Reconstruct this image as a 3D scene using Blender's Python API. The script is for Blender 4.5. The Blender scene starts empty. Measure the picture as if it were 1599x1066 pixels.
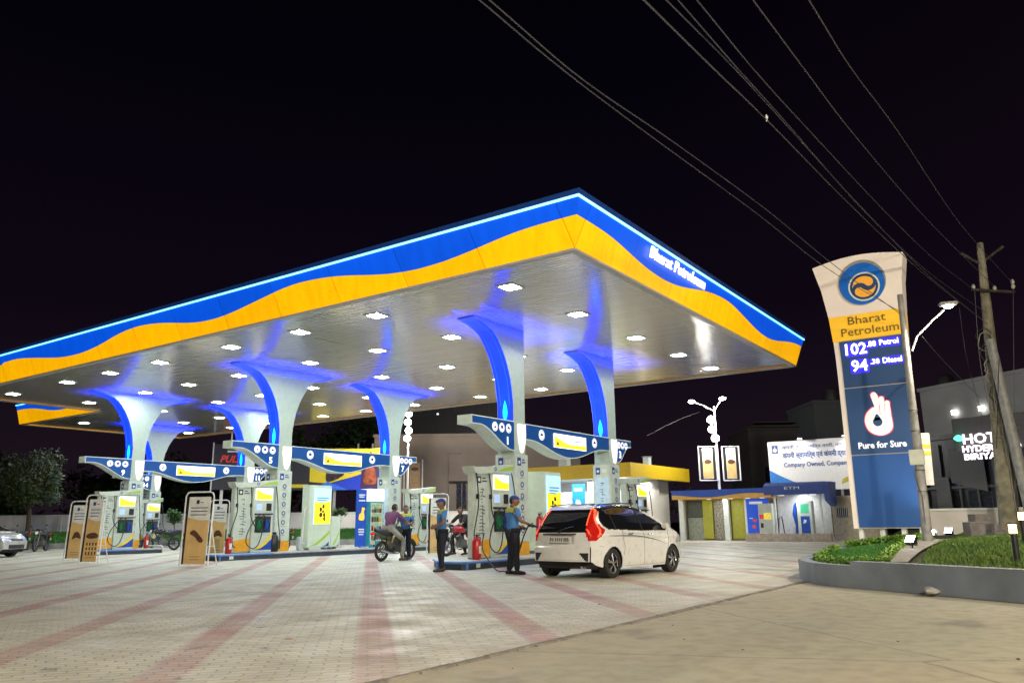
import bpy, bmesh, math, random
from math import sin, cos, pi, radians, atan2, sqrt
from mathutils import Vector, Matrix
random.seed(7)
SC = bpy.context.scene
COL = SC.collection
# ---------------------------------------------------------------- camera
# world axes: X runs along the pump islands, Y along the long front of the canopy
FPX, PITCH, ROLL, YAW = 1233.86, .2255, .0114, .6087
CAM = Vector((-14.236, -8.224, 1.111))
_f = Vector((cos(YAW), sin(YAW), 0)); _r = Vector((sin(YAW), -cos(YAW), 0)); _z = Vector((0, 0, 1))
FW = _f*cos(PITCH)+_z*sin(PITCH); UPv = -_f*sin(PITCH)+_z*cos(PITCH)
R2 = _r*cos(ROLL)-UPv*sin(ROLL); U2 = _r*sin(ROLL)+UPv*cos(ROLL)
cd = bpy.data.cameras.new('camera'); cam = bpy.data.objects.new('camera', cd); COL.objects.link(cam)
cd.sensor_width = 36; cd.lens = FPX/1599*36; cd.clip_end = 2000; cd.clip_start = .05
cam.matrix_world = Matrix((( R2.x, U2.x, -FW.x, CAM.x), (R2.y, U2.y, -FW.y, CAM.y), (R2.z, U2.z, -FW.z, CAM.z), (0, 0, 0, 1)))
SC.camera = cam
def ray(px, py): return FW + R2*((px-799.5)/FPX) + U2*((533-py)/FPX)
def at(px, py, D):            # the point D metres ahead that the photo shows at px, py
    d = ray(px, py); return CAM + d*(D/d.dot(_f))
def on(px, py, ax, val):
    d = ray(px, py); return CAM + d*((val-CAM[ax])/d[ax])
# ---------------------------------------------------------------- world: night sky
w = bpy.data.worlds.new('World'); SC.world = w; w.use_nodes = True
nt = w.node_tree; bg = nt.nodes['Background']
sky = nt.nodes.new('ShaderNodeTexSky'); sky.sky_type = 'NISHITA'; sky.sun_disc = False
sky.sun_elevation = radians(-9); sky.sun_rotation = radians(200)
tc = nt.nodes.new('ShaderNodeTexCoord'); sp = nt.nodes.new('ShaderNodeSeparateXYZ'); nt.links.new(tc.outputs['Generated'], sp.inputs[0])
rp = nt.nodes.new('ShaderNodeValToRGB'); nt.links.new(sp.outputs['Z'], rp.inputs[0])
e = rp.color_ramp.elements
e[0].position = .0; e[0].color = (.0125, .0070, .0120, 1); e[1].position = .6; e[1].color = (.0006, .0006, .0020, 1)
m1 = rp.color_ramp.elements.new(.25); m1.color = (.0040, .0021, .0058, 1)
# the town's reddish glow lies to the right
gx_ = nt.nodes.new('ShaderNodeMapRange'); nt.links.new(sp.outputs['Y'], gx_.inputs[0])
for i_, v_ in enumerate((.35, -.55, 0, 1)): gx_.inputs[i_+1].default_value = v_
gm_ = nt.nodes.new('ShaderNodeMixRGB'); gm_.blend_type = 'ADD'; nt.links.new(gx_.outputs[0], gm_.inputs[0]); nt.links.new(rp.outputs[0], gm_.inputs[1]); gm_.inputs[2].default_value = (.0035, .0010, .0018, 1)
ad = nt.nodes.new('ShaderNodeMixRGB'); ad.blend_type = 'ADD'; ad.inputs[0].default_value = .05
nt.links.new(gm_.outputs[0], ad.inputs[1]); nt.links.new(sky.outputs[0], ad.inputs[2]); nt.links.new(ad.outputs[0], bg.inputs[0])
bg.inputs[1].default_value = 1.0
SC.view_settings.view_transform = 'Standard'; SC.view_settings.look = 'None'; SC.view_settings.exposure = .06; SC.view_settings.gamma = 1
SC.render.engine = 'CYCLES'; SC.cycles.use_denoising = True; SC.cycles.max_bounces = 6; SC.cycles.diffuse_bounces = 3; SC.cycles.glossy_bounces = 3
SC.cycles.sample_clamp_indirect = 6; SC.cycles.caustics_reflective = False; SC.cycles.caustics_refractive = False; SC.cycles.use_light_tree = True
# ---------------------------------------------------------------- materials
MATS = {}
def mat(name, col, rough=.5, metal=0, emit=0, ecol=None, noise=.08, scale=6, bump=0, bscale=40, coat=0, spec=None):
    if name in MATS: return MATS[name]
    m = bpy.data.materials.new(name); m.use_nodes = True; MATS[name] = m
    n = m.node_tree; b = n.nodes['Principled BSDF']
    b.inputs['Base Color'].default_value = (*col, 1); b.inputs['Roughness'].default_value = rough; b.inputs['Metallic'].default_value = metal
    if spec is not None: b.inputs['Specular IOR Level'].default_value = spec
    if coat: b.inputs['Coat Weight'].default_value = coat; b.inputs['Coat Roughness'].default_value = .06
    if emit:
        b.inputs['Emission Color'].default_value = (*(ecol or col), 1); b.inputs['Emission Strength'].default_value = emit
    if noise or bump:
        t = n.nodes.new('ShaderNodeTexCoord')
    if noise:
        x = n.nodes.new('ShaderNodeTexNoise'); x.inputs['Scale'].default_value = scale; x.inputs['Detail'].default_value = 6
        n.links.new(t.outputs['Object'], x.inputs['Vector'])
        r = n.nodes.new('ShaderNodeMapRange'); r.inputs[1].default_value = .3; r.inputs[2].default_value = .7
        r.inputs[3].default_value = 1-noise*2; r.inputs[4].default_value = 1+noise
        n.links.new(x.outputs[0], r.inputs[0])
        mx = n.nodes.new('ShaderNodeVectorMath'); mx.operation = 'SCALE'; mx.inputs[0].default_value = col
        n.links.new(r.outputs[0], mx.inputs['Scale']); n.links.new(mx.outputs[0], b.inputs['Base Color'])
        rr = n.nodes.new('ShaderNodeMapRange'); rr.inputs[3].default_value = max(0, rough-.08); rr.inputs[4].default_value = min(1, rough+.1)
        n.links.new(x.outputs[0], rr.inputs[0]); n.links.new(rr.outputs[0], b.inputs['Roughness'])
    if bump:
        y = n.nodes.new('ShaderNodeTexNoise'); y.inputs['Scale'].default_value = bscale; y.inputs['Detail'].default_value = 8
        n.links.new(t.outputs['Object'], y.inputs['Vector'])
        bp = n.nodes.new('ShaderNodeBump'); bp.inputs['Strength'].default_value = bump; bp.inputs['Distance'].default_value = .02
        n.links.new(y.outputs[0], bp.inputs['Height']); n.links.new(bp.outputs[0], b.inputs['Normal'])
    return m
class ND:                                  # tiny node writer
    def __init__(s, m): s.n = m.node_tree
    def v(s, x):
        return x
    def node(s, t, **k):
        o = s.n.nodes.new(t)
        for a, b in k.items(): setattr(o, a, b)
        return o
    def link(s, a, b):
        if hasattr(a, 'is_output'): s.n.links.new(a, b)
        else: b.default_value = a
    def m(s, op, a, b=0, c=0):
        o = s.node('ShaderNodeMath', operation=op)
        for i, x in enumerate((a, b, c)): s.link(x, o.inputs[i])
        return o.outputs[0]
    def mix(s, f, a, b, bt='MIX'):
        o = s.node('ShaderNodeMixRGB', blend_type=bt)
        for i, x in enumerate((f, a, b)):
            if isinstance(x, tuple) and len(x) == 3: x = (*x, 1)
            s.link(x, o.inputs[i])
        return o.outputs[0]
    def noise(s, vec, sc, det=6, out=0):
        o = s.node('ShaderNodeTexNoise'); o.inputs['Scale'].default_value = sc; o.inputs['Detail'].default_value = det
        if vec is not None: s.link(vec, o.inputs['Vector'])
        return o.outputs[out]
    def rng(s, x, a, b, c, d):
        o = s.node('ShaderNodeMapRange'); s.link(x, o.inputs[0])
        for i, q in enumerate((a, b, c, d)): o.inputs[i+1].default_value = q
        return o.outputs[0]
# ---------------------------------------------------------------- mesh helpers
def root_of(o):
    M = Matrix.Identity(4)
    while o is not None:
        M = o.matrix_basis @ M; o = o.parent
    return M
def tagp(o, label=None, cat=None, group=None, kind=None):
    if label: o['label'] = label
    if cat: o['category'] = cat
    if group: o['group'] = group
    if kind: o['kind'] = kind
    return o
def thing(name, label, cat, loc=(0, 0, 0), rz=0, group=None):
    o = bpy.data.objects.new(name, None); COL.objects.link(o); o.empty_display_size = .2
    o.location = loc; o.rotation_euler = (0, 0, rz)
    return tagp(o, label, cat, group)
class MB:
    """collects shapes; world=True: coordinates are world ones, else the parent's own"""
    def __init__(s, M=None): s.V = []; s.F = []; s.I = []; s.M = M or Matrix.Identity(4); s.mi = 0
    def add(s, vs, fs, mi=None):
        k = len(s.V); s.V += [s.M @ Vector(v) for v in vs]; s.F += [tuple(i+k for i in f) for f in fs]; s.I += [s.mi if mi is None else mi]*len(fs); return s
    def box(s, a, b, bev=0):
        (x0, y0, z0), (x1, y1, z1) = a, b
        if x0 > x1: x0, x1 = x1, x0
        if y0 > y1: y0, y1 = y1, y0
        if z0 > z1: z0, z1 = z1, z0
        if bev:
            bm = bmesh.new(); bmesh.ops.create_cube(bm, size=1)
            for v in bm.verts: v.co = Vector(((x0+x1)/2+v.co.x*(x1-x0), (y0+y1)/2+v.co.y*(y1-y0), (z0+z1)/2+v.co.z*(z1-z0)))
            bmesh.ops.bevel(bm, geom=bm.edges[:], offset=bev, segments=2, affect='EDGES', clamp_overlap=True)
            bm.verts.index_update()
            s.add([v.co.copy() for v in bm.verts], [[v.index for v in f.verts] for f in bm.faces]); bm.free(); return s
        v = [(x0, y0, z0), (x1, y0, z0), (x1, y1, z0), (x0, y1, z0), (x0, y0, z1), (x1, y0, z1), (x1, y1, z1), (x0, y1, z1)]
        return s.add(v, [(3, 2, 1, 0), (4, 5, 6, 7), (0, 1, 5, 4), (1, 2, 6, 5), (2, 3, 7, 6), (3, 0, 4, 7)])
    def prism(s, pts, a, b, ax='z'):
        """polygon pts (2d) swept from a to b; ax: z -> (x,y,h), y -> (x,h,z), x -> (h,y,z)"""
        ar = sum(pts[i][0]*pts[(i+1) % len(pts)][1]-pts[(i+1) % len(pts)][0]*pts[i][1] for i in range(len(pts)))
        if ar < 0: pts = pts[::-1]
        if a > b: a, b = b, a
        def P(p, h): return {'z': (p[0], p[1], h), 'y': (p[0], h, p[1]), 'x': (h, p[0], p[1])}[ax]
        n = len(pts); vs = [P(p, a) for p in pts]+[P(p, b) for p in pts]
        fs = [tuple(range(n-1, -1, -1)), tuple(range(n, 2*n))]+[(i, (i+1) % n, (i+1) % n+n, i+n) for i in range(n)]
        if ax == 'y': fs = [f[::-1] for f in fs]
        return s.add(vs, fs)
    def tube(s, pts, r, n=8, cap=True, rs=None):
        pts = [Vector(p) for p in pts]; k = len(pts)
        if k < 2: return s
        ts = []
        for i in range(k):
            t = (pts[min(i+1, k-1)]-pts[max(i-1, 0)])
            ts.append(t.normalized() if t.length > 1e-9 else Vector((0, 0, 1)))
        u = ts[0].orthogonal().normalized(); vs = []
        for i in range(k):
            u = (u-ts[i]*u.dot(ts[i]));  u = u.normalized() if u.length > 1e-6 else ts[i].orthogonal().normalized()
            v = ts[i].cross(u); rr = rs[i] if rs else r
            vs += [pts[i]+(u*cos(2*pi*j/n)+v*sin(2*pi*j/n))*rr for j in range(n)]
        fs = [(i*n+j, i*n+(j+1) % n, (i+1)*n+(j+1) % n, (i+1)*n+j) for i in range(k-1) for j in range(n)]
        if cap: fs += [tuple(range(n-1, -1, -1)), tuple((k-1)*n+j for j in range(n))]
        return s.add(vs, fs)
    def cyl(s, c, ax, r, h, n=20, r2=None):
        c = Vector(c); d = {'x': Vector((1, 0, 0)), 'y': Vector((0, 1, 0)), 'z': Vector((0, 0, 1))}[ax]
        return s.tube([c-d*h/2, c+d*h/2], r, n, rs=[r, r if r2 is None else r2])
    def ring(s, c, ax, R, r, n=28, m=8, sq=1):
        """torus round axis ax"""
        c = Vector(c); A = {'x': ((0, 1, 0), (0, 0, 1), (1, 0, 0)), 'y': ((1, 0, 0), (0, 0, 1), (0, 1, 0)), 'z': ((1, 0, 0), (0, 1, 0), (0, 0, 1))}[ax]
        a, b, d = [Vector(q) for q in A]; vs = []
        for i in range(n):
            e_ = a*cos(2*pi*i/n)+b*sin(2*pi*i/n)
            for j in range(m): vs.append(c+e_*(R+r*cos(2*pi*j/m))+d*(r*sq*sin(2*pi*j/m)))
        return s.add(vs, [(i*m+j, i*m+(j+1) % m, ((i+1) % n)*m+(j+1) % m, ((i+1) % n)*m+j) for i in range(n) for j in range(m)])
    def ball(s, c, r, n=12, m=8, sc=(1, 1, 1)):
        c = Vector(c); vs = [c+Vector((0, 0, -r*sc[2]))]
        for i in range(1, m):
            t = pi*i/m
            for j in range(n): vs.append(c+Vector((r*sin(t)*cos(2*pi*j/n)*sc[0], r*sin(t)*sin(2*pi*j/n)*sc[1], -r*cos(t)*sc[2])))
        vs.append(c+Vector((0, 0, r*sc[2]))); L = len(vs)-1
        fs = [(0, 1+(j+1) % n, 1+j) for j in range(n)]
        for i in range(m-2):
            fs += [(1+i*n+j, 1+i*n+(j+1) % n, 1+(i+1)*n+(j+1) % n, 1+(i+1)*n+j) for j in range(n)]
        fs += [(1+(m-2)*n+j, 1+(m-2)*n+(j+1) % n, L) for j in range(n)]
        return s.add(vs, fs)
    def quad(s, *p): return s.add(p, [tuple(range(len(p)))])
    def build(s, name, m, parent=None, world=True, smooth=False, label=None):
        me = bpy.data.meshes.new(name)
        V = s.V
        if parent is not None and world:
            inv = root_of(parent).inverted(); V = [inv @ v for v in V]
        me.from_pydata([tuple(v) for v in V], [], s.F)
        for q in (m if isinstance(m, (list, tuple)) else [m]): me.materials.append(q)
        me.polygons.foreach_set('material_index', s.I)
        if smooth:
            me.polygons.foreach_set('use_smooth', [True]*len(s.F)); me.update()
            if smooth != 'all': me.set_sharp_from_angle(angle=radians(40))
        me.validate(); me.update()
        o = bpy.data.objects.new(name, me); COL.objects.link(o)
        if parent is not None: o.parent = parent
        if label: o['label'] = label
        return o
def LB(): return MB()
def b_(name, m, parent, *boxes, bev=0, world=True, label=None):
    q = MB()
    if len(boxes) > 1 and name in ('side_post', 'post', 'pillar', 'ceiling_light', 'leg', 'foot', 'wall', 'back_wall', 'base'):
        return [b_(name, m, parent, x, bev=bev, world=world, label=label) for x in boxes][0]
    for a, b in boxes: q.box(a, b, bev)
    return q.build(name, m, parent, world=world, smooth=bool(bev), label=label)
def frame(O, X, Y):
    """matrix whose local x, y are X, Y and whose z points out of the face"""
    X = Vector(X).normalized(); Y = Vector(Y).normalized(); Z = X.cross(Y).normalized(); Y = Z.cross(X)
    M = Matrix((X, Y, Z)).transposed().to_4x4(); M.translation = Vector(O); return M
_tx = {}
def text(body, M, size, m, parent, name='lettering', w_=None, ext=.004, z=.004, align='CENTER', bold=0, world=True, spacing=1, font=None):
    """lettering laid on the face M; w_ = full width to fit"""
    c = bpy.data.curves.new('t', 'FONT'); c.body = body; c.size = size; c.extrude = ext; c.offset = bold; c.align_x = align; c.align_y = 'CENTER'
    c.space_character = spacing; c.resolution_u = 2
    o = bpy.data.objects.new('t', c); COL.objects.link(o)
    dg = bpy.context.evaluated_depsgraph_get(); me = bpy.data.meshes.new_from_object(o.evaluated_get(dg))
    bpy.data.objects.remove(o); bpy.data.curves.remove(c)
    xs = [v.co.x for v in me.vertices] or [0]
    if w_:
        k = w_/max(1e-6, max(xs)-min(xs)); cx = (max(xs)+min(xs))/2 if align == 'CENTER' else min(xs)
        for v in me.vertices: v.co.x = (v.co.x-cx)*k
    T = M @ Matrix.Translation((0, 0, z+ext))
    if parent is not None and world: T = root_of(parent).inverted() @ T
    me.transform(T); me.name = name; me.materials.clear(); me.materials.append(m)
    for p in me.polygons: p.material_index = 0
    o = bpy.data.objects.new(name, me); COL.objects.link(o)
    if parent is not None: o.parent = parent
    return o
def disc(q, x, y, r, z, n=20, rx=1, h=.004):
    q.prism([(x+r*rx*cos(2*pi*i/n), y+r*sin(2*pi*i/n)) for i in range(n)], z, z+h)
def blob(pts, steps=6):
    """closed Catmull-Rom through pts"""
    n = len(pts); out = []
    for i in range(n):
        p0, p1, p2, p3 = [Vector((*pts[(i+k-1) % n], 0)) for k in range(4)]
        for s_ in range(steps):
            t = s_/steps
            q = .5*((2*p1)+(p2-p0)*t+(2*p0-5*p1+4*p2-p3)*t*t+(3*p1-p0-3*p2+p3)*t**3)
            out.append((q.x, q.y))
    return out
def copy_tree(o, parent=None):
    c = o.copy(); COL.objects.link(c)
    if parent is not None: c.parent = parent
    for ch in list(o.children): copy_tree(ch, c)
    return c
def area(name, loc, size, power, col, direction, parent=None, spread=pi, sy=None):
    l = bpy.data.lights.new(name, 'AREA'); l.energy = power; l.color = col; l.size = size; l.spread = spread
    if sy: l.shape = 'RECTANGLE'; l.size_y = sy
    o = bpy.data.objects.new(name, l); COL.objects.link(o)
    o.rotation_euler = Vector(direction).to_track_quat('-Z', 'Y').to_euler(); o.location = loc
    if parent is not None:
        o.parent = parent; o.matrix_parent_inverse = root_of(parent).inverted()
    return o
def spot(name, loc, target, power, col, ang=90, blend=.6, rad=.08, parent=None):
    l = bpy.data.lights.new(name, 'SPOT'); l.energy = power; l.color = col; l.spot_size = radians(ang); l.spot_blend = blend; l.shadow_soft_size = rad
    o = bpy.data.objects.new(name, l); COL.objects.link(o)
    o.rotation_euler = (Vector(target)-Vector(loc)).to_track_quat('-Z', 'Y').to_euler(); o.location = loc
    if parent is not None:
        o.parent = parent; o.matrix_parent_inverse = root_of(parent).inverted()
    return o
def point(name, loc, power, col, rad=.1):
    l = bpy.data.lights.new(name, 'POINT'); l.energy = power; l.color = col; l.shadow_soft_size = rad
    o = bpy.data.objects.new(name, l); COL.objects.link(o); o.location = loc; return o
# common materials
white = mat('white_enamel', (.72, .77, .72), .35, noise=.05)
offw = mat('cladding_panel', (.56, .63, .57), .32, noise=.06)
steelw = mat('white_tube', (.75, .75, .74), .35, noise=.04)
grey = mat('grey_metal', (.32, .33, .34), .4, .6)
dark = mat('black_plastic', (.02, .02, .022), .4)
rubber = mat('rubber', (.018, .018, .018), .65)
chrome = mat('bright_metal', (.7, .7, .72), .18, 1, noise=.03)
bluep = mat('blue_sign_panel', (.006, .065, .27), .3, emit=.07, ecol=(.0, .12, .45), noise=.04)
bluem = mat('blue_paint', (.015, .06, .30), .4)
kerbb = mat('kerb_blue', (.10, .24, .62), .45)
kerbd = mat('kerb_dark', (.035, .05, .075), .5, noise=.2, bump=.3)
orange = mat('orange_panel', (.75, .36, .02), .4)
yelm = mat('yellow_paint', (.72, .55, .02), .4, noise=.05)
ink = mat('dark_ink', (.02, .03, .06), .5, noise=0)
inkb = mat('blue_ink', (.02, .06, .30), .5, noise=0)
litw = mat('lit_white', (.8, .8, .8), .4, emit=1.25, ecol=(1, .98, .95), noise=0)
lity = mat('lit_yellow', (.8, .6, .02), .4, emit=1.0, ecol=(1, .78, .02), noise=0)
litlb = mat('lit_light_blue', (.4, .65, .85), .4, emit=.75, ecol=(.45, .75, 1), noise=.03)
lito = mat('lit_orange', (.8, .4, .05), .4, emit=.9, ecol=(1, .5, .04), noise=0)
redp = mat('red_paint', (.45, .015, .015), .3)
greenp = mat('green_plastic', (.01, .16, .06), .35)
nozb = mat('blue_plastic', (.01, .07, .42), .35)
lime = mat('lime_print', (.35, .55, .06), .4, noise=0)
skin = mat('skin', (.24, .125, .075), .5, noise=.08, scale=15)
glassd = mat('dark_glass', (.008, .009, .011), .06, noise=0, spec=.6)
# ================================================================ ground
def mk_paver():
    m = bpy.data.materials.new('interlocking_pavers'); m.use_nodes = True; N = ND(m); b = N.n.nodes['Principled BSDF']
    g = N.node('ShaderNodeNewGeometry'); s = N.node('ShaderNodeSeparateXYZ'); N.link(g.outputs['Position'], s.inputs[0])
    X, Y = s.outputs[0], s.outputs[1]; r = .70711
    S = N.m('MULTIPLY', N.m('ADD', X, Y), r); T = N.m('MULTIPLY', N.m('SUBTRACT', X, Y), r)
    # zigzag edge of the interlocking block
    zz = N.m('MULTIPLY', N.m('PINGPONG', S, .055), .45)
    T2 = N.m('ADD', T, zz)
    row = N.m('FLOOR', N.m('DIVIDE', S, .115)); par = N.m('MODULO', N.m('ABSOLUTE', row), 2.0)
    tt = N.m('ADD', N.m('DIVIDE', T2, .235), N.m('MULTIPLY', par, .5)); cell = N.m('FLOOR', tt)
    fx = N.m('SUBTRACT', tt, cell); fy = N.m('SUBTRACT', N.m('DIVIDE', S, .115), row)
    ex = N.m('MINIMUM', fx, N.m('SUBTRACT', 1, fx)); ey = N.m('MINIMUM', fy, N.m('SUBTRACT', 1, fy))
    edge = N.m('MINIMUM', N.m('MULTIPLY', ex, 2.0), ey)
    joint = N.rng(edge, .02, .13, 0, 1)
    cb = N.node('ShaderNodeCombineXYZ'); N.link(row, cb.inputs[0]); N.link(cell, cb.inputs[1])
    wn = N.node('ShaderNodeTexWhiteNoise'); N.link(cb.outputs[0], wn.inputs['Vector'])
    tc_ = N.m('ADD', T, N.m('MULTIPLY', N.m('PINGPONG', S, .0575), 1.25))
    # red stripes every 1.63 m, 0.34 m wide
    st = N.m('PINGPONG', N.m('SUBTRACT', tc_, -.86+1.63*50), .815)   # 0 on stripe centres
    red = N.m('LESS_THAN', st, .175)
    big = N.noise(g.outputs['Position'], .22, 5); mid = N.noise(g.outputs['Position'], 1.6, 6); fine = N.noise(g.outputs['Position'], 60, 4)
    greyc = N.mix(wn.outputs[0], (.58, .57, .46), (.75, .73, .58)); redc = N.mix(wn.outputs[0], (.42, .15, .12), (.54, .23, .18))
    c = N.mix(N.m('MULTIPLY', red, N.rng(N.noise(g.outputs['Position'], .9, 6), .35, .6, .95, .62)), greyc, redc)
    c = N.mix(N.rng(big, .35, .65, .0, .35), c, (.62, .58, .48))
    c = N.mix(N.rng(mid, .45, .75, 0, .35), c, (.28, .29, .28))
    c = N.mix(N.rng(fine, .3, .7, .0, .22), c, (.16, .16, .15))
    c = N.mix(N.m('MULTIPLY', N.m('SUBTRACT', 1, joint), .42), c, (.2, .19, .16))
    # tyre marks, oil drips by the pumps, dust drifting off the road
    mp = N.node('ShaderNodeMapping'); N.link(g.outputs['Position'], mp.inputs[0]); mp.inputs['Scale'].default_value = (.12, 1.6, 1); mp.inputs['Rotation'].default_value = (0, 0, radians(-14))
    c = N.mix(N.rng(N.noise(mp.outputs[0], 1.1, 7), .53, .72, 0, .38), c, (.17, .165, .155))
    c = N.mix(N.rng(N.noise(g.outputs['Position'], 2.9, 3), .66, .74, 0, .6), c, (.10, .10, .095))
    dust = N.m('MULTIPLY', N.rng(Y, -3.9, -2.6, 1, 0), N.rng(N.noise(g.outputs['Position'], 1.3, 7), .35, .6, 0, 1))
    c = N.mix(N.m('MULTIPLY', dust, .75), c, (.40, .35, .25))
    N.link(c, b.inputs['Base Color'])
    ro = N.rng(mid, .3, .7, .42, .75); N.link(ro, b.inputs['Roughness'])
    bp = N.node('ShaderNodeBump'); bp.inputs['Distance'].default_value = .006; bp.inputs['Strength'].default_value = .8
    N.link(N.m('ADD', joint, N.m('MULTIPLY', fine, .25)), bp.inputs['Height']); N.link(bp.outputs[0], b.inputs['Normal'])
    return m
def mk_road():
    m = bpy.data.materials.new('worn_road'); m.use_nodes = True; N = ND(m); b = N.n.nodes['Principled BSDF']
    g = N.node('ShaderNodeNewGeometry'); P = g.outputs['Position']
    mp = N.node('ShaderNodeMapping'); N.link(P, mp.inputs[0]); mp.inputs['Rotation'].default_value = (0, 0, radians(38)); mp.inputs['Scale'].default_value = (.25, 1.3, 1)
    streak = N.noise(mp.outputs[0], .7, 6); big = N.noise(P, .35, 5); mid = N.noise(P, 5, 8); fine = N.noise(P, 90, 4); grit = N.noise(P, 300, 2)
    c = N.mix(N.rng(streak, .35, .68, 0, 1), (.33, .325, .24), (.44, .42, .30))
    c = N.mix(N.rng(big, .4, .7, 0, .55), c, (.42, .36, .25))
    c = N.mix(N.rng(mid, .45, .75, 0, .45), c, (.20, .20, .16))
    c = N.mix(N.rng(fine, .35, .7, 0, .3), c, (.30, .27, .2))
    c = N.mix(N.m('GREATER_THAN', grit, .69), c, (.42, .40, .34))
    s2 = N.node('ShaderNodeSeparateXYZ'); N.link(P, s2.inputs[0])
    c = N.mix(N.m('MULTIPLY', N.rng(s2.outputs[1], -5.2, -3.9, 0, 1), N.rng(N.noise(P, 2.2, 6), .35, .6, .2, 1)), c, (.45, .40, .29))
    c = N.mix(N.rng(N.noise(P, .8, 8), .60, .68, 0, .45), c, (.10, .10, .085))
    vo = N.node('ShaderNodeTexVoronoi', feature='DISTANCE_TO_EDGE'); vo.inputs['Scale'].default_value = .22
    N.link(N.mix(.12, P, N.noise(P, 3, 5, 1)), vo.inputs['Vector'])
    c = N.mix(N.rng(vo.outputs['Distance'], .0, .004, .55, 0), c, (.06, .06, .05))
    N.link(c, b.inputs['Base Color']); N.link(N.rng(mid, .3, .7, .6, .85), b.inputs['Roughness'])
    bp = N.node('ShaderNodeBump'); bp.inputs['Distance'].default_value = .008; bp.inputs['Strength'].default_value = .7
    N.link(N.m('ADD', fine, N.m('ADD', mid, N.m('MULTIPLY', grit, .5))), bp.inputs['Height']); N.link(bp.outputs[0], b.inputs['Normal'])
    return m
def mk_ceiling():
    m = bpy.data.materials.new('slatted_ceiling'); m.use_nodes = True; N = ND(m); b = N.n.nodes['Principled BSDF']
    g = N.node('ShaderNodeNewGeometry'); s = N.node('ShaderNodeSeparateXYZ'); N.link(g.outputs['Position'], s.inputs[0])
    X = N.m('DIVIDE', s.outputs[0], .15); fx = N.m('SUBTRACT', X, N.m('FLOOR', X)); e_ = N.m('MINIMUM', fx, N.m('SUBTRACT', 1, fx))
    groove = N.rng(e_, 0, .07, 0, 1); joint = N.m('LESS_THAN', N.m('PINGPONG', s.outputs[1], 1.85), .012)
    wn = N.node('ShaderNodeTexWhiteNoise', noise_dimensions='1D'); N.link(N.m('FLOOR', X), wn.inputs['W'])
    c = N.mix(wn.outputs[0], (.50, .475, .44), (.56, .535, .50)); c = N.mix(N.m('MULTIPLY', N.m('SUBTRACT', 1, groove), .35), c, (.2, .2, .2))
    c = N.mix(N.m('MULTIPLY', joint, .4), c, (.15, .15, .15))
    N.link(c, b.inputs['Base Color']); b.inputs['Metallic'].default_value = .45; b.inputs['Roughness'].default_value = .155; b.inputs['Specular IOR Level'].default_value = .8
    mp = N.node('ShaderNodeMapping'); N.link(g.outputs['Position'], mp.inputs[0]); mp.inputs['Scale'].default_value = (3.2, .9, 1)
    wob = N.noise(mp.outputs[0], 1.6, 3)
    bp = N.node('ShaderNodeBump'); bp.inputs['Distance'].default_value = .012; bp.inputs['Strength'].default_value = .8
    N.link(N.m('ADD', N.m('MULTIPLY', groove, .35), wob), bp.inputs['Height']); N.link(bp.outputs[0], b.inputs['Normal'])
    return m
def mk_grass(name, a, b2):
    m = bpy.data.materials.new(name); m.use_nodes = True; N = ND(m); b = N.n.nodes['Principled BSDF']
    oi = N.node('ShaderNodeNewGeometry'); n1 = N.noise(oi.outputs['Position'], 1.1, 4); n2 = N.noise(oi.outputs['Position'], 14, 3)
    c = N.mix(N.rng(N.m('ADD', n1, N.m('MULTIPLY', n2, .6)), .55, 1.05, 0, 1), a, b2)
    N.link(c, b.inputs['Base Color']); b.inputs['Roughness'].default_value = .6
    return m
paver = mk_paver(); road = mk_road(); ceilm = mk_ceiling()
dirt = mat('bare_soil', (.11, .095, .07), .9, noise=.25, bump=.5)
conc = mat('concrete', (.33, .33, .32), .7, noise=.15, bump=.3, scale=2)
tagp(MB().quad((-700, -700, -.02), (700, -700, -.02), (700, 700, -.02), (-700, 700, -.02)).build('ground', dirt), kind='structure')
# road: everything this side of the forecourt edge (y = -3.9)
def sheet(name, pts, z, m): return tagp(MB().add([(x, y, z) for x, y in pts], [tuple(range(len(pts)))]).build(name, m), kind='structure')
sheet('road', [(-60, -60), (60, -60), (60, -3.0), (-60, -3.0)], -.006, road)
sheet('forecourt', [(-45, -3.9), (3, -3.9), (9, -2.4), (26, -.5), (40, -.5), (40, 52), (-45, 52)], 0, paver)
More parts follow.
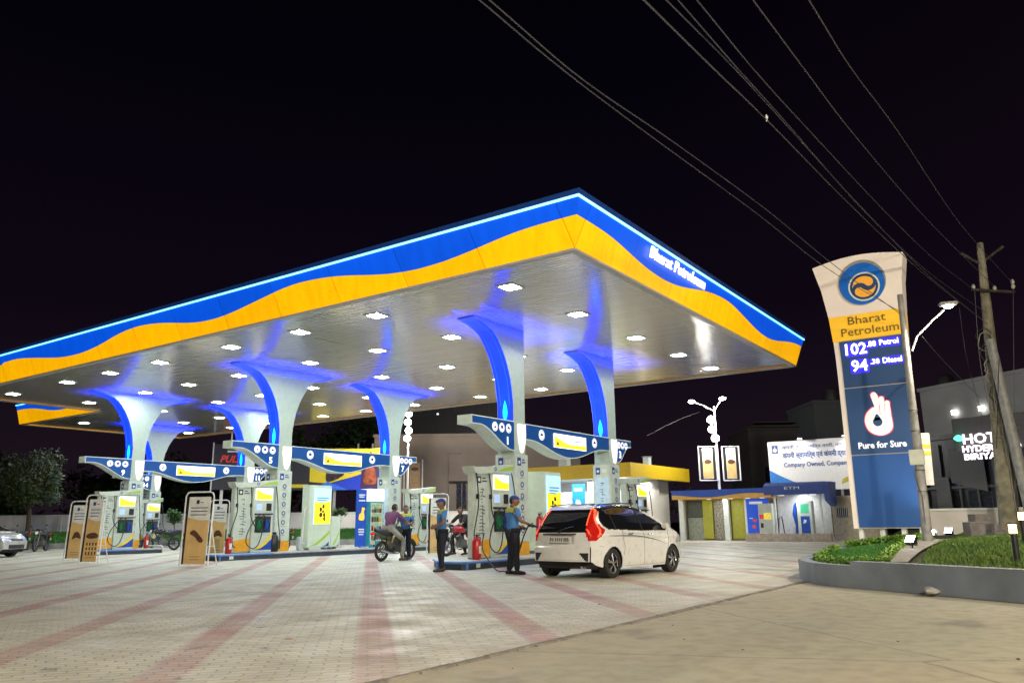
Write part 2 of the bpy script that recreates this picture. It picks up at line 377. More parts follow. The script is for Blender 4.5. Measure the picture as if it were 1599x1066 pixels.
# raised lip between pavers and road
rj = random.Random(2); q = MB(); x_ = -20.0
while x_ < 1.6:
    l_ = rj.uniform(.25, .6); d_ = rj.uniform(-.02, .025); q.box((x_, -3.955+d_, -.03), (min(1.62, x_+l_-.012), -3.88, .006+rj.uniform(0, .008))); x_ += l_
tagp(q.build('edge_kerb', mat('edge_strip', (.24, .22, .18), .8, noise=.25, bump=.5)), kind='structure')
def mk_fascia(name, col, st, ecol):
    m = bpy.data.materials.new(name); m.use_nodes = True; N = ND(m); b = N.n.nodes['Principled BSDF']
    g = N.node('ShaderNodeNewGeometry'); s = N.node('ShaderNodeSeparateXYZ'); N.link(g.outputs['Position'], s.inputs[0])
    a = N.m('ADD', s.outputs[0], s.outputs[1]); pp = N.m('PINGPONG', a, 1.22); seam = N.m('LESS_THAN', pp, .010)
    mp = N.node('ShaderNodeMapping'); N.link(g.outputs['Position'], mp.inputs[0]); mp.inputs['Scale'].default_value = (5, 5, .5)
    dirt = N.rng(N.noise(mp.outputs[0], 1.0, 6), .35, .75, 1.04, .88); pan = N.node('ShaderNodeTexWhiteNoise', noise_dimensions='1D'); N.link(N.m('FLOOR', N.m('DIVIDE', a, 2.44)), pan.inputs['W'])
    f = N.m('MULTIPLY', N.m('MULTIPLY', dirt, N.rng(pan.outputs[0], 0, 1, .93, 1.04)), N.m('SUBTRACT', 1, N.m('MULTIPLY', seam, .55)))
    b.inputs['Roughness'].default_value = .35
    for k, c in (('Base Color', col), ('Emission Color', ecol)):
        v = N.node('ShaderNodeVectorMath', operation='SCALE'); v.inputs[0].default_value = c; N.link(f, v.inputs['Scale']); N.link(v.outputs[0], b.inputs[k])
    b.inputs['Emission Strength'].default_value = st
    bp = N.node('ShaderNodeBump'); bp.inputs['Distance'].default_value = .03; bp.inputs['Strength'].default_value = .4; N.link(N.noise(g.outputs['Position'], .9, 3), bp.inputs['Height']); N.link(bp.outputs[0], b.inputs['Normal'])
    return m
# ================================================================ canopy
HC = 6.976; UX = 16.9; VY = 32.3
canopy = thing('fuel_canopy', 'long petrol station canopy with blue and yellow waved fascia and glossy slatted ceiling', 'canopy', (8.4, 16, 0))
q = MB(); q.prism([(.12, .12), (UX-.05, .12), (UX-.05, 40.8), (6.85, 40.8), (6.85, VY-.05), (.12, VY-.05)], HC, HC+.05)
ceiling = q.build('ceiling', ceilm, canopy)
q = MB(); q.prism([(.3, .3), (UX-.3, .3), (UX-.3, 40.5), (7.2, 40.5), (7.2, VY-.3), (.3, VY-.3)], HC+.07, HC+.9)
q.build('roof', mat('roof_deck', (.05, .05, .06), .7), canopy)
fy = mk_fascia('yellow_fascia', (.85, .42, .004), .8, (1, .47, .0))
fb = mk_fascia('blue_fascia', (.006, .06, .5), .62, (.0, .12, 1))
flip = mat('fascia_lip', (.01, .04, .16), .35, emit=.12, ecol=(.01, .08, .4))
led = mat('cyan_led', (.6, .8, 1), .3, emit=3.0, ecol=(.12, .50, 1), noise=0)
trimw = mat('fascia_trim', (.5, .5, .48), .4)
WV = [(-1, .69), (0, .68), (1.2, .67), (2.06, .58), (3, .45), (4, .37), (5.0, .38), (5.8, .47), (7.3, .72), (8.5, .80), (9.3, .79), (10.2, .68), (12.06, .44), (13.1, .39), (14.1, .46), (15.3, .66), (16.5, .78), (17.4, .78), (18.3, .70), (19.6, .48), (20.9, .37), (22.3, .40), (24.3, .64), (25.6, .78), (27, .76)]
def wave(s):
    if s > 27: s = 25.6+(s-25.6) % 8.5 - 17.0
    r = 0
    for k in (-2, -1, 0, 1, 2):
        x = s+k*.25
        for (a, b), (c, d) in zip(WV, WV[1:]):
            if a <= x <= c: t = (x-a)/(c-a); r += b+(d-b)*t; break
        else: r += WV[0][1] if x < 0 else WV[-1][1]
    return HC-.03+r/5
def fascia(P0, P1, out, s0, front=True):
    P0 = Vector(P0); P1 = Vector(P1); L = (P1-P0).length; d = (P1-P0)/L; out = Vector(out)
    n = max(8, int(L/.25)); lean = .28; z0 = HC-.02; zt = HC+1.0
    def P(s, z, o=0):
        k = (z-z0)/(zt-z0); q_ = P0+d*s+out*(lean*k+o); ex = (lean*k+o)
        if s <= 0: q_ = q_-d*ex*c0
        if s >= L: q_ = q_+d*ex*c1
        return (q_.x, q_.y, z)
    c0, c1 = (1, 1) if front else (0, 0)
    Y = MB(); B = MB()
    for i in range(n):
        a, b = L*i/n, L*(i+1)/n; wa, wb = wave(a+s0), wave(b+s0)
        Y.add([P(a, z0), P(b, z0), P(b, wb), P(a, wa)], [(0, 1, 2, 3)])
        B.add([P(a, wa, .012), P(b, wb, .012), P(b, zt, .012), P(a, zt, .012), P(a, wa, 0), P(b, wb, 0)], [(0, 1, 2, 3), (4, 5, 1, 0)])
    Y.build('yellow_fascia', fy, canopy); B.build('blue_fascia', fb, canopy)
    # led strip and lip over it, bottom trim
    def bar(z0_, z1_, o0, o1):
        m_ = MB(); v = [P(0, z0_, o0), P(L, z0_, o0), P(L, z0_, o1), P(0, z0_, o1), P(0, z1_, o0), P(L, z1_, o0), P(L, z1_, o1), P(0, z1_, o1)]
        return m_.add(v, [(0, 3, 2, 1), (4, 5, 6, 7), (0, 1, 5, 4), (1, 2, 6, 5), (2, 3, 7, 6), (3, 0, 4, 7)])
    bar(zt, zt+.045, .016, .045).build('led_strip', led, canopy)
    bar(zt+.055, zt+.16, -.06, .05).build('fascia_lip', flip, canopy)
    bar(z0-.05, z0-.004, -.16, .015).build('bottom_trim', trimw, canopy)
fascia((0, 0, 0), (0, VY, 0), (-1, 0, 0), 0)
fascia((0, 0, 0), (UX, 0, 0), (0, -1, 0), 0)
fascia((0, VY, 0), (6.7, VY, 0), (0, 1, 0), 32.3, False)
fascia((6.7, VY+.3, 0), (6.7, 41, 0), (-1, 0, 0), 35, False)
fascia((6.7, 41, 0), (UX, 41, 0), (0, 1, 0), 2, False)
fascia((UX, 0, 0), (UX, 41, 0), (1, 0, 0), 17, False)
# lettering on the near short side
M = frame((5.1, -.25, HC+.76), (1, 0, 0), (0, -.26, 1))
sgn = mat('letter_glow', (.9, .9, .9), .4, emit=1.1, ecol=(1, 1, 1), noise=0)
text('Bharat Petroleum', M, .42, sgn, canopy, 'lettering', w_=3.6, bold=.004, ext=.02, z=.03)
# downlights
LU = [1.6, 5.0, 8.75, 12.2, 15.4]; LV = [2.85, 7.55, 10.85, 14.3, 18.5, 21.9, 25.2, 30.0]
dl_frame = MB(); 
for a, b in (((-.27, -.27, -.02), (.27, -.21, .0)), ((-.27, .21, -.02), (.27, .27, .0)), ((-.27, -.21, -.02), (-.21, .21, 0)), ((.21, -.21, -.02), (.27, .21, 0))): dl_frame.box(a, b)
lamp_m = mat('downlight_diffuser', (.9, .9, .9), .4, emit=138, ecol=(.90, 1, .90), noise=0)
def put_light(u, v):
    global DL
    if DL is None:
        f = dl_frame.build('downlight', white, canopy, world=False); f.location = (u-8.4, v-16, HC-.003)
        d = MB().add([(-.21, -.21, -.012), (-.21, .21, -.012), (.21, .21, -.012), (.21, -.21, -.012)], [(0, 1, 2, 3)]).build('diffuser', lamp_m, f, world=False)
        DL = f
    else:
        f = DL.copy(); COL.objects.link(f); f.parent = canopy; f.location = (u-8.4, v-16, HC-.003)
        d = DL.children[0].copy(); COL.objects.link(d); d.parent = f
DL = None
for u in LU:
    for v in LV:
        if u == 5.0 and v in (999,): continue
        put_light(u, v)
for u in (8.75, 12.2, 15.4):
    for v in (33.4, 37.8): put_light(u, v)
# ---------------------------------------------------------------- columns (parts of the canopy)
glowb = mat('blue_uplight', (.02, .2, 1), .4, emit=9, ecol=(.0, .16, 1), noise=0)
stripb = mat('blue_led_line', (.02, .1, 1), .4, emit=4, ecol=(.005, .03, 1), noise=0)
colm = mat('column_paint', (.42, .51, .46), .35, noise=.04)
BLUE = (.008, .03, 1)
panb = mat('flare_blue_panel', (.01, .04, .55), .35, emit=.75, ecol=(.004, .05, 1), noise=.05, scale=2)
FT = [(2.35, 0), (2.0, .05), (1.6, .13), (1.2, .28), (.95, .41), (.72, .56), (.5, .73), (.35, .88), (.22, 1.06), (.12, 1.38), (.05, 1.66), (.012, 1.96)]   # drop below ceiling, reach
def column(u, v, left=True, right=True):
    """u,v = corner nearest the camera of the .6 x .6 shaft"""
    a, b, c, d = u, u+.6, v, v+.6
    z0, zt = 4.85, HC-.004
    prof = [(a, 3.0)]
    def arc(x, sg):
        p = []
        for dz, ox in FT: p.append((x+sg*ox, zt-dz-.02))
        return p
    L_ = arc(a, -1) if left else [(a, zt-.03)]
    R_ = arc(b, 1) if right else [(b, zt-.03)]
    prof += L_+[(L_[-1][0], zt), (R_[-1][0], zt)]+R_[::-1]+[(b, 3.0)]
    # split in columns so that no concave polygon is filled across the curve
    q = MB()
    q.box((a, c, .15), (b, d, zt))
    for A, X0 in ((L_ if left else None, a), (R_ if right else None, b)):
        if A is None: continue
        vs = []; fs = []
        for (x, z) in A: vs += [(x, c, z), (x, c, zt), (x, d, z), (x, d, zt)]
        for i in range(len(A)-1):
            k = 4*i; fs += [(k, k+4, k+5, k+1), (k+2, k+3, k+7, k+6), (k, k+2, k+6, k+4)]
        k = 4*(len(A)-1); fs.append((k, k+2, k+3, k+1))
        if X0 == a: fs = [f[::-1] for f in fs]
        q.add(vs, fs)
    co = q.build('column', colm, canopy)
    # cladding box round the foot, orange plinth
    cx = MB(); cx.box((a-.05, c-.06, .56), (b+.05, d+.06, 3.12), .015); cl = cx.build('cladding', offw, co, smooth=True)
    MB().box((a-.055, c-.065, .19), (b+.055, d+.065, .555)).build('plinth', orange, co)
    # blue light drop and curved led lines on the long faces
    for sg, X0, ok in ((-1, a, left), (1, b, right)):
        n_ = 16; pts = []
        for i in range(n_):
            t = i/(n_-1); pts.append((.10*sin(pi*min(1, t*1.0))**.8*(1-t*.55), 4.13+.62*t))
        F = frame((X0+sg*.004, (c+d)/2, 0), (0, sg, 0), (0, 0, 1))
        g_ = MB(F); g_.prism([(p, z) for p, z in pts]+[(-p, z) for p, z in pts[::-1]][1:-1], 0, .03); g_.build('uplight', glowb, co)
        area('blue_uplight_lamp', (X0+sg*.16, (c+d)/2, 4.2), .3, 130, BLUE, (sg*.12, 0, 1), canopy, spread=radians(75))
        if ok:
            bp_ = MB(); vs = []
            for k in range(13):
                x_, z_ = (X0+sg*.006, 4.1) if k == 0 else (X0+sg*(FT[k-1][1]+.006), zt-FT[k-1][0]-.026)
                vs += [(x_, c+.015, z_), (x_, d-.015, z_)]
            fs = [(2*k, 2*k+1, 2*k+3, 2*k+2) for k in range(12)]; bp_.add(vs, [f[::-1] for f in fs] if sg > 0 else fs); bp_.build('lit_blue_panel', panb, co)
            s_ = MB()
            for off in (.13, .47):
                p = [(X0+sg*(ox+.012), c+off, zt-dz-.034) for dz, ox in FT]
                s_.tube(p, .008, 5)
            s_.build('led_line', stripb, co)
            tip = X0+sg*2.0
            pass
    xa, xb = (a-1.9 if left else a), (b+1.9 if right else b+.9)
    for yy in (c-.22, d+.22):
        al = area('flare_strip_lamp', ((xa+xb)/2, yy, 6.62), xb-xa, 150, (.002, .008, 1), (0, 0, 1), canopy, sy=.05, spread=radians(150)); al.rotation_euler = (pi, 0, 0)
    # white leaf-shaped light on the front face above the sign line
    F = frame(((a+b)/2+.06, c-.002, 0), (1, 0, 0), (0, 0, 1)); g_ = MB(F)
    g_.prism([(-.17, 4.03), (.21, 4.03), (.22, 3.7), (.17, 3.4), (.07, 3.2), (.02, 3.16), (-.05, 3.22), (-.13, 3.5), (-.17, 3.8)], .0, .05)
    lf = g_.build('lit_leaf', mat('lit_leaf', (.8, .7, .68), .4, emit=.85, ecol=(1, .88, .86), noise=.02), co)
    # badges
    bd = MB(frame(((a+b)/2, c-.062, 0), (1, 0, 0), (0, 0, 1))); rg = MB(bd.M)
    bd.prism([(-.22, 2.78), (-.04, 2.78), (-.04, 3.02), (-.22, 3.02)], 0, .005); bd.prism([(.02, 2.86), (.2, 2.86), (.2, 2.90), (.02, 2.90)], 0, .005); bd.prism([(.02, 2.94), (.16, 2.94), (.16, 2.975), (.02, 2.975)], 0, .005)
    for k in range(6):
        z = 2.55-.33*k
        ring2(bd, .02, z, .085, .05, 0)
        bd.prism([(-.07, z-.135), (.11, z-.135), (.11, z-.12), (-.07, z-.12)], 0, .004)
    bd.build('badge_print', inkb, co)
    q2 = MB(frame(((a+b)/2, c-.068, 0), (1, 0, 0), (0, 0, 1))); disc(q2, -.13, 2.88, .05, 0); q2.build('badge_print', white, co)
    q3 = MB(frame((a-.052, (c+d)/2, 0), (0, -1, 0), (0, 0, 1))); q3.prism([(-.24, 2.78), (-.06, 2.78), (-.06, 3.02), (-.24, 3.02)], 0, .005); q3.build('badge_print', inkb, co)
    q3 = MB(frame((a-.056, (c+d)/2, 0), (0, -1, 0), (0, 0, 1))); disc(q3, -.15, 2.89, .05, 0); q3.prism([(.02, 2.84), (.22, 2.84), (.22, 2.96), (.02, 2.96)], 0, .003); q3.build('badge_print', white, co)
    # pale blue writing panel with turned lettering on the long face
    q4 = MB(frame((a-.052, (c+d)/2, 0), (0, -1, 0), (0, 0, 1))); q4.prism([(-.28, .62), (.28, .62), (.28, 2.66), (-.28, 2.66)], 0, .003); q4.build('writing_panel', litlb2, co)
    sc_ = MB(frame((a-.056, (c+d)/2, 0), (0, -1, 0), (0, 0, 1))); scribble(sc_, -.12, .12, 2.5, .8, .085); sc_.build('lettering', ink, co)
    return co
def scribble(q, x0, x1, za, zb, step, h=.004, rnd=random.Random(3)):
    """turned, illegible script: short strokes hanging from a broken upright bar"""
    z = za
    while z > zb:
        xm = x0+(x1-x0)*.55
        if rnd.random() < .8: q.prism([(xm, z-step*.95), (xm+.014, z-step*.95), (xm+.014, z), (xm, z)], 0, h)
        a_ = rnd.uniform(x0, xm-.03); q.prism([(a_, z-step*.5), (xm, z-step*.35), (xm, z-step*.15), (a_, z-step*.3)], 0, h)
        if rnd.random() < .5: a_ = rnd.uniform(xm+.04, x1); q.prism([(xm, z-step*.2), (a_, z-step*.5), (a_, z-step*.75), (xm, z-step*.4)], 0, h)
        z -= step*(1.0 if rnd.random() < .8 else 1.7)
def ring2(q, x, y, r, r2, z, h=.005, n=20):
    for i in range(n):
        t, t2 = 2*pi*i/n, 2*pi*(i+1)/n
        q.prism([(x+r*cos(t), y+r*sin(t)), (x+r*cos(t2), y+r*sin(t2)), (x+r2*cos(t2), y+r2*sin(t2)), (x+r2*cos(t), y+r2*sin(t))], z, z+h)
litlb2 = mat('pale_blue_panel', (.48, .62, .74), .4, emit=.12, ecol=(.5, .75, 1))
ROWS = {1: 5.33, 2: 16.13, 3: 26.21, 4: 35.83}; U1, U2c = 5.25, 11.24
column(U1, ROWS[1], True, False); column(U2c, ROWS[1], True, False)
for r_ in (2, 3): column(U1, ROWS[r_]); column(U2c, ROWS[r_])
column(12.0, ROWS[4])
# ================================================================ pump islands
def rrect(x0, y0, x1, y1, r, n=6):
    o = []
    for cx, cy, a0 in ((x1-r, y1-r, 0), (x0+r, y1-r, 90), (x0+r, y0+r, 180), (x1-r, y0+r, 270)):
        for k in range(n+1):
            t = radians(a0+90*k/n); o.append((cx+r*cos(t), cy+r*sin(t)))
    return o
def island(label, x0, x1, y0, y1, rail=True):
    t = thing('pump_island', label, 'pump island', ((x0+x1)/2, (y0+y1)/2, 0), group='pump islands under the canopy')
    def out(g): return [(x1-g, y0+g), (x1-g, y1-g), (x0+1.15, y1-g), (x0+.25, y0+1.05), (x0+g, y0+.85), (x0+g, y0+.1), (x0+.1, y0+g)]
    MB().prism(out(0), .0, .15).build('kerb', kerbd, t)
    MB().prism(out(.03), .151, .196).build('paved_top', mat('island_top', (.46, .48, .46), .5, noise=.12), t)
    # blue steel edging at the near end
    P = [(min(x0+2.2, x1), y0-.012), (x0+.1, y0-.012), (x0-.012, y0+.1), (x0-.012, y0+.85), (x0+.24, y0+1.07), (x0+1.13, y1)]; q = MB(); q.tube([(a, b, .172) for a, b in P], .034, 6); q.build('edging', kerbb, t)
    for a, b in P[1:4:2]: q = MB(); q.tube([(a, b, 0), (a, b, .17)], .035, 6); q.build('edging_post', kerbb, t)
    if rail:
        for x in ((x1+.12,)):
            r = MB(); r.tube([(x, y0+.15, 0), (x, y0+.15, .22), (x, y0+.25, .3), (x, y1-.25, .3), (x, y1-.15, .22), (x, y1-.15, 0)], .03, 8)
            r.build('guard_rail', kerbb if x < x0 else steelw, t, smooth=True)
        MB(frame((x0+.55, y0-.003, 0), (1, 0, 0), (0, 0, 1))).prism([(-.08, .04), (.08, .04), (.08, .15), (-.08, .15)], 0, .01).build('reflector', white, t)
    return t
island('pump island with blue edging beside the white hatchback at pump number 1', 1.45, 13.6, 4.2, 6.15)
island('long pump island of pumps number 5 and 7 behind the motorcycle rider', 2.1, 13.8, 15.0, 16.95)
island('short pump island with dark kerb carrying pump number 9', 3.0, 6.4, 25.1, 27.0)
island('pump island with a dark kerb under the far column number 11', 10.3, 13.2, 25.1, 27.0, False)
island('farthest pump island with dark kerb at pump number 14', 10.6, 13.3, 34.7, 36.7)
# ---------------------------------------------------------------- overhead wing signs
def icon(q, q2, x, z, r, kind, dz=0):
    """white disc with a ring and a small vehicle pictogram"""
    T = q2; q, q2 = MB(q.M), MB(q.M)
    disc(q, x, z, r, dz); ring2(q2, x, z, r*.9, r*.74, dz+.004, .002)
    k = r*.55
    if kind == 0: P = [(-k, -.35*k), (k, -.35*k), (k, .1*k), (.6*k, .25*k), (.35*k, .75*k), (-.5*k, .75*k), (-.75*k, .2*k), (-k, .1*k)]
    elif kind == 1: P = [(-.8*k, -.5*k), (.8*k, -.5*k), (.8*k, .6*k), (.5*k, .85*k), (-.5*k, .85*k), (-.8*k, .6*k)]
    elif kind == 2: P = [(-k, -.3*k), (-.2*k, .1*k), (.1*k, .6*k), (.5*k, .7*k), (.4*k, .2*k), (k, -.2*k), (.6*k, -.6*k), (-.6*k, -.6*k)]
    else: P = [(-.3*k, -.9*k), (.3*k, -.9*k), (.55*k, -.2*k), (.15*k, .9*k), (-.15*k, .4*k), (-.5*k, -.1*k)]
    q2.prism([(x+a, z+b) for a, b in P], dz+.004, dz+.007); d_ = q.build('icon_disc', litw, T); q2.build('icon_print', inkb, d_)
def wing_sign(label, u0, u1, v, nums, kinds, beam=True, rightw=True):
    t = thing('overhead_wing_sign', label, 'sign', (u0, v+.3, 3.1), group='blue wing signs over the pump islands')
    F = frame((0, v-.02, 0), (1, 0, 0), (0, 0, 1)); dep = .5
    def slab(name, top, bot):
        """top and bottom polylines share their x; white shell with a blue face"""
        S = MB(); B = MB(F)
        vs = []
        for (x, z1), (x_, z0) in zip(top, bot): vs += [(x, v, z0), (x, v, z1), (x, v+dep, z0), (x, v+dep, z1)]
        n = len(top); fs = []
        for i in range(n-1):
            k = 4*i; fs += [(k, k+4, k+5, k+1), (k+2, k+3, k+7, k+6), (k+1, k+5, k+7, k+3), (k, k+2, k+6, k+4)]
        fs += [(0, 1, 3, 2), (4*n-4, 4*n-2, 4*n-1, 4*n-3)]
        S.add(vs, fs); sh = S.build(name, offw, t)
        f2 = MB(); vs = []
        g = .045
        for i, ((x, z1), (x_, z0)) in enumerate(zip(top, bot)):
            xx = x+(g if i == 0 and name == 'wing' and top[0][0] < u0 else 0)-(g if i == n-1 and name == 'wing' and top[-1][0] > u1 else 0)
            vs += [(xx, v-.012, z0+.03), (xx, v-.012, z1-.03)]
        f2.add(vs, [(2*i, 2*i+2, 2*i+3, 2*i+1) for i in range(n-1)]); f2.build('face_panel', bluep, sh)
        e = MB(); e.tube([(x, v-.012, z-.02) for x, z in top], .014, 4); e.tube([(x, v-.012, z+.02) for x, z in bot], .014, 4)
        e.build('white_edge', litw2, sh)
        return sh
    N = 14
    W = MB(F); K = t
    # left wing
    L = 2.08
    xs = [u0-L+L*i/N for i in range(N+1)]
    def sm(t): t = max(0, min(1, t)); return t*t*(3-2*t)
    top = [(x, 4.10) for x in xs]; bot = [(x, 3.84-.64*sm(((x-(u0-L))/L-.18)/.8)) for x in xs]
    s1 = slab('wing', top, bot)
    for k in range(3): icon(W, K, u0-.98+.345*k, 3.85, .135, kinds[k], .0)
    tx = frame((u0-.36, v-.02, 3.47), (1, 0, 0), (0, 0, 1)); text(nums[0], tx, .32, litw, s1, 'pump_number', bold=.008)
    if beam:
        a, b = u0+.6, u1
        xs = [a+(b-a)*i/24 for i in range(25)]
        top = [(x, 4.08) for x in xs]
        bot = [(x, 3.58-.42*sin(pi*min(1, max(0, ((x-a)/(b-a)-.06)/.84)))**1.6) for x in xs]
        s2 = slab('beam', top, bot)
        F2 = MB(F); Y2 = MB(F); R2_ = MB(F)
        for xk in (.17, .80): icon(W, K, a+(b-a)*xk, 3.80, .165, kinds[3], 0)
        x0, x1 = a+(b-a)*.30, a+(b-a)*.68
        F2.prism([(x0, 3.47), (x1, 3.47), (x1, 3.92), (x0, 3.92)], 0, .03); F2.build('lit_panel', mat('lit_panel_white', (.85, .85, .8), .4, emit=1.25, ecol=(1, .98, .88), noise=.02), s2)
        pts = [(x0+.02, 3.49), (x1-.02, 3.49), (x1-.02, 3.63), ((x0+x1)/2, 3.60), (x0+.3*(x1-x0), 3.66), (x0+.02, 3.84)]
        Y2.prism(pts, .031, .034); Y2.build('lit_panel_print', lity, s2)
        R2_.prism([(x0+.1, 3.55), (x0+.3, 3.55), (x0+.2, 3.70)], .035, .037); R3_ = MB(F); R3_.prism([(x0+1.0, 3.72), (x1-.2, 3.73), (x1-.2, 3.755), (x0+1.0, 3.745)], .032, .034); R3_.build('lit_panel_print', inkb, s2); R2_.build('lit_panel_print', mat('brown_print', (.35, .13, .02), .5, emit=.12), s2)
    if rightw:
        L = 1.15 if len(nums) > 1 else 1.0
        a = u1+.6; xs = [a+L*i/N for i in range(N+1)]
        top = [(x, 4.08) for x in xs]; bot = [(x, 3.20+.62*sm(((x-a)/L-.05)/.8)) for x in xs]
        s3 = slab('wing', top, bot)
        for k in range(3): icon(W, K, a+.16+.28*k, 3.86, .13, kinds[k], .0)
        if nums[1]: text(nums[1], frame((a+.22, v-.02, 3.5), (1, 0, 0), (0, 0, 1)), .34, litw, s3, 'pump_number', bold=.008)
    return t
litw2 = mat('white_edge_paint', (.7, .75, .75), .4, emit=.15)
wing_sign('blue wing sign numbered 1 reaching over the white hatchback', U1, U2c, ROWS[1], ('1', '3'), (2, 1, 0, 0))
wing_sign('blue wing sign numbered 5 at the left end and 7 at the right end', U1, U2c, ROWS[2], ('5', '7'), (2, 1, 0, 1))
wing_sign('blue wing sign numbered 9, leftmost and lowest in the photo', U1, U2c, ROWS[3], ('9', '11'), (3, 1, 0, 3))
wing_sign('blue wing sign numbered 14 half hidden behind sign number 9', 12.0, 17.0, ROWS[4], ('14', ''), (0, 1, 0, 0), beam=False, rightw=False)
# ---------------------------------------------------------------- fuel dispensers
def dispenser(label, x, y, scale=1.0, detail=True):
    t = thing('fuel_dispenser', label, 'fuel dispenser', (x, y, .2), group='fuel dispensers on the pump islands')
    B = lambda: MB()
    def bb(n, m, *bx, bev=0, p=t): return b_(n, m, p, *bx, bev=bev, world=False)
    # total width 1.7, depth .62; front looks along -y
    bb('totem_panel', offw, ((0, .02, 0), (.72, .24, 2.3)), bev=.02)
    bb('cabinet', offw, ((.75, 0, 0), (1.66, .52, 2.28)), bev=.02)
    bb('base', dark, ((.02, .03, -.004), (1.64, .23, .07)), ((.78, .23, -.004), (1.64, .5, .07)))
    # curved cap
    q = B(); top = [(-.1, 2.42), (.0, 2.40), (.5, 2.43), (1.1, 2.48), (1.75, 2.56)]; bot = [(1.75, 2.34), (1.1, 2.29), (.5, 2.24), (.12, 2.2), (-.02, 2.26)]
    q.prism([(a, b) for a, b in (top+bot)], -.05, .36, 'y'); q.build('cap', offw, t, world=False)
    F = Matrix(((1, 0, 0, 0), (0, 0, -1, 0), (0, 1, 0, 0), (0, 0, 0, 1)))     # x right, y up, z towards -y
    def FM(yy): M = F.copy(); M.translation = (0, yy, 0); return M
    q = MB(FM(-.052)); q.prism([(1.0, 2.33), (1.74, 2.38), (1.74, 2.50), (1.3, 2.42)], 0, .004); q.build('cap_print', lime, t, world=False)
    q = MB(FM(-.052)); ring2(q, .9, 2.38, .055, .035, 0); q.build('cap_print', inkb, t, world=False)
    # screen, display, keypad, shelf
    q = MB(FM(-.004)); q.prism([(.86, 1.82), (1.56, 1.82), (1.56, 2.22), (.86, 2.22)], 0, .03); s = q.build('lit_screen', litw, t, world=False)
    q = MB(FM(-.036)); q.prism([(.87, 1.83), (1.55, 1.83), (1.55, 2.0), (1.3, 2.02), (1.05, 2.1), (.87, 2.2)], 0, .003); q.build('screen_print', lity, s, world=False)
    bb('display', mat('display_glass', (.35, .45, .6), .2, emit=.6, ecol=(.4, .6, 1)), ((.9, -.02, 1.46), (1.14, 0, 1.68)))
    bb('keypad', dark, ((1.34, -.025, 1.44), (1.55, 0, 1.7)), bev=.006)
    bb('shelf', dark, ((.84, -.1, 1.3), (1.58, 0, 1.345)), bev=.006)
    bb('nozzle_bay', mat('bay_black', (.03, .035, .035), .5), ((.88, -.01, .68), (1.56, .0, 1.24)))
    def nozzle(x0, m):
        r = MB(); r.box((x0, -.12, .74), (x0+.2, -.012, 1.12), .02)
        n = r.build('nozzle', m, t, world=False, smooth=True)
        h = MB(); h.tube([(x0+.1, -.11, 1.1), (x0+.1, -.2, 1.0), (x0+.1, -.2, .84), (x0+.1, -.1, .78)], .022, 6); h.build('nozzle_handle', dark, n, world=False, smooth=True)
    nozzle(.94, greenp); nozzle(1.26, nozb)
    # swoosh on the lower cabinet
    def sw(pts, m, dz):
        q = MB(FM(-.003-dz)); q.prism(pts, 0, .003); q.build('swoosh_print', m, t, world=False)
    sw([(.9, .08), (1.64, .08), (1.64, .45), (1.4, .26), (1.15, .15)], nozb, 0)
    sw([(.95, .09), (1.2, .15), (1.42, .28), (1.62, .5), (1.64, .72), (1.45, .48), (1.25, .3), (1.0, .18)], mat('swoosh_yellow', (.8, .6, .05), .4, noise=0), .004)
    q = MB(FM(-.003)); q.prism([(.06, .06), (.68, .06), (.68, .5), (.06, .42)], 0, .003); q.build('swoosh_print', orange, t, world=False)
    # badge and turned script on the totem
    q = MB(FM(.016)); q.prism([(.14, 1.98), (.32, 1.98), (.32, 2.16), (.14, 2.16)], 0, .004); q.prism([(.38, 2.02), (.58, 2.02), (.58, 2.05), (.38, 2.05)], 0, .004); q.prism([(.38, 2.1), (.52, 2.1), (.52, 2.13), (.38, 2.13)], 0, .004); q.build('badge_print', ink, t, world=False)
    q = MB(FM(.010)); disc(q, .23, 2.07, .05, 0, h=.003); q.build('badge_print', white, t, world=False)
    q = MB(FM(.016)); scribble(q, .22, .52, 1.85, .62, .09); q.build('lettering', ink, t, world=False)
    # hoses
    if detail:
        def hose(pts, n='hose', r=.017):
            P = [Vector(p) for p in pts]; out = []
            for i in range(len(P)-1):
                p0, p1, p2, p3 = P[max(i-1, 0)], P[i], P[i+1], P[min(i+2, len(P)-1)]
                for s_ in range(6):
                    t_ = s_/6; out.append(.5*((2*p1)+(p2-p0)*t_+(2*p0-5*p1+4*p2-p3)*t_*t_+(3*p1-p0-3*p2+p3)*t_**3))
            out.append(P[-1]); MB().tube(out, r, 7).build(n, rubber, t, world=False, smooth=True)
        hose([(.04, -.03, 2.25), (.02, -.1, 1.9), (.03, -.12, 1.4), (-.12, -.16, 1.0), (-.24, -.18, .6), (-.1, -.18, .25), (.05, -.12, .2)])
        hose([(.62, -.03, 2.25), (.6, -.12, 1.8), (.56, -.16, 1.3), (.7, -.2, .95), (.95, -.22, .72), (1.15, -.2, .8), (1.2, -.18, 1.1), (1.05, -.18, 1.32), (.8, -.2, 1.2), (.45, -.24, .75), (.4, -.22, .35), (.7, -.2, .14), (.95, -.18, .3), (1.1, -.16, .75)])
        hose([(1.72, -.02, 2.3), (1.76, -.1, 1.7), (1.8, -.12, 1.1), (1.9, -.14, .5), (1.92, -.12, .1)])
        for hx in (.02, .6): b_('hose_clamp', dark, t, ((hx-.03, -.14, 1.55), (hx+.03, -.06, 1.68)), world=False, bev=.01)
    return t
dispenser('fuel dispenser with lit yellow screen between two attendants beside column number 1', 2.82, 4.95)
dispenser('fuel dispenser of pump 3 behind the roof of the white hatchback', 11.75, 4.95)
dispenser('fuel dispenser left of column number 5, red extinguisher at its foot', 3.2, 15.75)
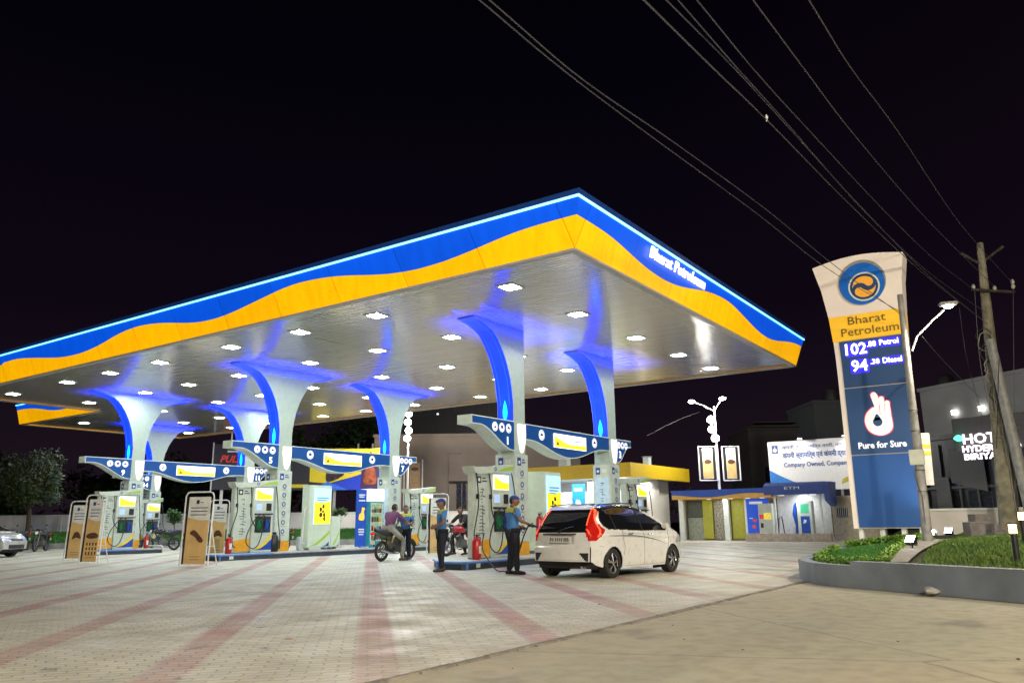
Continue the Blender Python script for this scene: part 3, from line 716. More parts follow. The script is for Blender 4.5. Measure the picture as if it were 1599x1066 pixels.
dispenser('fuel dispenser beside column number 7, behind the seated rider', 12.1, 15.75)
dispenser('fuel dispenser in front of column number 9 at the left', 3.75, 25.75)
dispenser('smallest fuel dispenser, far away beside column number 14', 10.75, 35.3)
# dispensers' companions: pale poster cabinets
def cabinet(label, x, y, wd, ht, kind, dp=.5):
    t = thing('poster_cabinet', label, 'cabinet', (x, y, .2), group='pale cabinets on the pump islands')
    b_('body', mat('pale_green_cabinet', (.58, .68, .58), .4, noise=.04), t, ((0, 0, .08), (wd, dp, ht)), bev=.02, world=False)
    b_('leg', grey, t, ((.1, .1, 0), (.2, dp-.1, .09)), world=False); b_('leg', grey, t, ((wd-.2, .1, 0), (wd-.1, dp-.1, .09)), world=False)
    F = Matrix(((1, 0, 0, 0), (0, 0, -1, -.004), (0, 1, 0, 0), (0, 0, 0, 1)))
    if kind:
        w0, w1 = wd*.2, wd*.92
        q = MB(F); q.prism([(w0, .95), (w1, .95), (w1, ht-.12), (w0, ht-.12)], 0, .04); p = q.build('lit_poster', litlb, t, world=False)
        F2 = F.copy(); F2.translation = (0, -.046, 0)
        q = MB(F2); zt = .95+(ht-1.07)*.62
        q.prism([(w0+.01, .96), (w1-.01, .96), (w1-.01, zt+.03), (w0+(w1-w0)*.5, zt-.03), (w0+.01, zt+.02)], 0, .003); q.build('poster_print', lity, p, world=False)
        q = MB(F2); cx = (w0+w1)/2
        for dx, z, r in ((-.1, 1.5, .09), (.05, 1.62, .08), (-.08, 1.3, .11), (.1, 1.3, .07), (.03, 1.42, .07), (.1, 1.15, .08)):
            q.prism(blob([(cx+dx+r*cos(k*1.05)*random.uniform(.6, 1.1), z+r*sin(k*1.05)*random.uniform(.7, 1.3)) for k in range(6)], 3), .0035, .0045)
        q.build('poster_print', mat('dark_print', (.08, .05, .01), .5, emit=.03), p, world=False)
        q = MB(F2)
        for k in range(3): q.prism([(w0+.12, ht-.5-.09*k), (w1-.1-.08*k, ht-.5-.09*k), (w1-.1-.08*k, ht-.47-.09*k), (w0+.12, ht-.47-.09*k)], .0035, .0045)
        q.build('poster_print', mat('teal_print', (.03, .2, .4), .5, emit=.1), p, world=False)
    F3 = F.copy(); F3.translation = (0, -.003, 0)
    q = MB(F3); q.prism([(.1, .14), (.3*wd, .22), (.6*wd, .42), (wd-.05, .72), (wd-.05, .6), (.65*wd, .34), (.4*wd, .17)], 0, .003); q.build('swoosh_print', lime, t, world=False)
    q = MB(F3); q.prism([(.6*wd, .12), (wd-.08, .12), (wd-.08, .3), (.8*wd, .17)], 0, .003); q.build('swoosh_print', nozb, t, world=False)
    return t
cabinet('pale green cabinet with blue and yellow poster behind the white hatchback', 6.4, 5.1, 1.1, 2.45, 1, .95)
cabinet('pale green cabinet with tall blue and yellow poster right of column number 5', 6.5, 15.75, 1.15, 2.42, 1, .4)
cabinet('low pale cabinet without a poster, right of the poster cabinet', 7.7, 15.8, .5, 1.25, 0, .4)
# snack kiosk: blue banner + glass fronted vending machine
t = thing('vending_machine', 'teal glass fronted vending machine with glowing white header', 'vending machine', (9.75, 15.8, .2))
teal = mat('teal_metal', (.03, .28, .36), .35, emit=.05, ecol=(.02, .4, .5))
b_('case', teal, t, ((0, 0, 0), (.85, .6, 1.85)), bev=.02, world=False)
b_('lit_header', mat('header_glow', (.9, .85, .8), .4, emit=1.5, ecol=(1, .9, .75), noise=0), t, ((0, -.02, 1.86), (.85, .58, 2.36)), bev=.01, world=False)
b_('window', mat('window_teal', (.25, .33, .22), .3, emit=.28, ecol=(.55, .75, .45), noise=.3, scale=9), t, ((.12, -.012, .3), (.74, 0, 1.75)), world=False)
fr = MB(); 
for a, b in (((.09, -.03, .25), (.12, -.004, 1.78)), ((.74, -.03, .25), (.77, -.004, 1.78)), ((.12, -.03, 1.75), (.74, -.004, 1.78)), ((.12, -.03, .25), (.74, -.004, .28))): fr.box(a, b)
for z in (.62, .98, 1.36): fr.box((.12, -.03, z), (.74, -.016, z+.025))
fr.build('window_frame', white, t, world=False)
cols = [(.5, .08, .03), (.6, .4, .03), (.05, .2, .5), (.5, .45, .4), (.3, .05, .1), (.08, .3, .1)]
for k, c in enumerate(cols):
    g = MB()
    for z in (.31, .65, 1.01, 1.39):
        for i in range(4):
            if (i+int(z*10)) % 6 == k or (i*2+int(z*7)) % 6 == k: g.box((.14+.15*i, -.024, z), (.25+.15*i, -.014, z+random.uniform(.14, .24)))
    for n_ in range(len(g.V)//8):
        g1_ = MB(); g1_.add(g.V[8*n_:8*n_+8], g.F[:6]); g1_.build('packet', mat('packet_%d' % k, c, .4, emit=.15), t, world=False)
t = thing('banner_board', 'narrow blue upright board with yellow figure left of the vending machine', 'banner', (9.1, 15.85, .2))
b_('board', mat('banner_blue', (.01, .07, .45), .4, emit=.2), t, ((0, 0, .05), (.55, .06, 2.33)), world=False)
F = frame((9.1, 15.845, .2), (1, 0, 0), (0, 0, 1)); q = MB(F)
q.prism(blob([(.15, 1.1), (.42, 1.12), (.4, 1.45), (.46, 1.55), (.3, 1.6), (.26, 1.4), (.14, 1.3)], 4), 0, .004); q.build('board_print', lito, t)
q = MB(F); 
for z, a, b in ((2.08, .1, .45), (2.0, .12, .4), (1.85, .1, .46), (.7, .12, .44), (.6, .12, .44), (.5, .15, .4)): q.prism([(a, z), (b, z), (b, z+.05), (a, z+.05)], 0, .004)
q.build('board_print', litw2, t)
b_('foot', steelw, t, ((-.02, -.15, 0), (.03, .25, .04)), ((.52, -.15, 0), (.57, .25, .04)), world=False)
# bottles row
def extinguisher(label, x, y, z=.2, s=1):
    t = thing('fire_extinguisher', label, 'fire extinguisher', (x, y, z), group='red fire extinguishers by the pumps')
    q = MB(); q.tube([(0, 0, 0), (0, 0, .02), (0, 0, .46), (0, 0, .52), (0, 0, .56)], .1, 14, rs=[.085*s, .095*s, .095*s, .07*s, .03*s]); q.build('cylinder', redp, t, world=False, smooth=True)
    q = MB(); q.tube([(0, 0, .55), (0, 0, .6)], .025, 8); q.box((-.02, -.1, .6), (.02, .04, .625)); q.box((-.018, -.1, .64), (.018, .02, .66)); q.build('valve', dark, t, world=False)
    q = MB(); q.tube([(0, -.03, .58), (.09, -.05, .55), (.12, -.04, .35), (.11, -.02, .12)], .013, 6); q.build('hose', rubber, t, world=False)
    q = MB(Matrix.Translation((0, -.097*s, 0))); q.box((-.045, -.003, .15), (.045, .012, .34)); q.build('paper_label', white, t, world=False)
extinguisher('red fire extinguisher at the foot of the pump number 1 dispenser', 2.62, 4.72, s=1.25)
extinguisher('red fire extinguisher at the left foot of the pump number 5 dispenser', 2.95, 15.6, s=1.2)
extinguisher('red fire extinguisher standing right of column number 9', 6.1, 25.9)
extinguisher('red fire extinguisher on a stand right of column number 1', 6.05, 5.0, .75)
t = thing('waste_bin', 'black sack on the island between dispenser and column number 5', 'bin bag', (5.02, 15.85, .2))
q = MB(); q.tube([(0, 0, 0), (0, 0, .1), (0, 0, .35), (0, 0, .55), (.02, 0, .62), (.02, 0, .68)], .2, 12, rs=[.15, .2, .21, .16, .06, .09]); q.build('sack', mat('black_sack', (.012, .012, .013), .35, bump=.8, bscale=9), t, world=False, smooth=True)
# ---------------------------------------------------------------- banner stands
def stand(label, x, y, rz, h=1.95, wd=.78, kind=0):
    t = thing('banner_stand', label, 'banner stand', (x, y, 0), rz, group='framed banner stands on the forecourt')
    tl = radians(3); Rm = Matrix.Rotation(-tl, 4, 'X')
    def fr(n, m, pts, r=.022): q = MB(Rm); q.tube(pts, r, 8); return q.build(n, m, t, world=False, smooth=True)
    fr('tube_frame', steelw, [(-wd/2, 0, 0), (-wd/2, 0, h-.12), (-wd/2+.04, 0, h-.03), (-wd/2+.12, 0, h), (wd/2-.12, 0, h), (wd/2-.04, 0, h-.03), (wd/2, 0, h-.12), (wd/2, 0, 0)])
    q = MB(); q.tube([(-wd/2, 0, 1.3), (-wd/2, .55, 0)], .016, 6); q.tube([(wd/2, 0, 1.3), (wd/2, .55, 0)], .016, 6); q.tube([(-wd/2, .3, .55), (wd/2, .3, .55)], .012, 6); q.build('back_leg', steelw, t, world=False)
    a, b, z0, z1 = -wd/2+.12, wd/2-.08, .06, h-.14
    q = MB(Rm); q.box((a, -.02, z0), (b, .0, z1)); p = q.build('banner', mat('banner_white', (.78, .80, .76), .5), t, world=False)
    q = MB(Rm); q.box((a-.07, -.008, z0), (a-.004, .012, z1)); q.build('banner_edge', dark, t, world=False)
    Fm = Rm @ Matrix(((1, 0, 0, 0), (0, 0, -1, -.0215), (0, 1, 0, 0), (0, 0, 0, 1)))
    zt = z0+(z1-z0)*.66; q = MB(Fm)
    q.prism([(a, z0), (b, z0), (b, zt-.02), (a+(b-a)*.6, zt-.03), (a+(b-a)*.25, zt+.02), (a, zt+.05)], 0, .003); q.build('banner_print', mat('banner_tan', (.74, .50, .20), .5, noise=.1, scale=2), p, world=False)
    q = MB(Fm); cx = (a+b)/2; cz = z0+(z1-z0)*.42
    if kind == 0: P = [(-.2, .1), (-.1, .16), (.02, .08), (.2, -.12), (.16, -.2), (.05, -.16), (-.05, -.04), (-.2, .04)]
    elif kind == 1: P = [(-.2, -.04), (-.12, .05), (.08, .08), (.2, .0), (.2, -.06), (.08, -.1), (-.1, -.1)]
    else: P = [(-.16, -.12), (-.1, .1), (.02, .14), (.12, .05), (.16, -.1), (0, -.06)]
    q.prism(blob([(cx+x_, cz+z_) for x_, z_ in P], 3), .0035, .0045); 
    if kind == 1:
        for i in range(4):
            for j in range(3): q.prism([(a+.07+.1*i, z0+.22+.14*j), (a+.12+.1*i, z0+.22+.14*j), (a+.12+.1*i, z0+.31+.14*j), (a+.07+.1*i, z0+.31+.14*j)], .0035, .0045)
    q.build('banner_print', mat('banner_brown', (.14, .06, .035), .5, noise=.4, scale=30), p, world=False)
    q = MB(Fm); q.prism([(cx-.1, z1-.2), (cx-.01, z1-.2), (cx-.01, z1-.09), (cx-.1, z1-.09)], .0005, .0015); q.prism([(cx+.02, z1-.17), (cx+.12, z1-.17), (cx+.12, z1-.15), (cx+.02, z1-.15)], .0005, .0015)
    for k in range(3): q.prism([(a+.08, zt+.12+.1*k), (b-.1+.02*k, zt+.12+.1*k), (b-.1+.02*k, zt+.145+.1*k), (a+.08, zt+.145+.1*k)], .0005, .0015)
    q.build('banner_print', inkb if kind else ink, p, world=False)
    q = MB(Fm); 
    for k in range(2): q.prism([(cx-.15, z0+.12+.08*k), (cx+.15, z0+.12+.08*k), (cx+.15, z0+.135+.08*k), (cx-.15, z0+.135+.08*k)], .0035, .0045)
    q.build('banner_print', mat('banner_brown2', (.2, .08, .03), .5), p, world=False)
def gpos(px, D): p = at(px, 800, D); return p.x, p.y
x, y = gpos(308, 23.5); stand('tall banner stand with tilted car picture, left of pump number 5', x, y, radians(-62), 2.1, .86, 0)
x, y = gpos(341, 29.5); stand('banner stand partly behind the tall one, small machine picture', x, y, radians(-56), 2.05, .72, 2)
x, y = gpos(146, 26); stand('banner stand with car above rows of small icons, at the left', x, y, radians(-60), 2.15, .66, 1)
x, y = gpos(122, 29); stand('leftmost banner stand with a dark car picture', x, y, radians(-60), 2.05, .72, 2)
x, y = gpos(683, 30); stand('tan banner stand behind the attendant with clasped hands', x, y, radians(-62), 2.2, .78, 0)
x, y = gpos(462, 29); 
t = thing('hose_rack', 'white bent tube rack beside the poster cabinet right of column number 5', 'rack', (6.35, 15.9, .2))
q = MB(); q.tube([(0, 0, 0), (.1, 0, 1.5), (.2, 0, 1.6), (.42, 0, 1.6)], .025, 8); q.tube([(-.15, 0, .25), (.2, 0, .25)], .02, 8); q.build('tube_frame', steelw, t, world=False, smooth=True)
q = MB(); q.box((-.2, -.1, 0), (-.02, .08, .5), .03); q.build('box', mat('pale_box', (.45, .5, .55), .4), t, world=False, smooth=True)
# ================================================================ cars
def lerp_tab(tab, x):
    if x <= tab[0][0]: return tab[0][1]
    for (a, b), (c, d) in zip(tab, tab[1:]):
        if x <= c: 
            t = (x-a)/(c-a); return b+(d-b)*t
    return tab[-1][1]
def smooth_tab(tab, x, w_=.06):
    return sum(lerp_tab(tab, x+w_*k/3) for k in (-3, -2, -1, 0, 1, 2, 3))/7
def inpoly(p, P):
    r = False; x, y = p
    for i in range(len(P)):
        (a, b), (c, d) = P[i], P[i-1]
        if (b > y) != (d > y) and x < (c-a)*(y-b)/(d-b)+a: r = not r
    return r
def car(label, loc, rz, paint, lit=True, step=.017):
    t = thing('parked_car', label, 'car', loc, rz)
    t.scale = (.965, 1, .975)
    XR, XF, WB = -.62, 3.33, 2.53
    top = [(-.62, .98), (-.57, 1.08), (-.43, 1.27), (-.28, 1.405), (-.12, 1.455), (.4, 1.51), (.8, 1.515), (1.2, 1.49), (1.6, 1.41), (2.0, 1.275), (2.4, 1.10), (2.7, .99), (3.0, .91), (3.2, .81), (3.33, .66)]
    bot = [(-.62, .36), (-.5, .27), (-.3, .22), (.4, .19), (2.1, .19), (2.9, .2), (3.2, .24), (3.33, .34)]
    def ZT(x): return smooth_tab(top, x, .05)
    def ZB(x): return smooth_tab(bot, x, .05)
    def HW(x, z):
        w0 = lerp_tab([(.15, .79), (.3, .825), (.55, .845), (.8, .842), (.95, .815), (1.1, .775), (1.3, .69), (1.45, .61), (1.55, .55)], z)
        if x < .1: w0 *= 1-.17*((.1-x)/.72)**2.4
        if x > 2.3: w0 *= 1-.24*((x-2.3)/1.03)**2.2
        # shoulder crease
        w0 += .010*math.exp(-((z-(.86-.02*x))/.03)**2)
        # flared arches
        for cx in (0, WB):
            r = sqrt((x-cx)**2+(z-.3)**2)
            if r < .5: w0 += .016*max(0, 1-(r-.33)/.17) if r > .33 else .016
        zt = ZT(x); dd = zt-z; r_ = .09
        if dd < r_: w0 -= r_*.9*(1-sqrt(max(0, 1-(1-dd/r_)**2)))
        return w0
    nx = int((XF-XR)/step); nz = int(1.3/step)
    win = [(-.20, 1.375), (.1, 1.415), (.4, 1.435), (.85, 1.44), (1.2, 1.41), (1.55, 1.33), (1.95, 1.17), (2.36, .985), (2.25, .94), (1.2, .945), (.2, .98), (-.10, .985), (-.24, 1.06), (-.31, 1.16), (-.28, 1.27)]
    parts = {'body': ([], []), 'side_window': ([], []), 'rear_window': ([], []), 'roof': ([], []), 'windscreen': ([], []), 'tail_lamp_r': ([], []), 'tail_lamp_l': ([], []), 'bumper_vent': ([], []), 'headlight_r': ([], []), 'headlight_l': ([], []), 'grille': ([], []), 'tail_glow_r': ([], []), 'tail_glow_l': ([], [])}
    def emit(k, vs, flip):
        V, Fc = parts[k]; n = len(V); V += vs; f = tuple(range(n, n+len(vs))); Fc.append(f[::-1] if flip else f)
    def cls_side(x, z, sd):
        S = 'r' if sd < 0 else 'l'
        for cx in (0, WB):
            if (x-cx)**2+(z-.30)**2 < .338**2 or (abs(x-cx) < .338 and z < .30): return None
        if inpoly((x, z), win): return 'side_window'
        if -.22 < x < 1.75 and z > 1.365: return 'roof'
        lim = lerp_tab([(.74, -.54), (.80, -.44), (.90, -.27), (.98, -.21), (1.06, -.32), (1.2, -.37), (1.3, -.29), (1.39, -.2), (1.42, -.3)], z)
        if .76 < z < 1.41 and x < lim:
            c = lerp_tab([(.82, -.47), (.90, -.38), (.98, -.35), (1.06, -.40), (1.2, -.42), (1.3, -.34), (1.4, -.25)], z)
            if abs(x-c) < .022 and z > .84: return 'tail_glow_'+S
            return 'tail_lamp_'+S
        if x > 2.72 and .66 < z < .86 and x > 2.72+(z-.66)*1.0: return 'headlight_'+S
        return 'body'
    for sd in (-1, 1):
        for i in range(nx):
            xa, xb = XR+(XF-XR)*i/nx, XR+(XF-XR)*(i+1)/nx; xm = (xa+xb)/2
            for j in range(nz):
                q = []
                for x, jj in ((xa, j), (xb, j), (xb, j+1), (xa, j+1)):
                    f = jj/nz; f = 1-(1-f)**1.0; z = ZB(x)+(ZT(x)-ZB(x))*f; q.append((x, sd*HW(x, z), z))
                zm = sum(v[2] for v in q)/4; k = cls_side(xm, zm, sd)
                if k: emit(k, q, sd > 0)
    # rear, top and front: one strip of cross lines along the outline
    line = [(XR, ZB(XR)+(ZT(XR)-ZB(XR))*j/nz) for j in range(nz)]+[(XR+(XF-XR)*i/nx, ZT(XR+(XF-XR)*i/nx)) for i in range(nx+1)]+[(XF, ZB(XF)+(ZT(XF)-ZB(XF))*(nz-j)/nz) for j in range(1, nz+1)]
    ny = 44
    def SP(p, u_):
        x, z = p; w_ = HW(x, min(z, ZT(x))); c = 1-u_*u_
        rear = max(0, min(1, (-.28-x)/.25)); fr = max(0, min(1, (x-2.7)/.6))
        x2 = x-.075*c*rear-(.02*c if rear and .38 < z < .62 else 0)+.11*c*fr
        # bumper ledge and number plate recess
        if rear > .9:
            if z < .66: x2 -= .045*(1-max(0, (z-.62)/.04))
            if .70 < z < .88 and abs(u_*w_) < .30: x2 += .03
        return (x2, u_*w_, z+(.028*c if x > -.3 and x < 2.7 else 0))
    for i in range(len(line)-1):
        for j in range(ny):
            ua, ub = -1+2*j/ny, -1+2*(j+1)/ny
            q = [SP(line[i], ua), SP(line[i+1], ua), SP(line[i+1], ub), SP(line[i], ub)]
            x = sum(v[0] for v in q)/4; y = sum(v[1] for v in q)/4; z = sum(v[2] for v in q)/4; k = 'body'; S = 'r' if y < 0 else 'l'; um = abs((ua+ub)/2)
            if x < .0:
                if .93 < z < 1.405 and abs(y) < .60-(z-.93)*.17: k = 'rear_window'
                elif .78+(0.62-abs(y))*.5 < z < 1.40 and abs(y) > .60-(z-.93)*.17 and z > .76: 
                    k = 'tail_glow_'+S if (.9 < z and um > .97) else 'tail_lamp_'+S
                if .36 < z < .52 and .46 < abs(y) < .66 and abs(y) > .46+(.52-z)*.9: k = 'bumper_vent'
                if z < .245: k = 'bumper_vent'
            elif .04 < x <= 1.55 and z > 1.3: k = 'roof'
            elif 1.55 < x < 2.62 and um < .93: k = 'windscreen'
            elif x > 2.9:
                if z < .80 and z > .66 and um > .62: k = 'headlight_'+S
                elif .66 < z < .76 and um < .58: k = 'grille'
                elif .34 < z < .5 and um < .7: k = 'grille'
            emit(k, q, False)
    roofm = paint if not lit else mat('sky_reflection_roof', (.012, .015, .03), .12, noise=.02, coat=.6)  # roof darkened in its colour to imitate the reflected night sky
    ms = {'body': paint, 'side_window': glassd, 'rear_window': glassd, 'windscreen': glassd, 'roof': roofm, 'bumper_vent': dark, 'grille': dark}
    lampm = mat('tail_lamp_red', (.35, .008, .006), .15, emit=.22 if lit else .0, ecol=(1, .02, .01), noise=.05, coat=.5)
    glow = mat('tail_lamp_glow', (.9, .1, .03), .3, emit=1.3, ecol=(1, .10, .03), noise=0)
    hl = mat('headlamp_glass', (.55, .57, .6), .12, .3, noise=.1)
    body = None
    for k, (V, Fc) in parts.items():
        if not Fc: continue
        nm = k[:-2] if k[-2:] in ('_r', '_l') else k; nm = {'tail_glow': 'light_bar'}.get(nm, nm)
        mm = ms.get(k) or (lampm if 'tail_lamp' in k else glow if 'glow' in k else hl)
        if 'glow' in k and not lit: mm = lampm
        me = bpy.data.meshes.new(nm); me.from_pydata(V, [], Fc); bm = bmesh.new(); bm.from_mesh(me); bmesh.ops.remove_doubles(bm, verts=bm.verts[:], dist=.0008); bm.to_mesh(me); bm.free()
        me.polygons.foreach_set('use_smooth', [True]*len(me.polygons)); me.materials.append(mm); me.update()
        o = bpy.data.objects.new(nm, me); COL.objects.link(o); o.parent = t
        parts[k] = o
    # under-body and wheel wells
    q = MB(); q.box((-.5, -.7, .2), (3.1, .7, .5)); q.build('underbody', dark, t, world=False)
    for cx in (0, WB):
        for sd in (-1, 1):
            q = MB(); n = 18; vs = []
            for i in range(n+1):
                a = pi*i/n; vs += [(cx+.34*cos(a), sd*.83, .3+.34*sin(a)), (cx+.34*cos(a), sd*.5, .3+.34*sin(a))]
            q.add(vs, [(2*i, 2*i+1, 2*i+3, 2*i+2) for i in range(n)]); q.box((cx-.34, sd*.5, .1), (cx+.34, sd*.52, .64)); q.build('wheel_well', dark, t, world=False)
            y = sd*.735
            wn = MB(); prof = [(.20, -.09), (.27, -.1), (.30, -.085), (.303, 0), (.30, .085), (.27, .1), (.20, .09)]
            n = 36; vs = [(cx+r*cos(2*pi*i/n), y+h, .303+r*sin(2*pi*i/n)) for i in range(n) for r, h in prof]; m_ = len(prof)
            wn.add(vs, [(i*m_+j, i*m_+j+1, ((i+1) % n)*m_+j+1, ((i+1) % n)*m_+j) for i in range(n) for j in range(m_-1)])
            wh = wn.build('wheel', rubber, t, world=False, smooth=True)
            rm = MB(); rm.ring((cx, y+sd*.07, .303), 'y', .195, .014, 32, 6); rm.cyl((cx, y+sd*.075, .303), 'y', .045, .03, 12)
            for k in range(5):
                a = 2*pi*k/5+.3
                for da in (-.13, .13):
                    p = [(cx+.03*cos(a), y+sd*.085, .303+.03*sin(a)), (cx+.19*cos(a+da), y+sd*.07, .303+.19*sin(a+da))]
                    rm.tube(p, .016, 6)
            rm.build('rim', chrome, wh, world=False, smooth=True)
            dk = MB(); dk.cyl((cx, y+sd*.03, .303), 'y', .195, .01, 24); dk.build('brake_disc', dark, wh, world=False)
    # seams, decal, handles on both sides
    sm = MB(); dc = MB()
    for sd in (-1, 1):
        def P(x, z, o=.0015): return (x, sd*(HW(x, z)+o), z)
        for a in ([(.42, .98), (.40, .8), (.46, .62), (.40, .45)], [(1.27, .95), (1.26, .6), (1.27, .24)], [(2.36, .95), (2.34, .7), (2.22, .4), (2.22, .24)], [(.5, .23), (1.4, .225), (2.2, .23)], [(-.42, .66), (-.3, .64)]):
            pts = []
            for (x0, z0), (x1, z1) in zip(a, a[1:]): pts += [P(x0+(x1-x0)*k/6, z0+(z1-z0)*k/6) for k in range(7)]
            sm.tube(pts, .0035, 4)
        for a, r in (([(-.12, .86), (.4, .865), (.9, .845), (1.3, .81), (1.8, .74), (2.25, .64)], .011), ([(-.15, .845), (.4, .84), (.9, .82), (1.3, .785)], .006), ([(.1, .91), (.7, .90), (1.3, .87), (1.6, .83)], .004)):
            pts = []
            for (x0, z0), (x1, z1) in zip(a, a[1:]): pts += [P(x0+(x1-x0)*k/5, z0+(z1-z0)*k/5, .001) for k in range(6)]
            dc.tube(pts, r, 4, rs=[max(.002, r*sin(pi*min(1, .08+.92*i/len(pts)))) for i in range(len(pts))])
    sm.build('door_seam', dark, t, world=False); dc.build('side_stripe', ink, t, world=False)
    for sd in (-1, 1):
        for x, z in ((.62, .885), (1.45, .87)):
            q = MB(); y = sd*(HW(x, z)+.012); q.box((x, y-.01, z-.015), (x+.19, y+.01, z+.015), .007); q.build('door_handle', chrome, t, world=False, smooth=True)
        q = MB(); q.box((2.05, sd*.83, .98), (2.17, sd*1.0, 1.10), .03); q.build('side_mirror', paint if lit else paint, t, world=False, smooth=True)
        q = MB(); q.tube([(1.235, sd*(HW(1.235, .97)+.002), .97), (1.22, sd*(HW(1.22, 1.2)+.002), 1.2), (1.2, sd*(HW(1.2, 1.42)+.002), 1.42)], .018, 4); q.tube([(.18, sd*(HW(.2, 1)+.002), .99), (.12, sd*(HW(.1, 1.2)+.002), 1.2), (.1, sd*(HW(.1, 1.38)+.002), 1.38)], .012, 4); q.build('door_pillar', dark, t, world=False)
    # rear fittings
    q = MB(); q.box((-.725, -.27, .72), (-.70, .27, .86), .008); pl = q.build('number_plate', mat('plate_white', (.6, .6, .58), .5), t, world=False, smooth=True)
    Fm = frame((-.726, 0, .79), (0, -1, 0), (0, 0, 1)); q = MB(Fm)
    for x in (-.22, -.17, -.10, -.05, .0, .05, .12, .165, .21): q.prism([(x-.016, -.035), (x+.016, -.035), (x+.016, .035), (x-.016, .035)], 0, .002); 
    q.build('plate_print', mat('plate_print', (.2, .2, .2), .5, noise=.6, scale=60), pl, world=False)
    q = MB(); q.box((-.735, -.42, .885), (-.70, .42, .915), .008); ch = q.build('chrome_strip', chrome, t, world=False, smooth=True)
    Fm = frame((-.73, 0, .93), (0, -1, 0), (0, 0, 1)); q = MB(Fm); q.tube([(-.035, .03, 0), (-.03, -.035, 0), (.03, -.035, 0), (.035, .03, 0)], .006, 5); q.tube([(-.03, 0, 0), (.03, 0, 0)], .006, 5); q.build('badge', chrome, t, world=False)
    q = MB(); q.tube([(-.72, .0, .97), (-.70, -.25, 1.04), (-.69, -.33, 1.05)], .010, 5); q.build('wiper', dark, t, world=False)
    q = MB(); q.prism([(-.36, 1.40), (-.12, 1.45), (-.08, 1.485), (-.27, 1.45)], -.56, .56, 'y'); q.build('spoiler', paint, t, world=False)
    q = MB()
    for sd in (-1, 1): q.tube([(-.2, sd*.6, 1.49), (.5, sd*.61, 1.535), (1.3, sd*.58, 1.53)], .012, 5)
    q.tube([(-.1, 0, 1.51), (-.22, 0, 1.66)], .006, 5); q.build('roof_trim', dark, t, world=False)
    q = MB(); q.tube([(-.45, -.5, .24), (-.68, -.5, .235)], .028, 8); q.build('exhaust', chrome, t, world=False)
    # seats seen through the glass are hidden by tint; interior floor
    return t
cpaint = mat('pearl_white_paint', (.72, .73, .70), .28, noise=.02, coat=.6)
car('white hatchback with glowing red tail lights being refuelled at pump number 1', (.62, .46, 0), radians(-5), cpaint)
p = at(-88, 840, 33)
silver = mat('silver_paint', (.5, .5, .48), .3, .3, coat=.5)
car('pale silver car cut off by the left edge, seen from the front', (p.x, p.y, 0), radians(-62), silver, lit=False, step=.04)
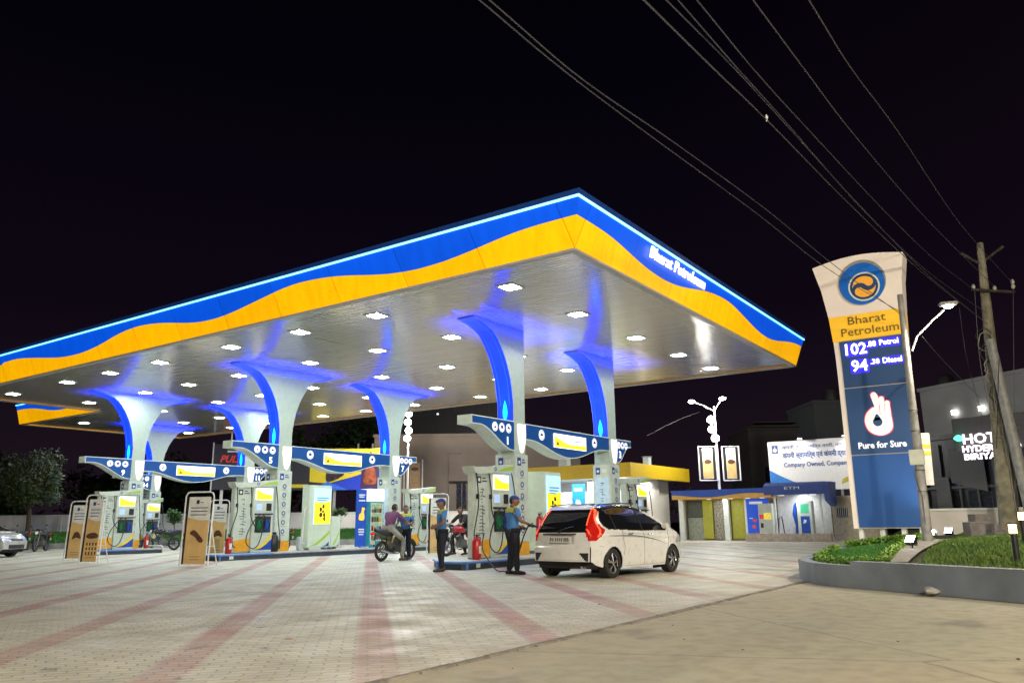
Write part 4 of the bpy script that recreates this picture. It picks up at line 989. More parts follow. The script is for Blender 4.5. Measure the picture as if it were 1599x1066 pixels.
# ================================================================ motorcycles
def bike(label, loc, rz, tank, group='motorcycles and scooters', lean=4):
    t = thing('motorcycle', label, 'motorcycle', loc, rz, group=group); t.rotation_euler = (radians(lean), 0, rz)
    R = .31; mt = mat('engine_metal', (.18, .18, .18), .4, .7, noise=.2)
    for cx in (0, 1.32):
        w_ = MB(); w_.ring((cx, 0, R), 'y', R-.045, .048, 32, 8, sq=1.05); wh = w_.build('wheel', rubber, t, world=False, smooth=True)
        r = MB(); r.ring((cx, 0, R), 'y', R-.095, .014, 28, 6); r.cyl((cx, 0, R), 'y', .05, .12, 12)
        for k in range(6):
            a = 2*pi*k/6; r.tube([(cx+.03*cos(a), 0, R+.03*sin(a)), (cx+.22*cos(a), 0, R+.22*sin(a))], .013, 5)
        r.build('rim', mt, wh, world=False, smooth=True)
        d = MB(); d.ring((cx, -.05, R), 'y', .105, .02, 20, 4, sq=.1); d.build('brake_disc', chrome, wh, world=False)
    q = MB(); q.tube([(1.32, -.09, R), (1.12, -.09, .78), (1.04, -.09, .98)], .022, 8); q.tube([(1.32, .09, R), (1.12, .09, .78), (1.04, .09, .98)], .022, 8); q.build('front_fork', mt, t, world=False, smooth=True)
    q = MB(); pts = [(1.32+(R+.03)*cos(a), R+(R+.03)*sin(a)) for a in [radians(20+12*k) for k in range(11)]]
    for i in range(len(pts)-1):
        (a, b), (c, d) = pts[i], pts[i+1]; q.add([(a, -.06, b-.01), (a, .06, b-.01), (c, .06, d-.01), (c, -.06, d-.01), (a, -.05, b+.02), (a, .05, b+.02), (c, .05, d+.02), (c, -.05, d+.02)], [(0, 1, 2, 3), (7, 6, 5, 4), (0, 3, 7, 4), (1, 5, 6, 2)])
    q.build('front_mudguard', dark, t, world=False, smooth=True)
    q = MB(); q.tube([(1.02, 0, .9), (.85, 0, .62), (.62, 0, .3), (.35, 0, .28)], .03, 8); q.tube([(1.02, 0, .88), (.5, 0, .78), (.1, 0, .74), (-.3, 0, .82)], .025, 8); q.tube([(.35, -.06, .34), (0, -.09, R)], .025, 6); q.tube([(.35, .06, .34), (0, .09, R)], .025, 6)
    for s in (-1, 1): q.tube([(.02, s*.1, R), (.12, s*.1, .72)], .024, 8)
    q.build('frame', dark, t, world=False, smooth=True)
    q = MB(); q.box((.42, -.13, .28), (.8, .13, .55), .04); q.tube([(.62, 0, .5), (.74, 0, .7)], .1, 10); q.cyl((.5, -.15, .4), 'y', .1, .06, 16)
    for k in range(4): q.box((.56, -.12, .52+.04*k), (.80, .12, .535+.04*k))
    q.build('engine', mt, t, world=False, smooth=True)
    q = MB(); q.tube([(.78, -.08, .48), (.82, -.12, .3), (.6, -.15, .22), (.2, -.16, .26), (-.25, -.17, .36)], .03, 8, rs=[.018, .02, .022, .035, .05]); q.build('exhaust', chrome, t, world=False, smooth=True)
    q = MB(); q.tube([(.42, 0, .83), (.55, 0, .88), (.75, 0, .92), (.92, 0, .90), (1.02, 0, .86)], .1, 14, rs=[.06, .12, .15, .13, .06]); q.build('fuel_tank', tank, t, world=False, smooth=True)
    q = MB(); q.tube([(.5, 0, .83), (.35, 0, .82), (.1, 0, .84), (-.15, 0, .88), (-.35, 0, .92)], .1, 12, rs=[.07, .11, .12, .11, .06]); q.build('seat', mat('seat_vinyl', (.02, .02, .02), .5), t, world=False, smooth=True)
    q = MB(); q.tube([(.3, 0, .70), (.0, 0, .74), (-.3, 0, .84), (-.45, 0, .86)], .1, 10, rs=[.1, .09, .07, .04]); q.tube([(-.3, 0, .78), (-.38, 0, .6), (-.36, 0, .45)], .04, 6); q.build('tail_section', tank, t, world=False, smooth=True)
    q = MB(); q.box((-.5, -.07, .80), (-.44, .07, .87), .012); q.build('tail_light', mat('bike_tail_lamp', (.4, .01, .01), .3, emit=.6, ecol=(1, .02, .01)), t, world=False)
    q = MB(); q.box((-.45, -.09, .52), (-.44, .09, .64)); q.build('number_plate', white, t, world=False)
    q = MB(); q.ball((1.12, 0, .9), .1, 14, 9, (.8, 1, 1)); q.build('headlamp_shell', dark, t, world=False, smooth=True)
    q = MB(); q.cyl((1.2, 0, .9), 'x', .075, .02, 18); q.build('headlight', mat('headlamp_lens', (.6, .6, .6), .15, emit=.25, ecol=(1, .95, .8)), t, world=False)
    q = MB(); q.tube([(.86, -.36, 1.02), (.96, -.28, 1.06), (1.03, -.1, 1.01), (1.03, .1, 1.01), (.96, .28, 1.06), (.86, .36, 1.02)], .015, 8); q.box((1.0, -.09, 1.0), (1.1, .09, 1.08), .02); q.build('handlebar', dark, t, world=False, smooth=True)
    for s in (-1, 1):
        q = MB(); q.tube([(.95, s*.27, 1.06), (.93, s*.32, 1.2)], .008, 5); q.ball((.93, s*.35, 1.24), .055, 10, 6, (.3, 1.1, .75)); q.build('mirror', dark, t, world=False, smooth=True)
    q = MB(); q.tube([(.3, .12, .28), (.25, .28, .02)], .012, 5); q.tube([(.45, -.2, .28), (.45, .2, .28)], .012, 6); q.build('side_stand', mt, t, world=False)
    return t
bk = mat('bike_black', (.02, .022, .02), .25, coat=.4); bg_ = mat('bike_olive', (.05, .07, .04), .3, coat=.4); br_ = mat('bike_red', (.5, .015, .02), .25, coat=.5)
def gp(px, D): p = at(px, 800, D); return (p.x, p.y)
BX, BY = gp(597, 25.3)
bike('dark motorcycle carrying the seated rider at pump number 7', (BX, BY, 0), radians(3), bg_, lean=2)
x, y = gp(741, 29.5); bike('red motorcycle behind the attendant with clasped hands', (x, y, 0), radians(170), br_)
x, y = gp(42, 42); bike('parked black motorcycle standing closest to the silver car', (x, y, 0), radians(-150), bk)
x, y = gp(78, 41); bike('parked black motorcycle under the left tree, farther from the silver car', (x, y, 0), radians(-135), bk)
x, y = gp(276, 40); bike('dark parked motorcycle half behind the tall banner stand', (x, y, 0), radians(175), bk)
x, y = gp(448, 37); bike('parked motorcycle half hidden just left of the poster cabinet', (x, y, 0), radians(185), bk)
# ================================================================ people
def skin_mesh(nodes, edges, levels=2, root=0):
    names = list(nodes); me = bpy.data.meshes.new('s'); me.from_pydata([nodes[n][0] for n in names], [(names.index(a), names.index(b)) for a, b in edges], [])
    o = bpy.data.objects.new('s', me); COL.objects.link(o)
    sk = o.modifiers.new('k', 'SKIN'); sk.use_smooth_shade = True
    L = me.skin_vertices[0].data if me.skin_vertices else None
    for i, n in enumerate(names):
        r = nodes[n][1]; L[i].radius = r if isinstance(r, tuple) else (r, r); L[i].use_root = (i == root)
    if levels: sb = o.modifiers.new('b', 'SUBSURF'); sb.levels = levels; sb.render_levels = levels
    dg = bpy.context.evaluated_depsgraph_get(); r = bpy.data.meshes.new_from_object(o.evaluated_get(dg))
    V = [v.co.copy() for v in r.vertices]; Fc = [tuple(p.vertices) for p in r.polygons]
    bpy.data.objects.remove(o); bpy.data.meshes.remove(me); bpy.data.meshes.remove(r)
    return V, Fc
def V3(*a): return Vector(a)
STAND = dict(pelvis=V3(0, 0, .93), waist=V3(0, 0, 1.08), chest=V3(.0, 0, 1.28), neck=V3(-.01, 0, 1.44), head=V3(.02, 0, 1.58),
             shL=V3(0, .17, 1.39), elL=V3(-.02, .24, 1.12), wrL=V3(.06, .25, .88), shR=V3(0, -.17, 1.39), elR=V3(-.02, -.24, 1.12), wrR=V3(.06, -.25, .88),
             hiL=V3(0, .09, .88), knL=V3(.02, .1, .49), anL=V3(-.02, .11, .08), hiR=V3(0, -.09, .88), knR=V3(.02, -.1, .49), anR=V3(-.02, -.11, .08))
def person(label, loc, rz, pose, shirt, yoke, trouser, headwear, hm, face=0, s=1.0, sleeve=.75, shoe=dark):
    J = dict(STAND); J.update(pose); t = thing('person', label, 'person', loc, rz, group='people on the forecourt'); t.scale = (s*1.06, s*1.10, s)
    body = MB()
    nd = {k: (J[k], r) for k, r in dict(pelvis=.10, waist=.095, chest=(.13, .10), neck=.052, shL=.055, shR=.055, elL=.040, elR=.040, wrL=.027, wrR=.027, hiL=.075, hiR=.075, knL=.052, knR=.052, anL=.036, anR=.036).items()}
    ed = [('pelvis', 'waist'), ('waist', 'chest'), ('chest', 'neck'), ('chest', 'shL'), ('shL', 'elL'), ('elL', 'wrL'), ('chest', 'shR'), ('shR', 'elR'), ('elR', 'wrR'), ('pelvis', 'hiL'), ('hiL', 'knL'), ('knL', 'anL'), ('pelvis', 'hiR'), ('hiR', 'knR'), ('knR', 'anR')]
    V, Fc = skin_mesh(nd, ed); body.add(V, Fc)
    # head, turned by `face` degrees
    HM = Matrix.Translation(J['head']) @ Matrix.Rotation(radians(face), 4, 'Z')
    h = MB(HM); n, m = 20, 16; vs = []
    for i in range(m+1):
        th = pi*i/m
        for j in range(n):
            a = 2*pi*j/n; x, y, z = sin(th)*cos(a), sin(th)*sin(a), -cos(th)
            rx, ry = .098, .076
            if z < 0: rx *= 1-.18*(-z)**1.5; ry *= 1-.32*(-z)**1.3
            X_, Y_, Z_ = x*rx, y*ry, z*.122
            if x > 0:                      # face: brow, nose, mouth, chin
                f = x*x
                if abs(y) < .25 and -.35 < z < .12: X_ += .022*(1-abs(y)/.25)*(1-abs(z+.18)/.3)
                if abs(z-.05) < .14 and .18 < abs(y) < .6: X_ -= .010*f
                if abs(y) < .35 and -.62 < z < -.42: X_ += .006*f
                if z < -.75: X_ += .012*f
            vs.append((X_, Y_, Z_))
    fs = [(i*n+j, i*n+(j+1) % n, (i+1)*n+(j+1) % n, (i+1)*n+j) for i in range(m) for j in range(n)]; h.add(vs, fs)
    for sg in (-1, 1): h.ball((-.005, sg*.078, 0), .024, 8, 6, (.8, .35, 1.25))
    body.V += h.V; k = len(body.V)-len(h.V); body.F += [tuple(i+k for i in f) for f in h.F]; body.I += h.I
    neck = MB(); neck.tube([J['neck'], J['neck'].lerp(J['head'], .45), J['head']+V3(0, 0, -.05)], .05, 12); k = len(body.V); body.V += neck.V; body.F += [tuple(i+k for i in f) for f in neck.F]; body.I += neck.I
    # hands: palm, four bent fingers of unequal length, thumb
    for S, sg in (('L', 1), ('R', -1)):
        wv = J['wr'+S]; d = (wv-J['el'+S]).normalized(); side = V3(0, sg, 0); side = (side-d*side.dot(d)).normalized(); nrm = d.cross(side)*sg; 
        inw = V3(0, -sg, 0); inw = (inw-d*inw.dot(d)).normalized(); fwd = d.cross(inw).normalized()*(-sg)
        q = MB(); q.tube([wv-d*.01, wv+d*.03, wv+d*.075, wv+d*.09], .03, 8, rs=[.026, .034, .036, .028])
        for k_, ln in enumerate((.062, .07, .066, .052)):
            o_ = fwd*(.027-.018*k_); b0 = wv+d*.08+o_; q.tube([b0, b0+d*ln*.45+inw*.006, b0+d*ln*.75+inw*.022, b0+d*ln*.85+inw*.04], .008, 6, rs=[.0095, .009, .008, .006])
        b0 = wv+d*.025+fwd*.03; q.tube([b0, b0+fwd*.022+d*.025, b0+fwd*.025+d*.055+inw*.015], .01, 6, rs=[.013, .011, .008])
        k = len(body.V); body.V += q.V; body.F += [tuple(i+k for i in f) for f in q.F]; body.I += q.I
    body.build('body', skin, t, world=False, smooth='all')
    ey = MB(HM)
    for sg in (-1, 1): ey.ball((.083, sg*.03, .006), .011, 8, 6, (.6, 1, .7))
    ey.build('eyes', mat('eye', (.12, .1, .09), .3, noise=0), t, world=False)
    # clothes
    def sleeve_pt(S): return J['el'+S].lerp(J['sh'+S], 1-sleeve) if sleeve < 1 else J['el'+S]+(J['wr'+S]-J['el'+S])*(sleeve-1)
    nd = dict(pelvis=(J['pelvis']+V3(0, 0, -.02), (.125, .15)), waist=(J['waist'], (.118, .145)), chest=(J['chest'], (.125, .165)), collar=(J['neck']+V3(0, 0, -.03), .065), shL=(J['shL'], .078), slL=(sleeve_pt('L'), .064), shR=(J['shR'], .078), slR=(sleeve_pt('R'), .064))
    V, Fc = skin_mesh(nd, [('pelvis', 'waist'), ('waist', 'chest'), ('chest', 'collar'), ('chest', 'shL'), ('shL', 'slL'), ('chest', 'shR'), ('shR', 'slR')])
    q = MB(); q.add(V, Fc)
    # the yoke is the upper chest and shoulders, one garment with two cloths
    up = (J['neck']-J['waist']).normalized(); z0 = J['chest']
    if yoke is not None:
        q.I = []
        for f in q.F:
            c = sum((q.V[i] for i in f), Vector())/len(f); a = (c-z0).dot(up); y_ = abs((c-z0).y)
            q.I.append(1 if a > .055 and y_ < .21 or (a > .0 and .05 < y_ < .085) else 0)
    q.build('shirt', [shirt, yoke or shirt], t, world=False, smooth='all')
    nd = dict(pelvis=(J['pelvis']+V3(0, 0, .0), (.118, .14)), hiL=(J['hiL'], .098), knL=(J['knL'], .075), anL=(J['anL']+V3(0, 0, .0), .06), hiR=(J['hiR'], .098), knR=(J['knR'], .075), anR=(J['anR'], .06))
    V, Fc = skin_mesh(nd, [('pelvis', 'hiL'), ('hiL', 'knL'), ('knL', 'anL'), ('pelvis', 'hiR'), ('hiR', 'knR'), ('knR', 'anR')])
    q = MB(); q.add(V, Fc); q.build('trousers', trouser, t, world=False, smooth='all')
    for S in 'LR':
        a = J['an'+S]; q = MB(); q.tube([a+V3(-.07, 0, -.035), a+V3(-.02, 0, -.02), a+V3(.06, 0, -.035), a+V3(.15, 0, -.048), a+V3(.19, 0, -.055)], .04, 10, rs=[.035, .05, .042, .036, .022]); q.build('shoe', shoe, t, world=False, smooth='all')
    if headwear == 'cap':
        q = MB(HM); q.ball((-.006, 0, .045), .105, 16, 10, (1.0, .84, .86)); q.F = [f for f in q.F if min((HM.inverted() @ q.V[i]).z for i in f) > .035]; q.I = [0]*len(q.F)
        q.prism([(.06, -.068), (.15, -.055), (.175, 0), (.15, .055), (.06, .068)], .045, .055); q.build('cap', hm, t, world=False, smooth=True)
    q = MB(HM); hr = 1.09
    q.ball((-.008, 0, .012), .1, 16, 12, (1.03, .86, 1.22)); q.F = [f for f in q.F if all(((HM.inverted() @ q.V[i]).z > .055 or (HM.inverted() @ q.V[i]).x < -.02) and (HM.inverted() @ q.V[i]).z > -.07 for i in f)]; q.I = [0]*len(q.F)
    if headwear == 'helmet': 
        q = MB(HM); q.ball((0, 0, .03), .135, 18, 12, (1.05, .95, 1)); q.F = [f for f in q.F if all((HM.inverted() @ q.V[i]).z > -.07 for i in f)]; q.I = [0]*len(q.F); q.build('helmet', hm, t, world=False, smooth='all')
    elif headwear != 'cap': q.build('hair', hm, t, world=False, smooth='all')
    else: q.F = [f for f in q.F if all((HM.inverted() @ q.V[i]).z < .06 for i in f)]; q.I = [0]*len(q.F); q.build('hair', mat('black_hair', (.012, .01, .01), .6), t, world=False, smooth='all')
    return t
hair = mat('black_hair', (.012, .01, .01), .6, bump=.5, bscale=120)
ublue = mat('uniform_blue', (.06, .22, .55), .8, noise=.1, bump=.3, bscale=12); uyel = mat('uniform_yellow', (.62, .66, .10), .8, noise=.05)
navy = mat('navy_trousers', (.008, .01, .022), .8, noise=.2, bump=.4, bscale=10); capb = mat('cap_blue', (.02, .05, .28), .7)
UL = radians(143)
x, y = gp(690, 19.6)
person('attendant in blue and yellow shirt standing with hands clasped before the belly', (x, y, 0), UL, dict(elL=V3(.02, .25, 1.12), wrL=V3(.18, .045, 1.04), elR=V3(.0, -.25, 1.12), wrR=V3(.17, -.045, 1.06), anL=V3(.03, .12, .08), anR=V3(-.04, -.10, .08)), ublue, uyel, navy, 'cap', capb, face=8, s=1.0)
x, y = gp(800, 18.15)
person('attendant seen from behind holding the nozzle at the white hatchback', (x, y, 0), radians(-28), dict(elR=V3(.03, -.27, 1.15), wrR=V3(.28, -.24, 1.06), elL=V3(.03, .25, 1.14), wrL=V3(.25, .14, 1.02), anL=V3(-.03, .12, .08), anR=V3(.06, -.08, .08), head=V3(.05, -.01, 1.57)), ublue, uyel, navy, 'cap', capb, face=-30, s=1.01)
# rider: sitting on the motorcycle
purp = mat('purple_shirt', (.16, .055, .14), .85, noise=.12, bump=.4, bscale=10); khaki = mat('grey_trousers', (.30, .30, .26), .85, noise=.1, bump=.4, bscale=9)
hx = BX+.30; 
person('rider in purple shirt and grey trousers sitting on the dark motorcycle', (hx, BY, 0), radians(3), dict(pelvis=V3(0, 0, .98), waist=V3(.04, 0, 1.12), chest=V3(.13, 0, 1.30), neck=V3(.2, 0, 1.44), head=V3(.26, 0, 1.57),
    shL=V3(.15, .18, 1.39), elL=V3(.34, .27, 1.2), wrL=V3(.55, .31, 1.09), shR=V3(.15, -.18, 1.39), elR=V3(.32, -.28, 1.18), wrR=V3(.55, -.32, 1.08),
    hiL=V3(0, .1, .95), knL=V3(.40, .24, .72), anL=V3(.22, .24, .34), hiR=V3(.0, -.1, .95), knR=V3(.36, -.26, .60), anR=V3(.24, -.30, .09)), purp, None, khaki, 'hair', hair, s=1.03, sleeve=1.3, shoe=mat('brown_shoe', (.12, .07, .04), .6))
x, y = gp(634, 26.0)
person('attendant in blue shirt standing by the screen of pump number 7', (x, y, .0), radians(200), dict(elL=V3(.05, .24, 1.14), wrL=V3(.28, .2, 1.12), elR=V3(.05, -.24, 1.14), wrR=V3(.26, -.2, 1.08)), ublue, uyel, navy, 'hair', hair, face=10, s=1.0)
blkj = mat('black_jacket', (.015, .015, .018), .8, bump=.4, bscale=10)
x, y = gp(727, 29.6)
person('person in black leaning over the red motorcycle behind dispenser number 1', (x, y, 0), radians(170), dict(pelvis=V3(0, 0, .98), waist=V3(.05, 0, 1.12), chest=V3(.14, 0, 1.30), neck=V3(.2, 0, 1.44), head=V3(.25, 0, 1.56), shL=V3(.15, .18, 1.39), elL=V3(.3, .27, 1.18), wrL=V3(.5, .3, 1.08), shR=V3(.15, -.18, 1.39), elR=V3(.3, -.28, 1.18), wrR=V3(.5, -.3, 1.08),
    hiL=V3(0, .1, .95), knL=V3(.4, .24, .72), anL=V3(.24, .26, .1), hiR=V3(0, -.1, .95), knR=V3(.38, -.26, .64), anR=V3(.24, -.3, .09)), blkj, None, navy, 'hair', hair, sleeve=1.4)
# filling nozzle and hose from the dispenser to the car
nz = thing('filling_nozzle', 'filling nozzle with black hose running to the white hatchback', 'fuel nozzle', (.7, 1.6, .95))
pa = Vector((.72, 1.36, .92)); 
q = MB(); q.tube([(.72, 1.82, 1.05), (.73, 1.66, 1.04), (.74, 1.45, .98), (.75, 1.29, .93)], .03, 8, rs=[.026, .022, .014, .012]); q.build('spout', dark, nz)
q = MB(); P = [(.72, 1.82, 1.04), (.72, 1.95, .8), (.78, 2.2, .3), (.85, 2.45, .05), (1.0, 2.7, .04), (1.4, 3.2, .04), (2.0, 3.9, .25), (2.7, 4.6, .5), (3.2, 4.9, .9)]
out = []
for i in range(len(P)-1):
    p0, p1, p2, p3 = [Vector(P[max(0, min(len(P)-1, i+k))]) for k in (-1, 0, 1, 2)]
    for s_ in range(6): t_ = s_/6; out.append(.5*((2*p1)+(p2-p0)*t_+(2*p0-5*p1+4*p2-p3)*t_*t_+(3*p1-p0-3*p2+p3)*t_**3))
q.tube(out, .016, 7); q.build('hose', rubber, nz, smooth=True)
# ================================================================ sign tower (faces -x, long side along y)
XT = 10.0
def ysec(z):   # left (+y) and right (-y) edges of the tower face
    tl = lerp_tab([(.8, -2.98), (5.5, -2.98), (6.24, -2.96), (7.0, -2.90), (7.8, -2.78), (8.62, -2.60)], z)
    tr = lerp_tab([(.8, -4.78), (6.2, -4.92), (7.0, -4.95), (7.8, -5.0), (8.6, -5.12)], z)
    return tl, tr
tw = thing('price_sign_tower', 'tall price tower with round blue and orange emblem above 102 and 94 fuel prices', 'sign tower', (XT, -3.9, .3))
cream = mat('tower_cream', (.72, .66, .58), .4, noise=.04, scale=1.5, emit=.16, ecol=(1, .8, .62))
def tslab(name, m, z0, z1, yl=0, yr=0, x0=0, x1=.5, n=10, arch=0):
    q = MB(); vs = []
    for i in range(n+1):
        z = z0+(z1-z0)*i/n; l, r = ysec(z); l -= yl; r += yr
        vs += [(XT+x0, l, z), (XT+x0, r, z), (XT+x1, l, z), (XT+x1, r, z)]
    fs = []
    for i in range(n):
        k = 4*i; fs += [(k, k+4, k+5, k+1), (k+2, k+3, k+7, k+6), (k, k+2, k+6, k+4), (k+1, k+5, k+7, k+3)]
    fs += [(0, 1, 3, 2), (4*n, 4*n+2, 4*n+3, 4*n+1)]
    return q.add(vs, fs).build(name, m, tw)
tslab('body', cream, .85, 6.96, x0=.03, x1=.52)
# crown with a gently arched top
q = MB(); vs = []; n = 16
for i in range(n+1):
    f = i/n; l, r = -2.60, -5.12; y = l+(r-l)*f; zt = 8.52+.20*sin(pi*min(1, f*.9+.05)); 
    lb, rb = ysec(6.96); yb = lb+(rb-lb)*f
    lm, rm = ysec(7.8); ym = lm+(rm-lm)*f
    vs += [(XT-.06, yb, 6.96), (XT-.08, ym, 7.8), (XT-.13, y, zt), (XT+.56, yb, 6.96), (XT+.56, ym, 7.8), (XT+.56, y, zt)]
fs = []
for i in range(n):
    k = 6*i; fs += [(k, k+1, k+7, k+6), (k+1, k+2, k+8, k+7), (k+3, k+9, k+10, k+4), (k+4, k+10, k+11, k+5), (k+2, k+5, k+11, k+8), (k, k+6, k+9, k+3)]
fs += [(0, 3, 4, 1), (1, 4, 5, 2), (6*n, 6*n+1, 6*n+4, 6*n+3), (6*n+1, 6*n+2, 6*n+5, 6*n+4)]
q.add(vs, fs).build('crown', cream, tw, smooth=True)
yb_ = mat('tower_yellow', (.75, .42, .02), .4, emit=.38, ecol=(1, .56, .03), noise=.06, scale=2)
tslab('yellow_band', yb_, 6.22, 6.955, x0=-.045, x1=.54)
tb = mat('tower_blue', (.032, .085, .215), .35, noise=.05, scale=1); tb2 = mat('tower_blue_low', (.025, .09, .28), .35, emit=.03, ecol=(.02, .14, .6), noise=.04, scale=1)
tslab('price_panel', tb, 4.83, 6.2, yl=.16, yr=-.02, x0=-.03, x1=.1)
tslab('slogan_panel', tb, 2.9, 4.80, yl=.16, yr=-.02, x0=-.03, x1=.1)
tslab('lower_panel', tb2, .88, 2.87, yl=.16, yr=-.02, x0=-.02, x1=.1)
for y in (-3.15, -3.7, -4.25, -4.7): MB().box((XT+.1, y-.06, .35), (XT+.35, y+.06, .87)).build('footing', white, tw)
# emblem
E = frame((XT-.10, -3.95, 7.82), (0, -1, 0), (-.04, 0, 1))
q = MB(E); disc(q, .0, .06, .66, 0, 40, rx=.98, h=.05); q.build('emblem_shadow_ring', mat('emblem_grey', (.30, .30, .27), .4), tw)
q = MB(E); disc(q, 0, 0, .62, .05, 40, h=.03); em = q.build('emblem', mat('emblem_blue', (.01, .11, .42), .35, emit=.14, ecol=(.0, .2, .8)), tw)
q = MB(E); ring2(q, .05, -.1, .43, .385, .08, n=36); q.build('emblem_print', white, em)
q = MB(E); disc(q, .05, -.1, .385, .08, 36, h=.002); q.build('emblem_print', mat('emblem_navy', (.02, .06, .18), .4), em)
eo = mat('emblem_orange', (.75, .33, .03), .4, emit=.25, ecol=(1, .5, .06))
q = MB(E); disc(q, .05, -.1, .315, .0825, 36, h=.002); q.build('emblem_print', eo, em)
def scurve(rot):
    R = .33; c_, s_ = cos(rot), sin(rot); L_, R_ = [], []
    pts = [(-R/2+R/2*cos(radians(a)), R/2*sin(radians(a))) for a in range(180, -1, -10)]+[(R/2+R/2*cos(radians(a)), R/2*sin(radians(a))) for a in range(180, 361, 10)]
    n = len(pts)
    for i, (x, y) in enumerate(pts):
        x0, y0 = pts[max(0, i-1)]; x1, y1 = pts[min(n-1, i+1)]; dx, dy = x1-x0, y1-y0; l = sqrt(dx*dx+dy*dy); w__ = .02+.05*sin(pi*i/(n-1))
        for S_, k in ((L_, 1), (R_, -1)): S_.append((.05+(x-dy/l*w__*k)*c_-(y+dx/l*w__*k)*s_, -.1+(x-dy/l*w__*k)*s_+(y+dx/l*w__*k)*c_))
    return L_, R_
L_, R_ = scurve(radians(38)); q = MB(E)
for i in range(len(L_)-1): q.prism([L_[i], L_[i+1], R_[i+1], R_[i]], .0855, .0875)
q.build('emblem_print', mat('emblem_navy', (.02, .06, .18), .4), em)
T_ = frame((XT-.05, -3.97, 0), (0, -1, 0), (0, 0, 1))
inkbr = mat('brown_letter', (.17, .12, .03), .5, emit=.02)
M = T_.copy(); M.translation = (XT-.05, -3.95, 6.77); text('Bharat', M, .34, inkbr, tw, w_=1.02, bold=.0, ext=.012)
M = T_.copy(); M.translation = (XT-.05, -4.0, 6.44); text('Petroleum', M, .34, inkbr, tw, w_=1.55, ext=.012)
led_w = mat('price_led', (.9, .9, 1), .4, emit=2.2, ecol=(.86, .88, 1), noise=0)
def tt(s, y, z, sz, w_, m=led_w, bold=.006):
    M = T_.copy(); M.translation = (XT-.04, y, z); return text(s, M, sz, m, tw, 'price_digits' if s[0].isdigit() or s[0] == '.' else 'lettering', w_=w_, bold=bold, ext=.008)
halo = mat('price_halo', (.02, .02, .5), .5, emit=.7, ecol=(.05, .03, 1), noise=0)  # blue halo round the lit digits, put in as glowing boxes
for y, z, w_, h in ((-3.57, 5.92, .66, .42), (-4.02, 6.02, .3, .24), (-4.48, 6.03, .56, .27), (-3.62, 5.42, .52, .42), (-4.05, 5.5, .3, .22), (-4.55, 5.5, .56, .24)):
    q = MB(frame((XT-.032, y, z), (0, -1, 0), (0, 0, 1))); q.prism(rrect(-w_/2, -h/2, w_/2, h/2, .06), 0, .004); q.build('price_halo', halo, tw)
tt('102', -3.57, 5.92, .46, .58, bold=.008); tt('.88', -4.0, 6.02, .22, .24, bold=.003); tt('Petrol', -4.46, 6.03, .22, .5, bold=.003)
tt('94', -3.62, 5.42, .46, .44, bold=.008); tt('.38', -4.04, 5.5, .2, .24, bold=.003); tt('Diesel', -4.5, 5.5, .22, .5, bold=.003)
tt('Pure for Sure', -3.98, 3.13, .25, 1.25, mat('slogan_white', (.85, .85, .85), .4, emit=.6), .006)
# hand emblem: raised hand, thumb and first finger closing a ring round a drop
hw = mat('hand_white', (.85, .83, .82), .4, emit=.5); hr = mat('hand_outline', (.6, .05, .1), .4, emit=.35, ecol=(1, .1, .2))
H_ = T_.copy(); H_.translation = (XT-.036, -3.96, 3.98)
palm = [(-.02, -.58), (-.26, -.46), (-.36, -.22), (-.33, .0), (-.2, .16), (-.05, .22), (.1, .1), (.3, .12), (.34, -.1), (.34, -.38), (.2, -.54)]
def hsh(P, m, z, grow=1.0, st=4):
    q = MB(H_); q.prism(blob([(x*grow, y*grow) for x, y in P], st), z, z+.006); q.build('hand_emblem', m, tw)
fingers = [[(.0, .05), (-.13, .5), (-.11, .62), (-.02, .64), (.05, .5), (.14, .1)], [(.06, .05), (.06, .4), (.1, .5), (.18, .49), (.2, .38), (.22, .05)], [(.18, 0), (.2, .3), (.26, .38), (.33, .34), (.33, .2), (.33, -.05)]]
for P in [palm]+fingers:
    cx = sum(p[0] for p in P)/len(P); cy = sum(p[1] for p in P)/len(P)
    q = MB(H_); q.prism(blob([(x+(.022 if x > cx else -.022), y+(.022 if y > cy else -.022)) for x, y in P], 4), 0, .005); q.build('hand_emblem', hr, tw)
for i, P in enumerate([palm]+fingers): q = MB(H_); q.prism(blob(P, 4), .006+.001*i, .0075+.001*i); q.build('hand_emblem', hw, tw)
q = MB(H_); disc(q, -.03, -.2, .125, .0125, 24, h=.002); q.prism(blob([(-.12, -.14), (-.03, .02), (.06, -.14)], 5), .0125, .0145); q.build('hand_emblem', tb, tw)
q = MB(H_)
for P in fingers[1:]: q.prism([(P[0][0]-.005, -.02), (P[0][0]+.006, -.02), (P[1][0]+.006, P[1][1]), (P[1][0]-.005, P[1][1])], .0125, .0135)
q.build('hand_emblem', hr, tw)
